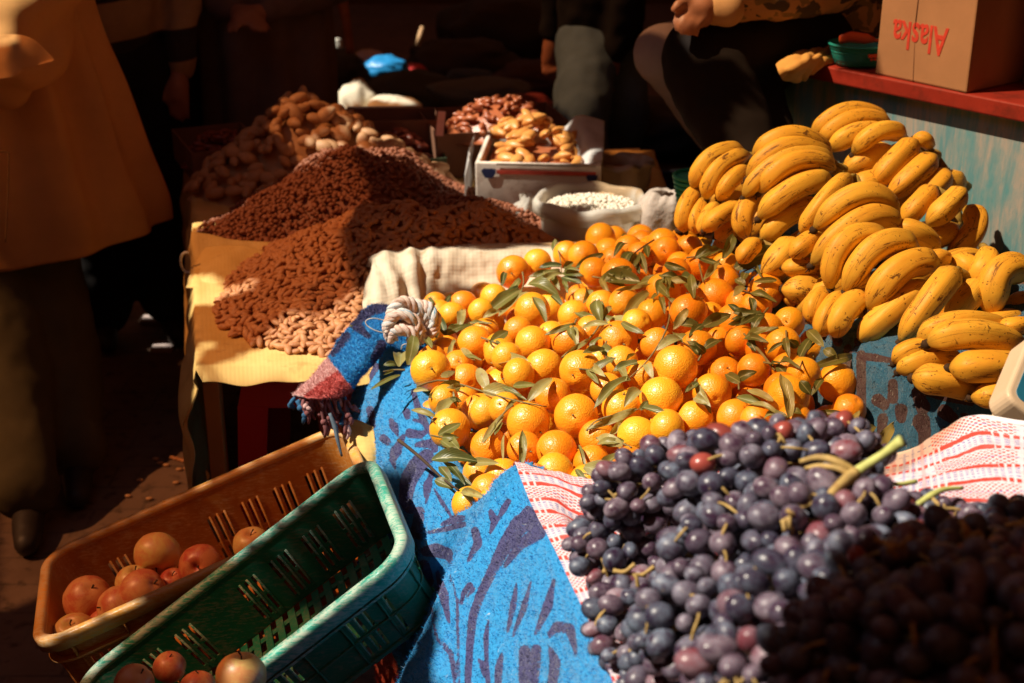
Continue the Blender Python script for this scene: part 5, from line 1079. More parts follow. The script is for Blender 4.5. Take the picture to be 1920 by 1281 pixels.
bunch('central right bunch of dark grapes under the thick green stalk', 1570, 1010, 1.40, .10, .07, .060, -.3, 90, .1, gr=.0122, seed=9, stems=[
    ([(1692, 826, 1.37), (1660, 850, 1.38), (1625, 872, 1.39), (1600, 890, 1.40)], [.0066, .0046, .005, .006], 'rachisg'), ([(1605, 885, 1.39), (1580, 905, 1.38), (1560, 925, 1.37), (1545, 945, 1.36)], [.006, .0052, .0045, .004]),
    ([(1600, 885, 1.40), (1570, 866, 1.40), (1535, 858, 1.41), (1500, 866, 1.42)], [.005, .0045, .0035, .0025]), ([(1595, 895, 1.39), (1575, 880, 1.39), (1540, 874, 1.40), (1510, 878, 1.41)], [.004, .003, .003, .002]),
    ([(1560, 925, 1.37), (1530, 940, 1.37), (1505, 950, 1.37), (1485, 965, 1.37)], [.0042, .0035, .003, .0022]), ([(1545, 945, 1.36), (1560, 955, 1.36), (1580, 965, 1.36)], [.003, .0025, .002]),
    ([(1600, 900, 1.39), (1610, 925, 1.38), (1590, 945, 1.37), (1560, 950, 1.36)], [.004, .0035, .003, .003])])
bunch('small bunch lying on the checked cloth behind the thick stalk', 1725, 1000, 1.50, .085, .05, .038, -.1, 60, .1, gr=.0105, seed=10, stems=[([(1718, 903, 1.54), (1690, 908, 1.53), (1665, 910, 1.52), (1655, 935, 1.51)], [.0028, .0026, .003, .0022], 'rachisg'), ([(1805, 915, 1.50), (1770, 918, 1.49), (1745, 930, 1.48), (1718, 948, 1.47)], [.0022, .003, .0038, .003], 'rachisg'), ([(1668, 910, 1.52), (1662, 935, 1.5), (1668, 955, 1.48)], [.0026, .002, .0018]), ([(1745, 932, 1.48), (1760, 948, 1.47), (1758, 965, 1.46)], [.0024, .002, .0018])])
bunch('blurred near bunch with reddish grapes on the edge of the shadow', 1690, 1125, 1.22, .085, .06, .055, -.3, 85, .3, seed=11, stems=branching(1640, 1010, 1.16, 60, .3, rs, 1))
bunch('darkest near bunch in the lower right corner of the heap', 1680, 1235, 1.12, .10, .08, .06, .2, 80, .05, seed=12)
bunch('shaded near bunch at the right edge with one open reddish grape', 1885, 1150, 1.14, .085, .06, .055, .1, 80, .12, seed=13)
bunch('blurred bunch on top of the near right grapes with a yellow stalk', 1790, 1050, 1.27, .05, .04, .036, .0, 50, .1, gr=.0125, seed=14, stems=branching(1800, 975, 1.22, 40, 1.0, rs, 1))
bunch('bunch in deep shade between the centre and the lower edge', 1540, 1140, 1.28, .09, .07, .055, .2, 85, .1, seed=15, stems=branching(1600, 1070, 1.22, 40, .5, rs, 1))
bunch('shaded bunch at the bottom edge right of centre', 1480, 1265, 1.24, .09, .07, .055, .3, 80, .03, seed=16)
bunch('far right bunch of small grey grapes with yellow stalks on the checked cloth', 1915, 1010, 1.46, .075, .05, .034, .2, 55, .05, gr=.0105, seed=17, stems=branching(1885, 985, 1.40, 55, -.2, rs, 1)+branching(1900, 1010, 1.39, 50, .1, rs, 1))
bunch('lowest right bunch almost lost in black shade', 1850, 1210, 1.05, .09, .07, .05, .0, 70, .03, seed=18)
bunch('small dusty bunch with dry dark stalks in the hollow behind the crest', 1640, 1010, 1.46, .07, .05, .04, .3, 60, .1, gr=.0112, seed=19, stems=branching(1650, 930, 1.42, 40, 1.3, rs, 1))
# ================================================================ CRATES
def plastic_mat(name, col, worn, wear_and_sun):
    m, t, b = nodes(name); v = coords(t, 'Object'); n = ntex(t, v, 7, 7, .7); c = mix(t, step(t, n, .3, .7), [x*.8 for x in col], [min(1, x*1.2) for x in col])
    sc_ = nd(t, 'Mapping', {'Vector': v, 'Scale': (30, 260, 260)}).outputs[0]; s = step(t, mth(t, 'ADD', ntex(t, sc_, 1, 5, .7), mth(t, 'MULTIPLY', ntex(t, v, 18, 5, .6), .5)), .78-wear_and_sun*.16, .95-wear_and_sun*.16)
    c = mix(t, mth(t, 'MULTIPLY', s, .85), c, worn); t.links.new(c, b.inputs['Base Color']); b.inputs['Roughness'].default_value = .42; t.links.new(mth(t, 'MULTIPLY_ADD', s, .4, .36), b.inputs['Roughness'])
    bump(t, b, mth(t, 'ADD', mth(t, 'MULTIPLY', s, .4), ntex(t, v, 120, 4)), .2, .001); return m
def rrect(L, W, rad, n):
    """points + perimeter of a rounded rectangle, counterclockwise"""
    pts = []; l, w_ = L/2-rad, W/2-rad; segs = [('l', (-l, -W/2), (l, -W/2)), ('a', (l, -w_), -90), ('l', (L/2, -w_), (L/2, w_)), ('a', (l, w_), 0), ('l', (l, W/2), (-l, W/2)), ('a', (-l, w_), 90), ('l', (-L/2, w_), (-L/2, -w_)), ('a', (-l, -w_), 180)]
    per = 2*(2*l+2*w_)+2*math.pi*rad; stp = per/n; d = 0; acc = []
    for s in segs:
        ln = math.hypot(s[2][0]-s[1][0], s[2][1]-s[1][1]) if s[0] == 'l' else rad*math.pi/2; acc.append((d, ln, s)); d += ln
    for k in range(n):
        x = k*stp
        for d0, ln, s in acc:
            if x <= d0+ln+1e-9:
                f = (x-d0)/ln
                if s[0] == 'l': pts.append((s[1][0]+(s[2][0]-s[1][0])*f, s[1][1]+(s[2][1]-s[1][1])*f, s[0]))
                else: a = R(s[2]+90*f); pts.append((s[1][0]+rad*math.cos(a), s[1][1]+rad*math.sin(a), s[0]))
                break
    return pts
def crate(label, origin, rot, L, W, Hh_, mat, matrim, ribs=True, flange=False, cuts=(3, 1), rows=((.30, .56), (.62, .88))):
    Mx = Matrix.Translation(origin) @ Euler(rot, 'XYZ').to_matrix().to_4x4(); t = empty('plastic_crate', origin, label, 'crate'); n = 232
    zs = [0, .02, .12, .20, rows[0][0], rows[0][1], rows[1][0], rows[1][1], .985]; rows = [(rows[0][0], rows[0][1]), (rows[1][0], rows[1][1])]
    def pt(k, zf, off=0):
        z = -zf*Hh_; tp = 1-.055*zf; q = base[k % n]; nx, ny = nrm[k % n]; return Mx @ V((q[0]*tp+nx*off, q[1]*tp+ny*off, z))
    base = rrect(L-.03, W-.03, .045, n); nrm = []
    for k in range(n): a, b = base[k-1], base[(k+1) % n]; tx, ty = b[0]-a[0], b[1]-a[1]; l_ = math.hypot(tx, ty); nrm.append((ty/l_, -tx/l_))
    vs, fs = [], []; m = len(zs)
    for k in range(n):
        for z in zs: vs.append(pt(k, z))
    for k in range(n):
        ph = k % 9; slotcol = base[k][2] == 'l' and base[(k+1) % n][2] == 'l' and ph in (1, 3, 5) and (k//9) % 6 != 5
        for j in range(m-1):
            if slotcol and any(abs(zs[j]-r[0]) < 1e-6 for r in rows): continue
            a = k*m+j; b = ((k+1) % n)*m+j; fs.append((a, a+1, b+1, b))
    o = obj('wall', vs, fs, mat, t, smooth=False); solid(o, .003, 0)
    # thin vertical ribs on the inside beside the slots
    if ribs:
        parts = []
        for k in range(n):
            if base[k][2] == 'l' and k % 9 in (1, 3, 5) and base[(k+1) % n][2] == 'l' and (k//9) % 6 != 5:
                parts.append(tube([pt(k, rows[0][0]-.02, -.0025), pt(k, rows[1][1]+.02, -.0025)], .0022, 6)[:2])
        for p_ in parts[:100]: obj('rib', *p_, matrim, t)
    # bottom with slots
    parts = []; w2 = W*.93-.03; l2 = L*.93-.03
    for i in range(22): 
        x = -l2/2+l2*(i+.5)/22; parts.append(box(x, 0, -Hh_, l2/22*.55, w2, .004, Mx))
    for i in range(7): parts.append(box(0, -w2/2+w2*(i+.5)/7, -Hh_-.003, l2, .014, .004, Mx))
    obj('bottom', *merge(parts), mat, t, smooth=False)
    def ringp(prof, z0=0, scl=1.0):
        vs, fs = [], []; m2 = len(prof)
        for k in range(n):
            for off, z in prof: q = base[k]; nx, ny = nrm[k]; vs.append(Mx @ V((q[0]*scl+nx*off, q[1]*scl+ny*off, z0+z)))
        for k in range(n):
            for j in range(m2): a = k*m2+j; b = k*m2+(j+1) % m2; c = ((k+1) % n)*m2+(j+1) % m2; d = ((k+1) % n)*m2+j; fs.append((a, b, c, d))
        return vs, fs
    obj('rim', *ringp([(-.003, -.004), (-.001, .003), (.003, .005), (.012, .005), (.017, .002), (.018, -.003), (.018, -.022), (.015, -.022), (.015, -.004), (.003, -.003), (.002, -.008), (-.002, -.010)]), matrim, t)
    obj('side_flange', *ringp([(.0, 0), (.014, 0), (.014, -.004), (0, -.004)], -.22*Hh_, .99), matrim, t, smooth=False)
    parts = []
    for k in range(0, n, 12):
        q = base[k]; nx, ny = nrm[k]; tx, ty = -ny, nx
        if base[k][2] != 'l': continue
        w = .0012; P_ = []
        for zf, o_ in ((-.018, .016), (-.22*Hh_, .013)):
            for s in (-1, 1): P_ += [V((q[0]+tx*w*s, q[1]+ty*w*s, zf)), V((q[0]+nx*o_+tx*w*s, q[1]+ny*o_+ty*w*s, zf))]
        parts.append(([Mx @ p for p in P_], [(0, 1, 3, 2), (4, 6, 7, 5), (0, 2, 6, 4), (1, 5, 7, 3), (0, 4, 5, 1), (2, 3, 7, 6)]))
    parts += [tube([pt(k, .25, .003), pt(k, .96, .003)], .0022, 5)[:2] for k in range(0, n, 9)]
    for zf in (rows[0][0]-.04, (rows[0][1]+rows[1][0])/2, rows[1][1]+.05): parts.append(tube([pt(k, zf, .003) for k in range(n)]+[pt(0, zf, .003)], .0022, 5, cap=False)[:2])
    obj('outer_grid', *merge(parts), mat, t)
    return t, Mx
mo = plastic_mat('orange_crate_plastic', (.48, .17, .025), (.60, .36, .16), .25); mor = plastic_mat('orange_crate_rim', (.68, .30, .05), (.62, .42, .22), .6)
mg = plastic_mat('green_crate_plastic', (.012, .17, .095), (.16, .20, .13), .2); mgr = plastic_mat('green_crate_rim', (.03, .32, .23), (.46, .52, .42), .75)  # green rim paler from scuffs and from sunlight put into its colour
CC_ = lambda p, k: cC+(p-cC)*k
ocr, oM = crate('tilted orange yellow plastic crate holding apples and peaches', CC_(V((-.541, 2.164, .348)), 1.05), (-.079, -.330, .281), .60*1.05, .35*1.05, .21, mo, mor)
gax = Euler((-.057, -.60, .286), 'XYZ').to_matrix()
gL = .70; Mg0 = V((-.2135, 2.19, .392)); gor = Mg0-gax @ V((gL/2, 0, 0))
gcr, gM = crate('tilted dark green plastic crate with a scuffed rim below the blue blanket', CC_(gor, .90), (-.057, -.60, .286), gL*.90, .36, .13, mg, mgr)
for k, (dx, dy, z) in enumerate(((-.30, 1.86, -.12),)):
    t_ = cardboard('fruit_carton', 'salmon coloured carton on the ground under the tilted green crate', simple('salmon_carton', (.55, .22, .12), .8, .3, 9), V((dx, dy, GZ)), V((.97, .24, 0)).normalized(), .30, .26, GZ+.001, .24, open_top=True)
# ---- fruit in the crates
def apple_mat(name, a, b_, r):
    m, t, b = nodes(name); v = coords(t, 'Object', rnd=True); n = step(t, ntex(t, v, 17, 7, .7, .8), .44, .56); c = mix(t, n, a, b_)
    st = ntex(t, nd(t, 'Mapping', {'Vector': v, 'Scale': (1, 1, .12)}).outputs[0], 120, 3); c = mix(t, mth(t, 'MULTIPLY', step(t, st, .55, .7), .35), c, r); c = mix(t, step(t, ntex(t, v, 90, 5, .7), .70, .74), c, (.14, .07, .03))
    t.links.new(c, b.inputs['Base Color']); b.inputs['Roughness'].default_value = .4; return m
MAp = [apple_mat('apple_yellow', (.66, .44, .14), (.64, .28, .10), (.55, .14, .06)), apple_mat('apple_red', (.45, .06, .035), (.58, .20, .08), (.30, .03, .02)), apple_mat('peach_skin', (.66, .30, .12), (.55, .13, .06), (.6, .2, .1))]
def fruit(cat, label, px, py, rpx, d, mi, up=(0, 0, 1), seed=0, squash=.93, mix2=None):
    c = P(px, py, d); r = rpx*d/FPX; t = empty(cat, c, label, cat); rnd = random.Random(seed); q = V(up).normalized().to_track_quat('Z', 'Y').to_matrix(); vs, fs, uv = sphere((0, 0, 0), 1, 32, 24); out = []
    for v in vs:
        a = math.acos(max(-1, min(1, v.z))); b = math.atan2(v.y, v.x); k = 1+.03*noise.noise(v*1.4+V((seed, 0, 0)))+.02*noise.noise(v*4+V((0, seed, 0)))
        if cat == 'apple': k *= 1-.30*math.exp(-(a/.26)**2)-.16*math.exp(-((math.pi-a)/.24)**2)+.015*math.cos(5*b)*(a/math.pi)
        else: k *= 1-.10*math.exp(-(a/.22)**2)-.05*math.exp(-(b/.16)**2)*math.sin(a)+.06*math.exp(-((math.pi-a)/.3)**2)
        p = v*k; p.z *= squash; out.append(c+q @ (p*r))
    o = obj('fruit_body', out, fs, MAp[mi], t, uv=uv); top = c+q @ V((0, 0, r*.60*squash))
    obj('stalk', *tube([top, top+q @ V((.002, 0, r*.28)), top+q @ V((.006, .002, r*.46))], [r*.035, r*.03, r*.045], 6)[:2], M['twigdk'], t)
fruit('apple', 'pale yellow green apple with a scar, highest in the orange crate', 295, 1040, 44, 2.62, 0, (.05, -.75, -.35), 1)
fruit('apple', 'red apple beside the pale one at the middle of the orange crate', 377, 1062, 42, 2.58, 1, (-.05, -.8, .45), 2)
fruit('apple', 'yellow apple partly behind the green crate rim', 472, 1022, 36, 2.58, 0, (0, -.2, 1), 3)
fruit('peach', 'large blotchy red peach against the left end of the orange crate', 165, 1125, 46, 2.58, 2, (.3, -.4, .8), 4, 1.0)
fruit('peach', 'rosy peach leaning on the pale wedge of fruit in the orange crate', 268, 1110, 44, 2.54, 2, (.6, -.3, .6), 5)
fruit('peach', 'peach with a small stalk by the near rim of the orange crate', 222, 1140, 42, 2.54, 2, (-.7, -.4, .3), 6)
fruit('apple', 'pale apple wedged behind the rosy peach', 250, 1092, 34, 2.58, 0, (.2, -.1, 1), 7)
fruit('apple', 'yellow apple with a sunlit patch at the near left corner of the orange crate', 140, 1190, 42, 2.52, 0, (-.1, -.3, .9), 8)
fruit('apple', 'half hidden red apple under the upper red one', 325, 1092, 28, 2.59, 1, (0, -.3, 1), 9)
fruit('apple', 'reddish apple low by the near rim of the orange crate', 330, 1112, 30, 2.58, 1, (.4, -.3, .6), 10)
for k, (x, y) in enumerate([(200, 1170), (180, 1205), (290, 1135), (240, 1180)]): fruit('peach', 'peach in the shaded lower layer of the orange crate', x, y, 36, 2.56, 2, (.3, .2, .8), 30+k); bpy.context.scene.collection.objects[-1]
fruit('peach', 'small round orange coloured peach in the green crate', 318, 1251, 31, 2.04, 2, (0, -.2, 1), 11)
fruit('peach', 'lumpy peach at the bottom left of the green crate', 252, 1282, 38, 1.98, 2, (.4, -.2, .7), 12)
fruit('apple', 'large yellow apple with a red sunlit cheek in the green crate', 452, 1268, 48, 1.91, 0, (.1, .2, 1), 13)
fruit('peach', 'low peach between the others in the green crate', 372, 1292, 36, 2.0, 2, (.1, .2, 1), 14)
for o in [o for o in COL.objects if o.get('label') == 'peach in the shaded lower layer of the orange crate']: o['group'] = 'peaches in the shaded lower layer'
# burlap edge seen past the orange crate corner
def sackcorner():
    ct = [[P(640, 795, 2.74), P(672, 790, 2.72), P(700, 800, 2.70)], [P(655, 830, 2.70), P(682, 838, 2.68), P(706, 840, 2.68)], [P(672, 880, 2.68), P(692, 885, 2.66), P(712, 890, 2.66)]]
    v, f, u = net(ct, 24, 24, lambda p, u, v, a, b: .006*nz(p, 40)); o = obj('sacking_scrap', v, f, M['yellowcloth'], uv=u, origin=P(680, 840, 2.7)); solid(o, .003); tag(o, 'crumpled scrap of sacking behind the right end of the orange crate', 'cloth')
sackcorner()
# ================================================================ NUTS
def nut_mat(name, a, b_, rough=.6, dirt=(.2, .1, .05), bs=.6):
    m, t, b = nodes(name); v = coords(t, 'Object', rnd=True); oi = nd(t, 'ObjectInfo'); c = mix(t, oi.outputs['Random'], a, b_); rp = nd(t, 'TexNoise', {'Vector': coords(t, 'Object'), 'Scale': 40.0, 'Detail': 2}).outputs[0]
    c = mix(t, step(t, rp, .4, .6), c, mix(t, .5, a, b_)); st = ntex(t, nd(t, 'Mapping', {'Vector': v, 'Scale': (1, 1, 1)}).outputs[0], 260, 5, .7); c = mix(t, mth(t, 'MULTIPLY', step(t, st, .52, .68), .5), c, dirt)
    t.links.new(c, b.inputs['Base Color']); b.inputs['Roughness'].default_value = rough; bump(t, b, st, bs, .0012); return m
M['almond'] = nut_mat('almond_skin', (.42, .15, .05), (.62, .28, .11)); M['bignut'] = nut_mat('almond_shell', (.42, .20, .08), (.62, .35, .17)); M['smallnut'] = nut_mat('small_nut', (.21, .058, .024), (.34, .11, .045)); M['date'] = nut_mat('date_skin', (.30, .07, .03), (.46, .14, .05), .28); M['fig'] = nut_mat('fig_skin', (.62, .24, .05), (.72, .34, .09), .35); M['darkdate'] = nut_mat('dark_date_skin', (.16, .03, .02), (.30, .06, .03), .2)
def nutmesh(name, mat, L, W, T, su, sv, seed):
    vs, fs, uv = sphere((0, 0, 0), 1, su, sv); out = []
    for v in vs:
        k = 1-.28*max(0, v.z)**1.5; n_ = .06*noise.noise(v*2+V((seed*3, 0, 0))); out.append(V((v.x*W*.5*k*(1+n_), v.y*T*.5*k*(1+n_), v.z*L*.5)))
    return mesh(name, out, fs, mat, uv=uv)
def heapz(x, y, cones):
    z = 0
    for cx, cy, rx, ry, a, h, p in cones:
        dx, dy = x-cx, y-cy; u = (dx*math.cos(a)+dy*math.sin(a))/rx; v = (-dx*math.sin(a)+dy*math.cos(a))/ry; r = math.sqrt(u*u+v*v)
        if r < 1: q = h*max(0, 1-(math.sqrt(r*r+.03)-.173)/.842)**(p+.12)*(1+.45*r*(1-r)); z = max(z, q)+.22*min(z, q)*(1 if z > 0 else 0)
    return z*(1+.22*noise.noise(V((x*9, y*9, 3)))+.10*noise.noise(V((x*24, y*24, 7)))) if z > 0 else 0
def nutpile(name, label, labelstuff, cat, cones, mats, size, nind, seed, spacing, group, layers=1, z0=.453, jig=.3, zmin=.002):
    rnd = random.Random(seed); L, W, T = size; ms = [nutmesh(name+'_body', mats, L, W, T, 12, 8, s+seed) for s in range(3)]; S = []
    x0 = min(c[0]-max(c[2], c[3]) for c in cones); x1 = max(c[0]+max(c[2], c[3]) for c in cones); y0 = min(c[1]-max(c[2], c[3]) for c in cones); y1 = max(c[1]+max(c[2], c[3]) for c in cones)
    y = y0
    while y < y1:
        x = x0
        while x < x1:
            for l in range(layers):
                xx, yy = x+rnd.uniform(-.5, .5)*spacing, y+rnd.uniform(-.5, .5)*spacing; z = heapz(xx, yy, cones)
                if z <= zmin and rnd.random() > .0: continue
                e = .01; n_ = V((heapz(xx-e, yy, cones)-heapz(xx+e, yy, cones), heapz(xx, yy-e, cones)-heapz(xx, yy+e, cones), 2*e)).normalized()
                p = V((xx, yy, z0+z+T*.30-l*T*.8+rnd.uniform(-.2, .35)*T)); S.append((p, n_, l))
            x += spacing
        y += spacing
    def mw(p, n_):
        a = rnd.uniform(0, 6.283); d = V((math.cos(a), math.sin(a), 0)); d = (d-n_*d.dot(n_)).normalized(); d = (d+n_*rnd.uniform(-jig, jig*1.3)).normalized(); b = d.cross(n_); b.normalize(); c = b.cross(d)
        k = rnd.uniform(.72, 1.18); return Matrix(((b.x*k, c.x*k, d.x*k, p.x), (b.y*k, c.y*k, d.y*k, p.y), (b.z*k, c.z*k, d.z*k, p.z), (0, 0, 0, 1)))
    S = [s for s in S if 0 < proj(s[0])[1] < 760 and not (proj(s[0])[0] > 700 and proj(s[0])[1] > 520)]
    vis = [s for s in S if s[2] == 0 and s[1].dot((cC-s[0]).normalized()) > -.1]; vis.sort(key=lambda s: proj(s[0])[2])
    # nearest ones one by one, the rest as one heap
    keep = set(id(s) for s in vis[:nind])
    for s in vis[:nind]:
        o = link(name, ms[rnd.randrange(3)], None, mw(s[0], s[1])); tag(o, label, cat, group)
    rest = [s for s in S if id(s) not in keep]
    if rest:
        sv, sf = sphere((0, 0, 0), 1, 9, 6)[:2]; parts = []
        for s in rest:
            m_ = mw(s[0], s[1]); parts.append(([m_ @ V((v.x*W*.5*(1-.28*max(0, v.z)), v.y*T*.5, v.z*L*.5)) for v in sv], sf))
        # solid body of the heap underneath
        nn = 60; g = []; gf = []
        for j in range(nn+1):
            for i in range(nn+1): xx, yy = x0+(x1-x0)*i/nn, y0+(y1-y0)*j/nn; zz = heapz(xx, yy, cones); g.append(V((xx, yy, z0+max(0, zz-T*.9)-(.012 if zz <= .004 else 0))))
        for j in range(nn):
            for i in range(nn):
                q = [j*(nn+1)+i, j*(nn+1)+i+1, (j+1)*(nn+1)+i+1, (j+1)*(nn+1)+i]
                if max(g[k].z for k in q) > z0: gf.append(tuple(q))
        parts.append((g, gf)); o = obj(name, *merge(parts), mats, origin=(cones[0][0], cones[0][1], z0)); tag(o, labelstuff, cat, kind='stuff')
def W_(px, py, z=.455): p = PZ(px, py, z); return p.x, p.y
ax_, ay_ = W_(640, 540); 
almc = [(-.30, 3.14, .37, .40, 0, .14, .95), (-.10, 3.20, .30, .28, 0, .13, .9), (-.44, 2.95, .22, .26, .3, .06, .75), (-.36, 2.80, .20, .13, 0, .03, .7)]
nutpile('almond', 'shelled brown almond on the front heap of the nut table', 'rest of the front heap of shelled brown almonds on the yellow sacking', 'nut', almc, M['almond'], (.030, .0145, .0115), 300, 3, .0135, 'shelled almonds heaped at the front of the nut table', jig=.45)
smc = [(-.40, 3.66, .36, .34, 0, .165, .95), (-.14, 3.50, .34, .17, 0, .07, .8), (-.60, 3.52, .22, .16, .2, .045, .8), (.06, 3.43, .24, .13, 0, .035, .8)]
nutpile('small_nut', 'small dark brown nut on the middle heap of the nut table', 'rest of the middle heap of small dark brown nuts', 'nut', smc, M['smallnut'], (.0165, .0115, .0105), 300, 5, .0125, 'small dark nuts heaped in the middle of the nut table', jig=.5)
bgc = [(-.58, 3.97, .31, .26, 0, .21, .85), (-.36, 3.86, .24, .18, -.5, .12, .9), (-.74, 3.88, .17, .18, 0, .10, .8)]
nutpile('large_nut', 'large tan almond in its shell on the rear heap', 'bottom layer of the rear heap of large tan almonds in their shells', 'nut', bgc, M['bignut'], (.056, .036, .030), 230, 9, .031, 'large almonds in their shells heaped at the back of the nut table', jig=.6)
# ================================================================ BOXES OF DATES, FIGS, BAGS
M['whitebox'] = simple('white_painted_box', (.80, .70, .60), .7, .12, 9, .3, 60, .002, dirt=(.40, .28, .20)); M['greencard'] = simple('dark_green_carton', (.05, .07, .035), .8, .3, 12)
M['redtape'] = simple('red_tape', (.58, .08, .05), .5, .2, 40); M['bluetape'] = simple('dark_blue_tape', (.03, .04, .12), .5, .2, 40); M['tape'] = simple('clear_brown_tape', (.35, .26, .19), .4, .4, 30); M['whiteplastic'] = simple('white_plastic', (.78, .76, .74), .4, .08, 12, .4, 40, .003, trans=.35)
def figbox():
    c0 = PZ(893, 403, .456); c1 = PZ(1124, 409, .456); ax = (c1-c0); w = ax.length; ax.normalize(); ay = V((-ax.y, ax.x, 0)); dp = .36; c = c0+ax*w/2+ay*dp/2; h = .145
    t, q, o = cardboard('foam_box', 'white foam box with red tape piled with dried figs', M['whitebox'], V((c.x, c.y, .456)), ax, w, dp, .456, h, open_top=True, thick=.018, cat='box'); bev(o, .004, 2)
    f = lambda u, v_, z: c0+ax*u+ay*v_+V((0, 0, z))
    def strip(nm, u0, u1, z0, z1, mat, off=.0035): 
        vs = [f(u0, -off, z0), f(u1, -off, z0), f(u1, -off, z1), f(u0, -off, z1)]; vs += [v-ay*.0012 for v in vs]; obj(nm, vs, [(0, 1, 2, 3), (7, 6, 5, 4), (0, 4, 5, 1), (1, 5, 6, 2), (2, 6, 7, 3), (3, 7, 4, 0)], mat, t, smooth=False)
    strip('red_tape', .055, w-.012, h-.030, h-.019, M['redtape']); strip('red_tape', .055, w-.012, h+.0-.006, h-.001, M['tape'], .0045)
    for (u, z, r_) in ((.035, h-.028, .018), (w-.022, h-.036, .014)):
        pts = [f(u+r_*math.cos(a)*(1+.25*math.sin(3*a)), -.0065, z+r_*math.sin(a)*(1+.3*math.cos(2*a))) for a in np.linspace(0, 6.28, 12)[:-1]]; pts2 = [p-ay*.001 for p in pts]; n = len(pts)
        obj('tape_scrap', pts+pts2, [tuple(range(n)), tuple(range(n, 2*n))[::-1]]+[(i, i+n, (i+1) % n+n, (i+1) % n) for i in range(n)], M['bluetape'], t, smooth=False)
    # white lining sheet rising at the right back
    ct = [[f(w*.62, dp*.95, h+.005), f(w*.8, dp*.98, h+.045), f(w*1.0, dp*.95, h+.03)], [f(w*.72, dp*.55, h-.03), f(w*.86, dp*.5, h+.015), f(w*1.01, dp*.45, h+.012)], [f(w*.80, dp*.15, h-.05), f(w*.93, dp*.12, h-.01), f(w*1.01, dp*.06, h+.004)]]
    v, fc, u = net(ct, 30, 30, lambda p, u, v, a, b: .006*nz(p, 25)); ln = obj('lining_sheet', v, fc, M['whiteplastic'], t, uv=u); solid(ln, .001)
    lx = obj('lining_sheet', *net([[f(-.035, dp*.9, h+.0), f(-.03, dp*.5, h+.005), f(-.02, -.0, h+.004)], [f(-.045, dp*.9, h-.06), f(-.04, dp*.5, h-.05), f(-.03, .0, h-.06)], [f(-.042, dp*.9, .01), f(-.035, dp*.5, .005), f(-.025, -.004, .0)]], 24, 20, lambda p, u, v, a, b: .005*nz(p, 30))[:2], M['whiteplastic'], t); solid(lx, .001)
    nf = [(0, 0)]; rnd = random.Random(8); lb = 'glossy orange brown dried fig piled in the white foam box'
    fm = [nutmesh('fig_body', M['fig'], .062, .034, .024, 14, 10, s) for s in range(3)]
    for k in range(70):
        u = rnd.uniform(.03, w*.80); v_ = rnd.uniform(.03, dp*.92); hh = .085*math.exp(-((u-w*.35)/.10)**2-((v_-dp*.62)/.11)**2); p = f(u, v_, h-.03+hh+rnd.uniform(0, .02)); q_ = Euler((R(90)+rnd.uniform(-.5, .5), rnd.uniform(-.6, .6), rnd.uniform(-1.2, 1.2))).to_matrix().to_4x4()
        o = link('dried_fig', fm[k % 3], None, Matrix.Translation(p) @ q_); tag(o, lb, 'dried fruit', 'dried figs in the white foam box')
    fill = obj('box_filling', [f(.02, .02, h-.035), f(w-.02, .02, h-.035), f(w-.02, dp-.02, h-.035), f(.02, dp-.02, h-.035)], [(0, 1, 2, 3)], M['date'], t, smooth=False)
figbox()
def dateheap(label, cx, cy, z0, rx, ry, h, n, mat, group, seed, size=(.040, .019, .018)):
    rnd = random.Random(seed); ms = [nutmesh('date_body', mat, *size, 12, 9, s) for s in range(3)]
    body = []; gf = []; nn = 16
    for j in range(nn+1):
        for i in range(nn+1):
            a, b = 2*i/nn-1, 2*j/nn-1; r = min(1, math.hypot(a, b)); body.append(V((cx+a*rx, cy+b*ry, z0+h*(1-r*r)-.012)))
    gf = [(j*(nn+1)+i, j*(nn+1)+i+1, (j+1)*(nn+1)+i+1, (j+1)*(nn+1)+i) for j in range(nn) for i in range(nn)]
    o = obj('date', body, gf, mat, origin=(cx, cy, z0)); tag(o, 'packed lower layer under: '+label.replace('date', 'dates', 1), 'dates', kind='stuff')
    for k in range(n):
        r = math.sqrt(rnd.random()); a = rnd.uniform(0, 6.28); x, y = r*math.cos(a), r*math.sin(a); p = V((cx+x*rx, cy+y*ry, z0+h*(1-r*r)+rnd.uniform(-.004, .012)))
        q_ = Euler((R(90)+rnd.uniform(-.6, .6), rnd.uniform(-1, 1), rnd.uniform(0, 6.28))).to_matrix().to_4x4(); o = link('date', ms[k % 3], None, Matrix.Translation(p) @ q_); tag(o, label, 'dried fruit', group)
p = P(940, 238, 4.18); dateheap('red brown date in the rear heap behind the figs', p.x, p.y, p.z-.01, .16, .12, .09, 130, M['date'], 'dates heaped in the rear box', 3)
def opencarton(label, a, b, z0, h, dp, mat, thick=.006):
    c0 = PZ(*a, z0); c1 = PZ(*b, z0); ax = c1-c0; w = ax.length; ax.normalize(); ay = V((-ax.y, ax.x, 0)); c = c0+ax*w/2+ay*dp/2; t, q, o = cardboard('carton', label, mat, V((c.x, c.y, z0)), ax, w, dp, z0, h, open_top=True, thick=thick, cat='box'); return t, c0, ax, ay, w
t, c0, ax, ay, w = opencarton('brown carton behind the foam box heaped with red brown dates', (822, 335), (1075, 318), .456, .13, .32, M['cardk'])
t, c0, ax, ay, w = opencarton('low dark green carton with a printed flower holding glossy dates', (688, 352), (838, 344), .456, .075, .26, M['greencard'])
pf = c0+ax*w*.66-ay*.004+V((0, 0, .036)); fl = simple('printed_flower', (.42, .09, .03), .7, .3, 60); n = 16
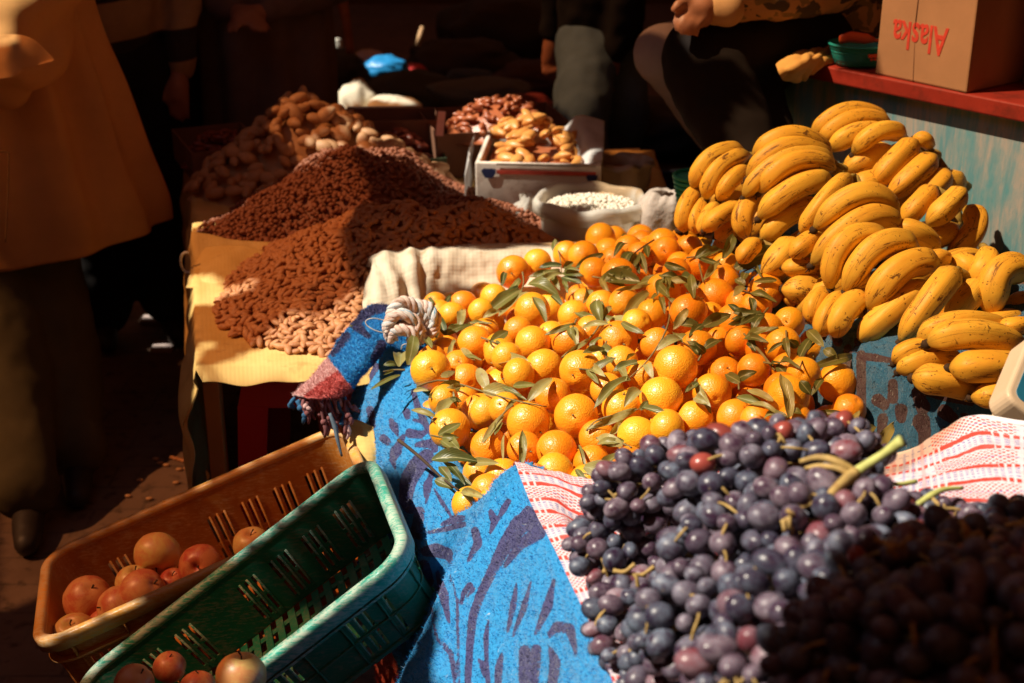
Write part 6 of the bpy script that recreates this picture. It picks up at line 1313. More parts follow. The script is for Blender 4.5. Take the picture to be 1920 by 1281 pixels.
pts = [pf+ax*(.024*math.cos(a)*(1+.25*math.cos(5*a)))+V((0, 0, .02*math.sin(a)*(1+.25*math.cos(5*a)))) for a in np.linspace(0, 6.28, n+1)[:-1]]; obj('printed_flower', pts+[q-ay*.0008 for q in pts], [tuple(range(n)), tuple(range(n, 2*n))[::-1]], fl, t, smooth=False)
c = c0+ax*w*.45+ay*.13; dateheap('glossy dark red date in the low green carton', c.x, c.y, .50, .095, .11, .075, 95, M['darkdate'], 'glossy dates in the low green carton', 4)
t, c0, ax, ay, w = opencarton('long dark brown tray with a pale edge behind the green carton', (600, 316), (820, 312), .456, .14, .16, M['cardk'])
obj('pale_edge', *tube([c0+ax*.08+V((0, 0, .143))+ay*.16, c0+ax*(w-.04)+V((0, 0, .143))+ay*.16], .004, 6)[:2], M['whitebox'], t)
t, c0, ax, ay, w = opencarton('dark tray of black dates at the rear left of the nut table', (365, 345), (500, 330), .456, .09, .3, M['cardk'])
c = c0+ax*w*.5+ay*.15; dateheap('nearly black date in the tray at the rear left', c.x, c.y, .50, w*.42, .13, .05, 70, M['darkdate'], 'black dates in the rear left tray', 6)
# thin paper upright label
o = obj('price_card', *box(0, 0, 0, .022, .003, .07, Matrix.Translation(P(826, 232, 4.0)) @ Euler((0, .12, .3)).to_matrix().to_4x4()), simple('pink_card', (.70, .30, .26), .7, .1, 30), origin=P(826, 232, 4.0), smooth=False); tag(o, 'narrow pink price card standing at the left corner of the date boxes', 'card')
def baglike(name, label, rings, mat, cat='bag', fold=.10, k=7, seed=0, open_=True, th=.0015):
    vs, fs = [], []; n = 56
    for i, (c, rx, ry) in enumerate(rings):
        for j in range(n):
            a = 2*math.pi*j/n; f = 1+fold*(.5*math.sin(k*a+i*.4+seed)+.7*noise.noise(V((math.cos(a)*1.6, math.sin(a)*1.6, i*.5+seed*3))))
            vs.append(V(c)+V((math.cos(a)*rx*f, math.sin(a)*ry*f, .012*noise.noise(V((math.cos(a)*2, math.sin(a)*2, seed))))))
    for i in range(len(rings)-1):
        for j in range(n): fs.append((i*n+j, i*n+(j+1) % n, (i+1)*n+(j+1) % n, (i+1)*n+j))
    fs.append(tuple(range(n))[::-1])
    o = obj(name, vs, fs, mat, origin=rings[0][0]); solid(o, th, 0); return tag(o, label, cat)
def beanbag():
    c = PZ(1108, 452, .456); V3 = lambda x, y, z: c+V((x, y, z))
    m, t, b = nodes('clear_plastic_bag'); b.inputs['Base Color'].default_value = (.85, .82, .76, 1); b.inputs['Roughness'].default_value = .25; tr_ = nd(t, 'BsdfTranslucent', {'Color': (.9, .85, .75, 1)}); tp = nd(t, 'BsdfTransparent', {'Color': (.95, .93, .9, 1)})
    m1 = nd(t, 'MixShader', {0: .5}); t.links.new(b.outputs[0], m1.inputs[1]); t.links.new(tr_.outputs[0], m1.inputs[2]); m2 = nd(t, 'MixShader', {0: .25}); t.links.new(m1.outputs[0], m2.inputs[1]); t.links.new(tp.outputs[0], m2.inputs[2]); t.links.new(m2.outputs[0], t.nodes['Material Output'].inputs[0]); bump(t, b, ntex(t, coords(t), 30, 4), .6, .006); M['clearbag'] = m
    bg_ = baglike('bean_bag', 'open clear plastic bag full of white beans at the right back of the nut table', [(V3(0, 0, .002), .10, .09), (V3(0, 0, .03), .125, .11), (V3(0, 0, .07), .128, .115), (V3(0, 0, .095), .122, .11), (V3(-.002, 0, .112), .128, .118), (V3(-.004, 0, .118), .134, .124), (V3(-.004, 0, .105), .140, .130), (V3(0, 0, .08), .143, .132)], m, fold=.05, seed=2)
    bm = nut_mat('white_bean', (.72, .62, .48), (.80, .72, .60), .45, (.6, .42, .3), .1); sv, sf = sphere((0, 0, 0), 1, 8, 6)[:2]; rnd = random.Random(4); parts = []
    parts.append(([V3(math.cos(a)*.108, math.sin(a)*.098, z) for z in (.006, .088) for a in np.linspace(0, 6.283, 25)[:-1]], [(j, (j+1) % 24, 24+(j+1) % 24, 24+j) for j in range(24)]+[tuple(range(24, 48))]))
    for k in range(900):
        r = math.sqrt(rnd.random())*.112; a = rnd.uniform(0, 6.28); q_ = Euler((rnd.uniform(0, 6), rnd.uniform(0, 6), 0)).to_matrix(); pz_ = V3(math.cos(a)*r, math.sin(a)*r*.92, .090+.016*(1-(r/.112)**2)+rnd.uniform(-.004, .005)); parts.append(([pz_+q_ @ V((v.x*.0045, v.y*.0045, v.z*.0065)) for v in sv], sf))
    o = obj('white_bean', *merge(parts), bm, origin=c); tag(o, 'white beans filling the open clear plastic bag', 'beans', kind='stuff')
    wp = simple('crumpled_white_bag', (.66, .55, .46), .5, .12, 14, .9, 22, .01, trans=.4)
    c2 = PZ(1232, 455, .47); baglike('plastic_bag', 'crumpled whitish plastic bag standing at the far right behind the oranges', [(c2, .05, .05), (c2+V((0, 0, .03)), .058, .05), (c2+V((0, 0, .07)), .055, .05), (c2+V((.005, 0, .105)), .050, .045), (c2+V((.012, 0, .13)), .036, .03), (c2+V((.014, 0, .126)), .022, .018)], wp, fold=.22, k=5, seed=5)
    c3_ = PZ(1170, 408, .46)+V((0, .16, 0)); baglike('plastic_bag', 'rolled down whitish bag of brown seeds behind the bean bag', [(c3_, .06, .06), (c3_+V((0, 0, .05)), .075, .065), (c3_+V((0, 0, .09)), .075, .065), (c3_+V((0, 0, .115)), .082, .07), (c3_+V((0, 0, .10)), .09, .075)], wp, fold=.16, k=5, seed=7)
    sd = obj('seed', *sphere(c3_+V((0, 0, .07)), .068, 24, 10, (1, .9, .35))[:2], M['smallnut'], origin=c3_); tag(sd, 'brown seeds inside the rolled down whitish bag', 'seeds', kind='stuff')
    c4_ = PZ(985, 425, .456); o = baglike('plastic_bag', 'small knotted clear bag of coloured sweets left of the bean bag', [(c4_, .035, .035), (c4_+V((0, 0, .02)), .045, .04), (c4_+V((0, 0, .05)), .040, .035), (c4_+V((.01, 0, .07)), .018, .016), (c4_+V((.012, 0, .085)), .024, .02)], M['clearbag'], fold=.18, k=5, seed=9)
    cols = [simple('sweet_wrap', c_, .4, .1, 40) for c_ in ((.7, .5, .1), (.6, .1, .1), (.1, .4, .6))]
    for k in range(7): obj('wrapped_sweet', *sphere(c4_+V((rnd.uniform(-.022, .022), rnd.uniform(-.03, -.0), rnd.uniform(.012, .04))), .010, 10, 7, (1.3, .8, .7))[:2], cols[k % 3], o)
    gs = simple('green_strap', (.03, .38, .24), .5, .2, 30); t = empty('green_basket', P(1290, 350, 3.3), 'edge of a green woven plastic basket peeping out left of the bananas', 'basket')
    for k in range(6): z = .012*k; cc = P(1306, 372, 3.3)+V((0, .05, z-.02)); obj('woven_band', *tube([cc+V((math.cos(a)*(.036+z*.2), math.sin(a)*(.036+z*.2), 0)) for a in np.linspace(0, 6.283, 30)], .0055, 6, cap=False)[:2], gs, t)
    obj('bowl', *tube([P(1306, 372, 3.3)+V((0, .05, -.05)), P(1306, 372, 3.3)+V((0, .05, .04))], [.030, .044], 30)[:2], gs, t)
beanbag()
def scale():
    wm = simple('white_plastic_housing', (.74, .70, .66), .35, .04, 20, .15, 200, .0003); bm = simple('blue_panel', (.02, .22, .50), .4, .05, 20); sm = simple('grey_display', (.10, .105, .10), .15, .05, 20); blk = simple('black_bezel', (.012, .012, .015), .2, .1, 20)
    o = P(1884, 742, 1.9); X = cR*.8-cU*.6; Y0 = cR*.6+cU*.8; nrm = -cF*.8+Y0*.6; Y = Y0*.8+cF*.6; t = empty('weighing_scale', o+V((.1, 0, -.1)), 'white electronic weighing scale with a blue framed display at the right edge', 'scale')
    def rbox(x0, x1, y0, y1, z0, z1, r, n=6):
        prof = []
        for cx, cy, a0 in ((x1-r, y1-r, 0), (x0+r, y1-r, 90), (x0+r, y0+r, 180), (x1-r, y0+r, 270)):
            for k in range(n+1): a = R(a0+90*k/n); prof.append((cx+r*math.cos(a), cy+r*math.sin(a)))
        m = len(prof); vs = [o+X*x+Y*y+nrm*z for z in (z0, z1) for x, y in prof]; return vs, [tuple(range(m))[::-1], tuple(range(m, 2*m))]+[(i, (i+1) % m, m+(i+1) % m, m+i) for i in range(m)]
    b = obj('housing', *rbox(0, .26, 0, .14, -.045, 0, .020), wm, t); bev(b, .006, 4)
    b.data.polygons.foreach_set('use_smooth', [False]*len(b.data.polygons))
    b = obj('blue_panel', *rbox(.012, .25, .012, .128, -.002, .0012, .012), bm, t, smooth=False)
    b = obj('bezel', *rbox(.024, .24, .022, .10, .0, .0024, .004), blk, t, smooth=False); b = obj('display', *rbox(.030, .23, .028, .094, .001, .0032, .002), sm, t, smooth=False)
    b = obj('base', *rbox(.03, .30, .02, .13, -.085, -.046, .012), wm, t, smooth=False)
scale()
# ================================================================ BACKGROUND
def sheet(name, c, s, col, label, cat, h=.0, seed=0, rough=.6, n=28, amp=.5, trans=0):
    """crumpled heap of cloth or plastic: a closed lumpy body"""
    vs, fs, uv = sphere((0, 0, 0), 1, n+8, n); out = []
    for v in vs:
        k = 1+amp*.35*noise.noise(v*1.8+V((seed, 0, 0)))+amp*.22*abs(noise.noise(v*4+V((0, seed, 0)))); p = V((v.x*s[0]*k, v.y*s[1]*k, max(v.z, -.75)*s[2]*k)); out.append(V(c)+p)
    o = obj(name, out, fs, simple(name+'_stuff', col, rough, .15, 8, .6, 14, .01, trans=trans), origin=(c[0], c[1], c[2]-s[2]*.75)); return tag(o, label, cat)
wsk = lambda px, py, d, s, label, seed: sheet('white_sack', P(px, py, d), s, (.70, .62, .48), label, 'sack', seed=seed, rough=.9)
wsk(672, 208, 5.4, (.085, .10, .11), 'upright white sack with a sunlit top at the back of the stall', 1)
wsk(738, 226, 5.3, (.12, .12, .09), 'slumped white sack right of the upright white sack', 2)
sheet('white_bag', P(340, 272, 5.5), (.040, .04, .085), (.72, .76, .72), 'bright white bag between the dark standing figures', 'bag', seed=3)
sheet('blue_bag', P(722, 128, 6.6), (.10, .08, .055), (.02, .26, .62), 'bright blue plastic bag on the far pile', 'bag', seed=4, rough=.4)
sheet('red_bag', P(776, 134, 6.7), (.062, .05, .035), (.62, .05, .05), 'red and white plastic bag right of the blue bag', 'bag', seed=5, rough=.4)
sheet('white_bundle', P(690, 112, 6.9), (.085, .07, .045), (.55, .46, .44), 'pale crumpled bundle behind the blue bag', 'bundle', seed=6)
sheet('white_bundle', P(730, 152, 6.3), (.055, .04, .025), (.66, .68, .64), 'small white bundle below the blue bag', 'bundle', seed=7)
sheet('white_bundle', P(792, 245, 5.0), (.06, .05, .016), (.62, .64, .58), 'flat white scraps beside the slumped sack', 'bundle', seed=8)
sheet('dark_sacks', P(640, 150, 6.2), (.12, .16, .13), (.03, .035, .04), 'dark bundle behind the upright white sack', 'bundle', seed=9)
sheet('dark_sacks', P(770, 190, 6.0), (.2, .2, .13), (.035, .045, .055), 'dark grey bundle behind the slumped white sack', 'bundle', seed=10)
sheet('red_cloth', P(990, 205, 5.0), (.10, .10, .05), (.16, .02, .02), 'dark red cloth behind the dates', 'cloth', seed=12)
sheet('white_bag', P(383, 12, 7.6), (.06, .05, .06), (.72, .76, .80), 'white bag far behind at the top left', 'bag', seed=13)
sheet('white_bag', P(634, 88, 7.2), (.022, .03, .045), (.72, .72, .64), 'small white bag by the wooden stick', 'bag', seed=14)
M['stick'] = simple('stick_wood', (.34, .12, .06), .7, .25, 20)
o = obj('wooden_stick', *tube(crv([P(630, -60, 5.9), P(641, 0, 5.9), P(650, 45, 5.9), P(657, 100, 5.9)], 16), [.022, .024, .018, .018], 10)[:2], M['stick'], origin=P(657, 100, 5.9)); tag(o, 'brown wooden stick leaning at the far pile', 'stick')
o = obj('wooden_peg', *tube([P(792, 50, 6.4), P(788, 66, 6.4), P(783, 86, 6.4)], [.010, .013, .012], 10)[:2], simple('peg_wood', (.62, .38, .20), .7, .2, 20), origin=P(783, 86, 6.4)); tag(o, 'small pale wooden peg hanging in the dark background', 'peg')
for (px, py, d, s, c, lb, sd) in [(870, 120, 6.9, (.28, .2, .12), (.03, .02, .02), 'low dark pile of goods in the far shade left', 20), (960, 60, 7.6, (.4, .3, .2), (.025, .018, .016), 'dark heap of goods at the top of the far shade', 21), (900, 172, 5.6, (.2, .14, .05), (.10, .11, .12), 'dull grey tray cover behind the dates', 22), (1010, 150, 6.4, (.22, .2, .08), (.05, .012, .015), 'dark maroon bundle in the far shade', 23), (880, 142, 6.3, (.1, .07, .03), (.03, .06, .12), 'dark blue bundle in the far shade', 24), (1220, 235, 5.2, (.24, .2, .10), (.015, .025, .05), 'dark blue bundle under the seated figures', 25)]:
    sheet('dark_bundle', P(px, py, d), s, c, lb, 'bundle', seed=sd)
def basin():
    c = P(1240, 300, 4.6); c = PZ(1240, 296, .26); t = empty('basin', V((c.x, c.y, GZ)), 'dark blue rimmed round tub under the seated figures', 'tub'); m = simple('blue_tub', (.02, .045, .11), .5, .15, 20); n = 40
    prof = [(.14, GZ), (.17, .05), (.19, .25), (.205, .262), (.205, .27), (.185, .27), (.165, .05), (.0, .03)]; vs = [V((c.x+math.cos(2*math.pi*j/n)*r, c.y+math.sin(2*math.pi*j/n)*r, z)) for r, z in prof for j in range(n)]
    obj('tub_wall', vs, [(i*n+j, i*n+(j+1) % n, (i+1)*n+(j+1) % n, (i+1)*n+j) for i in range(len(prof)-1) for j in range(n)], m, t); w_ = sheet('tub_contents', V((c.x, c.y, .18)), (.15, .15, .05), (.08, .04, .02), 'brown goods filling the round tub', 'goods', seed=31)
basin()
for k, (a, b, col, lb) in enumerate([((262, 592), (330, 604), (.45, .36, .34), 'pale slab standing in for a sunlit spot on the ground left of the nut table'), ((282, 640), (330, 656), (.48, .38, .36), 'second pale slab standing in for a sunlit ground spot nearer the nut table')]):
    p0, p1 = PZ(a[0], b[1], GZ+.012), PZ(b[0], a[1], GZ+.012); o = obj('board', *box((p0.x+p1.x)/2, (p0.y+p1.y)/2, GZ+.008, abs(p1.x-p0.x), abs(p1.y-p0.y), .014), simple('pale_sun_spot', col, .8, .1, 20), origin=(p0.x, p0.y, GZ), smooth=False); tag(o, lb, 'board')  # pale slabs put sunlit floor spots into colour
rnd = random.Random(9)
for k in range(14):
    x, y = [(330, 860), (338, 862), (322, 858), (345, 864), (300, 868), (292, 860), (312, 872), (350, 878), (336, 880), (262, 900), (280, 935), (240, 930), (205, 990), (330, 905)][k]
    p = PZ(x, y, GZ+.004); o = obj('fallen_nut', *sphere(p, .007, 10, 7, (1.4, .9, .6))[:2], M['bignut'] if k > 3 else M['almond'], origin=p); tag(o, 'fallen nut or shell scrap lying on the paving left of the nut table', 'nut', 'nut scraps on the paving')
o = obj('blue_pole', *tube([V((PZ(322, 590, GZ).x, PZ(322, 590, GZ).y, GZ)), V((PZ(322, 590, GZ).x+.02, PZ(322, 590, GZ).y+.02, .4))], .012, 10)[:2], simple('blue_pole_paint', (.02, .25, .45), .4, .1, 9), origin=PZ(322, 590, GZ)); tag(o, 'thin bright blue post behind the left side of the nut table', 'post')
# ================================================================ PEOPLE
SKIN = simple('skin', (.34, .14, .075), .5, .12, 30, .3, 240, .0008); HAIRM = simple('dark_hair', (.02, .014, .01), .8, .3, 60, .6, 200, .003); SHOE = simple('dark_shoe', (.03, .022, .018), .55, .3, 20)
def cloth_m(name, col, rough=.9, var=.18): return simple(name, col, rough, var, 7, .5, 500, .0012, spec=.15)
def foldf(a, s1=9, s2=24): return lambda v: a*(noise.noise(v.co*s1)+.5*noise.noise(v.co*s2+V((3, 0, 0))))
def head(parent, c, face, s=1.0):
    """head with face, ears and hair; c = centre, face = forward direction"""
    f = V((face[0], face[1], 0)).normalized(); r = V((f.y, -f.x, 0)); u = V((0, 0, 1)); g = lambda x, y, z: c+(r*x+f*y+u*z)*s
    ch = [[(g(0, -.012, .03), .088*s), (g(0, .012, -.03), .074*s), (g(0, .035, -.085), .040*s)], [(g(0, .02, .0), .075*s), (g(0, -.02, -.15), .055*s), (g(0, -.03, -.20), .060*s)], [(g(0, .085, .012), .012*s), (g(0, .105, -.028), .016*s)], [(g(-.03, .075, .03), .018*s), (g(.03, .075, .03), .018*s)],
          [(g(-.02, .082, -.062), .010*s), (g(.02, .082, -.062), .010*s)], [(g(-.085, -.005, .01), .016*s), (g(-.082, -.005, -.025), .012*s)], [(g(.085, -.005, .01), .016*s), (g(.082, -.005, -.025), .012*s)]]
    return ch, [(g(-.032, .080, .012), g(.032, .080, .012)), f, g]
def face_parts(parent, info, s=1.0, hair=True):
    (eL, eR), f, g = info; ew = simple('eye', (.6, .55, .5), .2, .05, 9); ed = simple('iris', (.02, .012, .01), .1, .1, 9)
    for e in (eL, eR): o = obj('eye', *sphere(e, .0125*s, 12, 8)[:2], ew, parent); obj('iris', *sphere(e+f*.0085*s, .006*s, 10, 7)[:2], ed, o)
    if hair: capsules('hair', [[(g(0, -.02, .055), .092*s), (g(0, -.045, -.01), .082*s)], [(g(-.055, .0, .05), .045*s), (g(.055, .0, .05), .045*s)]], .012, HAIRM, parent)
def person(label, hip, legs, torso, arms, trousers, top_m, face, robe=None, shoes=True, hands=None, trous_r=(.105, .075, .060), vox=.010):
    base = V((hip.x, hip.y, GZ)); t = empty('person', base, label, 'person')
    ch_b, info = head(t, torso[-1], face); neck = torso[-2]
    body = list(ch_b)+[[(torso[-1]+V((0, 0, -.12)), .055), (neck, .07)]]
    body.append([(neck, .085), (torso[0], .11)])
    for a in arms: body.append([(neck+(a[0]-neck)*.6, .07), (a[0], .055), (a[1], .042), (a[2], .028)]); 
    for l in legs: body.append([(hip, .10), (l[0], .075), (l[1], .055), (l[2], .038)])
    for a in arms:
        w_ = a[2]; d = (a[2]-a[1]).normalized(); sd = d.cross(V((0, 0, 1))); sd = sd.normalized() if sd.length > .1 else V((1, 0, 0)); nn = d.cross(sd)
        if len(a) > 3: body += a[3]; continue
        body.append([(w_, .026), (w_+d*.05, .034), (w_+d*.085, .030)])
        for q in range(4):
            b0 = w_+d*.085+sd*((q-1.5)*.019); L = (.062, .074, .068, .052)[q]; body.append([(b0, .0105), (b0+d*L*.55+nn*.006, .0095), (b0+d*L*.9+nn*.022, .0085)])
        body.append([(w_+d*.03+sd*.02, .013), (w_+d*.065+sd*.05, .011), (w_+d*.09+sd*.055, .010)])
    capsules('body', body, vox, SKIN, t, smooth=2 if vox > .007 else 1); face_parts(t, info)
    if trousers:
        chs = []
        for l in legs: chs.append([(hip+(l[0]-hip)*.1+V((0, 0, .0)), trous_r[0]*1.15), (l[0], trous_r[0]*1.05), (l[0].lerp(l[1], .5), (trous_r[0]+trous_r[1])/2), (l[1], trous_r[1]*1.1), (l[1].lerp(l[2], .5), (trous_r[1]+trous_r[2])/2), (l[2].lerp(l[1], .08), trous_r[2])])
        capsules('trousers', chs, .012, trousers, t, foldf(.009))
    if top_m:
        chs = [[(hip+V((0, 0, .02)), .15), (torso[0], .16), (neck+V((0, 0, -.06)), .14)]]
        for a in arms: chs.append([(neck+V((0, 0, -.06)), .12), (a[0], .085), (a[1], .062), (a[2].lerp(a[1], .06), .045)])
        capsules('jacket', chs, .013, top_m, t, foldf(.014))
    if shoes:
        for l in legs:
            f = V((face[0], face[1], 0)).normalized(); a = l[2]; capsules('shoe', [[(a+V((0, 0, -.035))-f*.03, .042), (a+V((0, 0, -.05))+f*.07, .040), (a+V((0, 0, -.058))+f*.14, .032)]], .010, SHOE, t)
    if robe:
        rm, rings, nfold = robe; vs, fs = [], []; n = 110; k0 = len(rings)
        cr = crv([V((a[0].x, a[0].y, a[0].z)) for a in rings], 46); rxs = crv([V((a[1], a[2], a[3] if len(a) > 3 else .1)) for a in rings], 46)
        for i, (c, r_) in enumerate(zip(cr, rxs)):
            for j in range(n):
                a = 2*math.pi*j/n; q = 1+r_.z*(.45*math.sin(nfold*a+1.5*noise.noise(c*2.0))+.6*noise.noise(V((math.cos(a)*2.4, math.sin(a)*2.4, c.z*1.3+hip.x*9)))+.22*noise.noise(V((math.cos(a)*7, math.sin(a)*7, c.z*2.5))))
                vs.append(c+V((math.cos(a)*r_.x*q, math.sin(a)*r_.y*q, 0)))
        fs = [(i*n+j, i*n+(j+1) % n, (i+1)*n+(j+1) % n, (i+1)*n+j) for i in range(46) for j in range(n)]; o = obj('robe', vs, fs, rm, t); solid(o, .004)
    return t
def stand(px_c, d, face, w=.1, h=1.0, stride=0.0, y=None):
    """joint set of a standing adult whose waist is at a given view column"""
    p = P(px_c, 100, d); hip = V((p.x, p.y, GZ+.92*h)); f = V((face[0], face[1], 0)).normalized(); r = V((f.y, -f.x, 0))
    legs = []
    for s, st in ((-1, stride), (1, -stride)):
        h0 = hip+r*s*.09-V((0, 0, .04)); a = V((hip.x, hip.y, GZ+.095))+r*s*.11+f*st; k = h0.lerp(a, .5)+f*.03; legs.append((h0, k, a))
    ch = hip+V((0, 0, .25)); nk = hip+V((0, 0, .52*h)); hd = hip+V((0, 0, .74*h))+f*.03
    arms = [(nk+r*s*.19+V((0, 0, -.05)), nk+r*s*.24+V((0, 0, -.32))-f*.02, nk+r*s*.20+V((0, 0, -.54))+f*.10) for s in (-1, 1)]
    return hip, legs, [ch, nk, hd], arms
# A: near left figure in the long rust coat
def personA():
    coat = simple('ochre_cotton_coat', (.74, .38, .13), .9, .10, 6, .5, 600, .001, spec=.15, trans=.22); tr_ = cloth_m('olive_trousers', (.09, .075, .04))
    K = 1.2; S_ = lambda p: cC+(p-cC)*K
    hip = S_(V((-1.20, 3.16, .78))); f = V((.25, -.97, 0)); 
    kn = P(112, 690, 3.9); an = P(150, 905, 3.82); an.z = GZ+.09; kn2 = P(18, 700, 3.75); an2 = P(58, 985, 3.6); an2.z = GZ+.09
    legs = [(hip+V((.09, 0, -.05)), kn, an), (hip+V((-.07, -.05, -.05)), kn2, an2)]
    sh = [S_(V((-1.02, 3.05, 1.28))), S_(V((-1.42, 3.2, 1.28)))]
    el = P(42, 60, 2.96*K); wr = P(-150, 60, 2.93*K)
    arms = [(sh[0], el, wr), (sh[1], S_(V((-1.5, 3.05, 1.0))), S_(V((-1.42, 2.92, .86))))]
    t = person('person standing at the left in a long ochre brown coat with dark loose trousers', hip, legs, [S_(V((-1.2, 3.15, 1.05))), S_(V((-1.2, 3.15, 1.33))), S_(V((-1.19, 3.12, 1.53)))], arms, tr_, None, (f.x, f.y), trous_r=(.125, .105, .085))
    # coat: rings from hem to neck, hem flares to the right
    def cc(px, py, d): return P(px, py, d)
    rings = [(V((-1.215, 3.14, .545)), .405, .25, .075), (V((-1.212, 3.14, .62)), .392, .245, .08), (V((-1.21, 3.14, .75)), .352, .23, .09), (V((-1.205, 3.14, .90)), .312, .21, .10), (V((-1.20, 3.15, 1.02)), .275, .20, .09), (V((-1.20, 3.15, 1.15)), .262, .19, .06), (V((-1.20, 3.15, 1.28)), .235, .16, .05), (V((-1.20, 3.14, 1.36)), .09, .08, .02)]
    rings = [(S_(a_), b_*K, c_*K, d_) for a_, b_, c_, d_ in rings]; vs, fs = [], []; n = 150; cr = crv([r[0] for r in rings], 60); rx = crv([V((r[1], r[2], r[3])) for r in rings], 60)
    for i, (c, r_) in enumerate(zip(cr, rx)):
        for j in range(n):
            a = 2*math.pi*j/n; drop = -.055*math.cos(a)*(1-i/60)**3*-1; q = 1+r_.z*(.62*math.sin(13*a+2.5*noise.noise(c*1.7))*(.5+.6*math.sin(i/60*3.1))+.35*abs(math.sin(5*a+c.z*2))+.5*noise.noise(V((math.cos(a)*1.8, math.sin(a)*1.8, c.z*.9)))+.25*noise.noise(V((math.cos(a)*6, math.sin(a)*6, c.z*1.7))))
            vs.append(c+V((math.cos(a)*r_.x*q, math.sin(a)*r_.y*q, drop)))
    o = obj('coat', vs, [(i*n+j, i*n+(j+1) % n, (i+1)*n+(j+1) % n, (i+1)*n+j) for i in range(60) for j in range(n)], coat, t); solid(o, .004)
    hm = [v for k, v in enumerate(vs) if k < n]
    # wide sleeve of the bent arm with a turned-back cuff
    s1 = [(sh[0]+V((0, .02, 0)), 0.134), (P(60, -60, 3.576), 0.129), (P(38, 70, 3.564), 0.125), (P(5, 110, 3.552), 0.118), (P(-60, 100, 3.528), 0.112), (P(-150, 70, 3.504), 0.101)]
    sl = capsules('sleeve', [s1], .012, coat, t, lambda v: .014*math.sin((v.co.z*38+v.co.x*22)+3*noise.noise(v.co*5))+.016*noise.noise(v.co*9), smooth=1)
    cq = lambda x, y: P(x, y, 3.36)
    cf = net([[cq(-40, 74), cq(10, 64), cq(62, 74), cq(98, 106)], [cq(-40, 94), cq(8, 84), cq(58, 98), cq(101, 111)], [cq(-40, 122), cq(8, 116), cq(50, 122), cq(98, 115)], [cq(-40, 150), cq(22, 148), cq(46, 130), cq(88, 118)]], 50, 30, lambda p, u, v, a, b: .006*math.sin(u*38+v*30)+.008*nz(p, 16))
    c_ = obj('cuff', cf[0], cf[1], coat, t); solid(c_, .003)
    # pocket seam on the coat skirt
    obj('pocket_seam', *tube(crv([P(-5, 285, 3.414), P(14, 286, 3.420), P(16, 300, 3.420), P(14, 380, 3.432), P(10, 455, 3.444)], 20), .0018, 5)[:2], cloth_m('seam', (.20, .10, .035)), t)
personA()
# B: striped sweater
def personB():
    hip, legs, tor, arms = stand(205, 4.42, (.3, -.95)); m, t_, b = nodes('striped_sweater'); v = nd(t_, 'TexCoord').outputs['Object']; sx = nd(t_, 'SeparateXYZ', {0: v})
    z = mth(t_, 'ADD', sx.outputs[2], mth(t_, 'MULTIPLY', sx.outputs[0], -.10)); fr = mth(t_, 'FRACT', mth(t_, 'DIVIDE', mth(t_, 'ADD', z, 1.065), .21)); f = mth(t_, 'MULTIPLY', step(t_, fr, .40, .42), step(t_, fr, .86, .84))
    c = mix(t_, f, (.42, .25, .11), (.012, .010, .009)); n = ntex(t_, v, 60, 4); c = mix(t_, mth(t_, 'MULTIPLY', n, .3), c, (.1, .05, .03)); t_.links.new(c, b.inputs['Base Color']); b.inputs['Roughness'].default_value = .95; bump(t_, b, ntex(t_, v, 400, 2), .4, .001)
    person('person in a khaki and black striped sweater and dark trousers behind the coat', hip, legs, tor, arms, cloth_m('black_trousers', (.014, .012, .012)), m, (.3, -.95), trous_r=(.14, .12, .10))
personB()
def personD():
    hip, legs, tor, arms = stand(312, 4.74, (.6, -.8)); t = person('person in dark maroon clothes standing between two darker figures', hip, legs, tor, arms, cloth_m('black_cotton_trousers', (.02, .014, .016)), cloth_m('maroon_top', (.12, .03, .03)), (.6, -.8), trous_r=(.13, .11, .09))
    pk = cloth_m('pink_trim', (.34, .10, .14)); obj('sleeve_trim', *tube([P(316, 148, 4.55), P(328, 136, 4.55), P(339, 125, 4.55)], .006, 6)[:2], pk, t)
    for y in (177, 198): obj('sleeve_trim', *tube([P(311, y, 4.55), P(330, y, 4.55)], .005, 6)[:2], pk, t)
personD()
def personC():
    hip, legs, tor, arms = stand(497, 4.75, (.1, -1)); r = hip; mk = lambda z: V((r.x, r.y, z))
    nk = tor[1]; arms = [(nk+V((s*.19, 0, -.05)), nk+V((s*.25, -.04, -.33)), V((r.x+s*.05, r.y-.22, P(485, 12, 4.55).z))) for s in (-1, 1)]
    person('person in a long dark grey brown robe with hands held together at the waist', hip, legs, tor, arms, None, cloth_m('dark_robe_top', (.16, .10, .08)), (.1, -1), robe=(cloth_m('dark_robe', (.20, .13, .10)), [(mk(GZ+.06), .228, .18, .16), (mk(.2), .224, .18, .16), (mk(.5), .220, .175, .15), (mk(.80), .216, .17, .12), (mk(1.0), .20, .16, .08), (mk(1.2), .20, .15, .05)], 9))
personC()
def personE():
    d = 4.9; hip = P(1125, 20, d); hip.z = GZ+.92; f = V((-.75, -.4, 0))
    legs = [(hip+V((-.04, -.06, -.05)), P(1090, 210, 4.7), V((P(1085, 400, 4.75).x, P(1085, 400, 4.75).y, GZ+.09))), (hip+V((.05, .06, -.05)), P(1165, 200, 4.95), V((P(1135, 400, 5.15).x-.02, P(1135, 400, 5.15).y, GZ+.09)))]
    nk = hip+V((0, 0, .52)); arms = [(nk+V((s*.10, -s*.16, -.05)), nk+V((s*.12-.03, -s*.2, -.33)), nk+V((s*.10-.06, -s*.18, -.56))) for s in (-1, 1)]
    person('person in dark blue jeans walking behind the stall in the middle of the picture', hip, legs, [hip+V((0, 0, .25)), nk, hip+V((-.02, -.01, .75))], arms, cloth_m('dark_jeans', (.10, .16, .22)), cloth_m('black_jacket', (.012, .011, .012)), (-.75, -.4), trous_r=(.115, .09, .08))
personE()
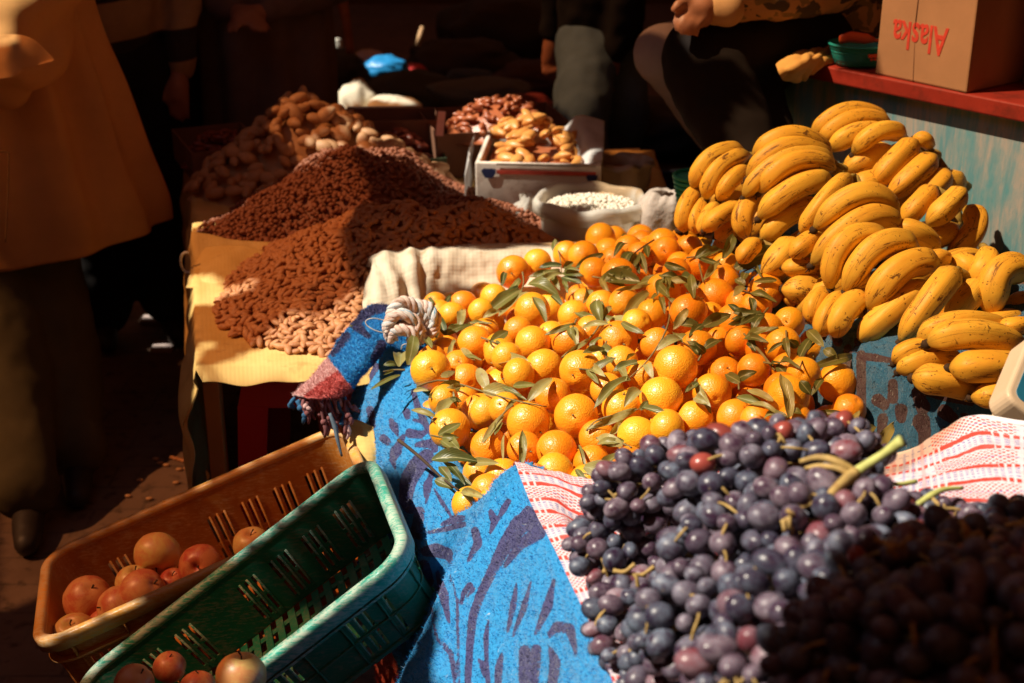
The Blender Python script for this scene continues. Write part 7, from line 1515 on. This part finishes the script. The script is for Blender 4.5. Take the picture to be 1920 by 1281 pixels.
def seated(label, knee, foot, hip, tcol, hand=None, camo=None, off=V((0, 0, 0)), knee2=None, foot2=None, tr=(.105, .082, .060), face=(-.7, -.5), vox=.010):
    t = None; nk = hip+V((.06, .05, .50)); ch = hip+V((.04, .03, .25)); hd = hip+V((-.02, .0, .72)); legs = [(hip.lerp(knee, .12), knee, foot)]
    if knee2: legs.append((hip.lerp(knee2, .12), knee2, foot2))
    if hand: arms = [(nk+V((-.06, -.16, -.06)), hand[0], hand[1], hand[2])]; arms.append((nk+V((.1, .17, -.06)), nk+V((.05, .22, -.3)), hip.lerp(knee2 or knee, .5)+V((0, .05, .12))))
    else: arms = [(nk+V((-.06, -.16, -.06)), nk+V((-.10, -.20, -.3)), hip.lerp(knee, .55)+V((0, 0, .12))), (nk+V((.1, .17, -.06)), nk+V((.05, .2, -.3)), hip.lerp(knee, .5)+V((.1, .1, .12)))]
    return person(label, hip, legs, [ch, nk, hd], arms, tcol, camo, face, trous_r=tr, vox=vox)
def camo():
    m, t, b = nodes('camouflage_cloth'); v = nd(t, 'TexCoord').outputs['Object']; n1 = ntex(t, v, 17, 2, .5, .8); n2 = ntex(t, nd(t, 'Mapping', {'Vector': v, 'Location': (4, 3, 1)}).outputs[0], 21, 2, .5, .8)
    c = mix(t, step(t, n1, .50, .52), (.42, .22, .09), (.06, .04, .025)); c = mix(t, step(t, n2, .57, .59), c, (.20, .13, .05)); t.links.new(c, b.inputs['Base Color']); b.inputs['Roughness'].default_value = .9; return m
def handF(w_, d=3.17):
    """hand hanging over the knee, traced joints, fingers bent"""
    H_ = lambda x, y, dd=0: P(x, y, d+dd)
    return [[(w_, .027), (H_(1318, 16), .031), (H_(1296, 22), .030)], [(H_(1318, 30), .026), (H_(1298, 36), .024)],
            [(H_(1300, 10), .016), (H_(1284, 3, -.02), .0125), (H_(1272, 9, -.03), .0115), (H_(1265, 17, -.03), .0095)],
            [(H_(1290, 14), .0135), (H_(1276, 26, -.012), .0125), (H_(1270, 40, -.015), .0105), (H_(1270, 52, -.012), .009)],
            [(H_(1298, 24, -.01), .0135), (H_(1284, 36, -.022), .0125), (H_(1279, 49, -.024), .0105), (H_(1280, 59, -.02), .009)],
            [(H_(1306, 32, -.01), .0130), (H_(1294, 44, -.024), .0120), (H_(1290, 54, -.026), .010), (H_(1292, 62, -.02), .0085)],
            [(H_(1316, 38, -.01), .0120), (H_(1306, 48, -.022), .0108), (H_(1303, 57, -.022), .009), (H_(1306, 63, -.016), .0075)]]
def peopleF():
    w_ = P(1338, 16, 3.18); hip = P(1575, 52, 3.50); knee = P(1318, 110, 3.28)
    foot = P(1475, 470, 3.10); k2 = P(1375, 100, 3.42); f2 = P(1490, 450, 3.22)
    t = seated('person seated in near black trousers and camouflage sleeve, hand over the knee', knee, foot, hip, cloth_m('brown_black_trousers', (.012, .008, .007)), hand=(P(1560, -25, 3.28), w_, handF(w_)), camo=camo(), knee2=k2, foot2=f2, tr=(.12, .094, .062), vox=.0055)
    cuff = cloth_m('tan_cuff', (.52, .30, .14)); capsules('cuff', [[(P(1342, 18, 3.18), .036), (P(1364, 18, 3.18), .040)]], .006, cuff, t)
    hip2 = P(1500, 30, 4.2); seated('person in grey trousers seated behind the one in black, only a knee and shin showing', P(1245, 98, 3.78), P(1385, 330, 4.05), hip2, cloth_m('grey_trousers', (.30, .25, .25)), camo=cloth_m('brown_jacket', (.05, .025, .018)), tr=(.10, .075, .045), knee2=P(1275, 92, 4.0), foot2=P(1400, 320, 4.25))
peopleF()
# plank bench that carries the two seated figures
b1 = P(1480, 60, 4.1); t = empty('bench', V((b1.x, b1.y+.3, GZ)), 'dark plank bench behind the counter under the figure in grey trousers', 'bench')
hz = P(1500, 30, 4.2).z-.15
obj('plank', *box(b1.x+.18, b1.y+.35, hz-.02, .55, .75, .035), M['wood'], t, smooth=False)
for sx_, sy_ in ((-.05, .05), (.40, .05), (-.05, .68), (.40, .68)): obj('leg', *box(b1.x+sx_, b1.y+sy_, (hz-.04+GZ)/2, .045, .045, hz-.04-GZ), M['wood'], t, smooth=False)
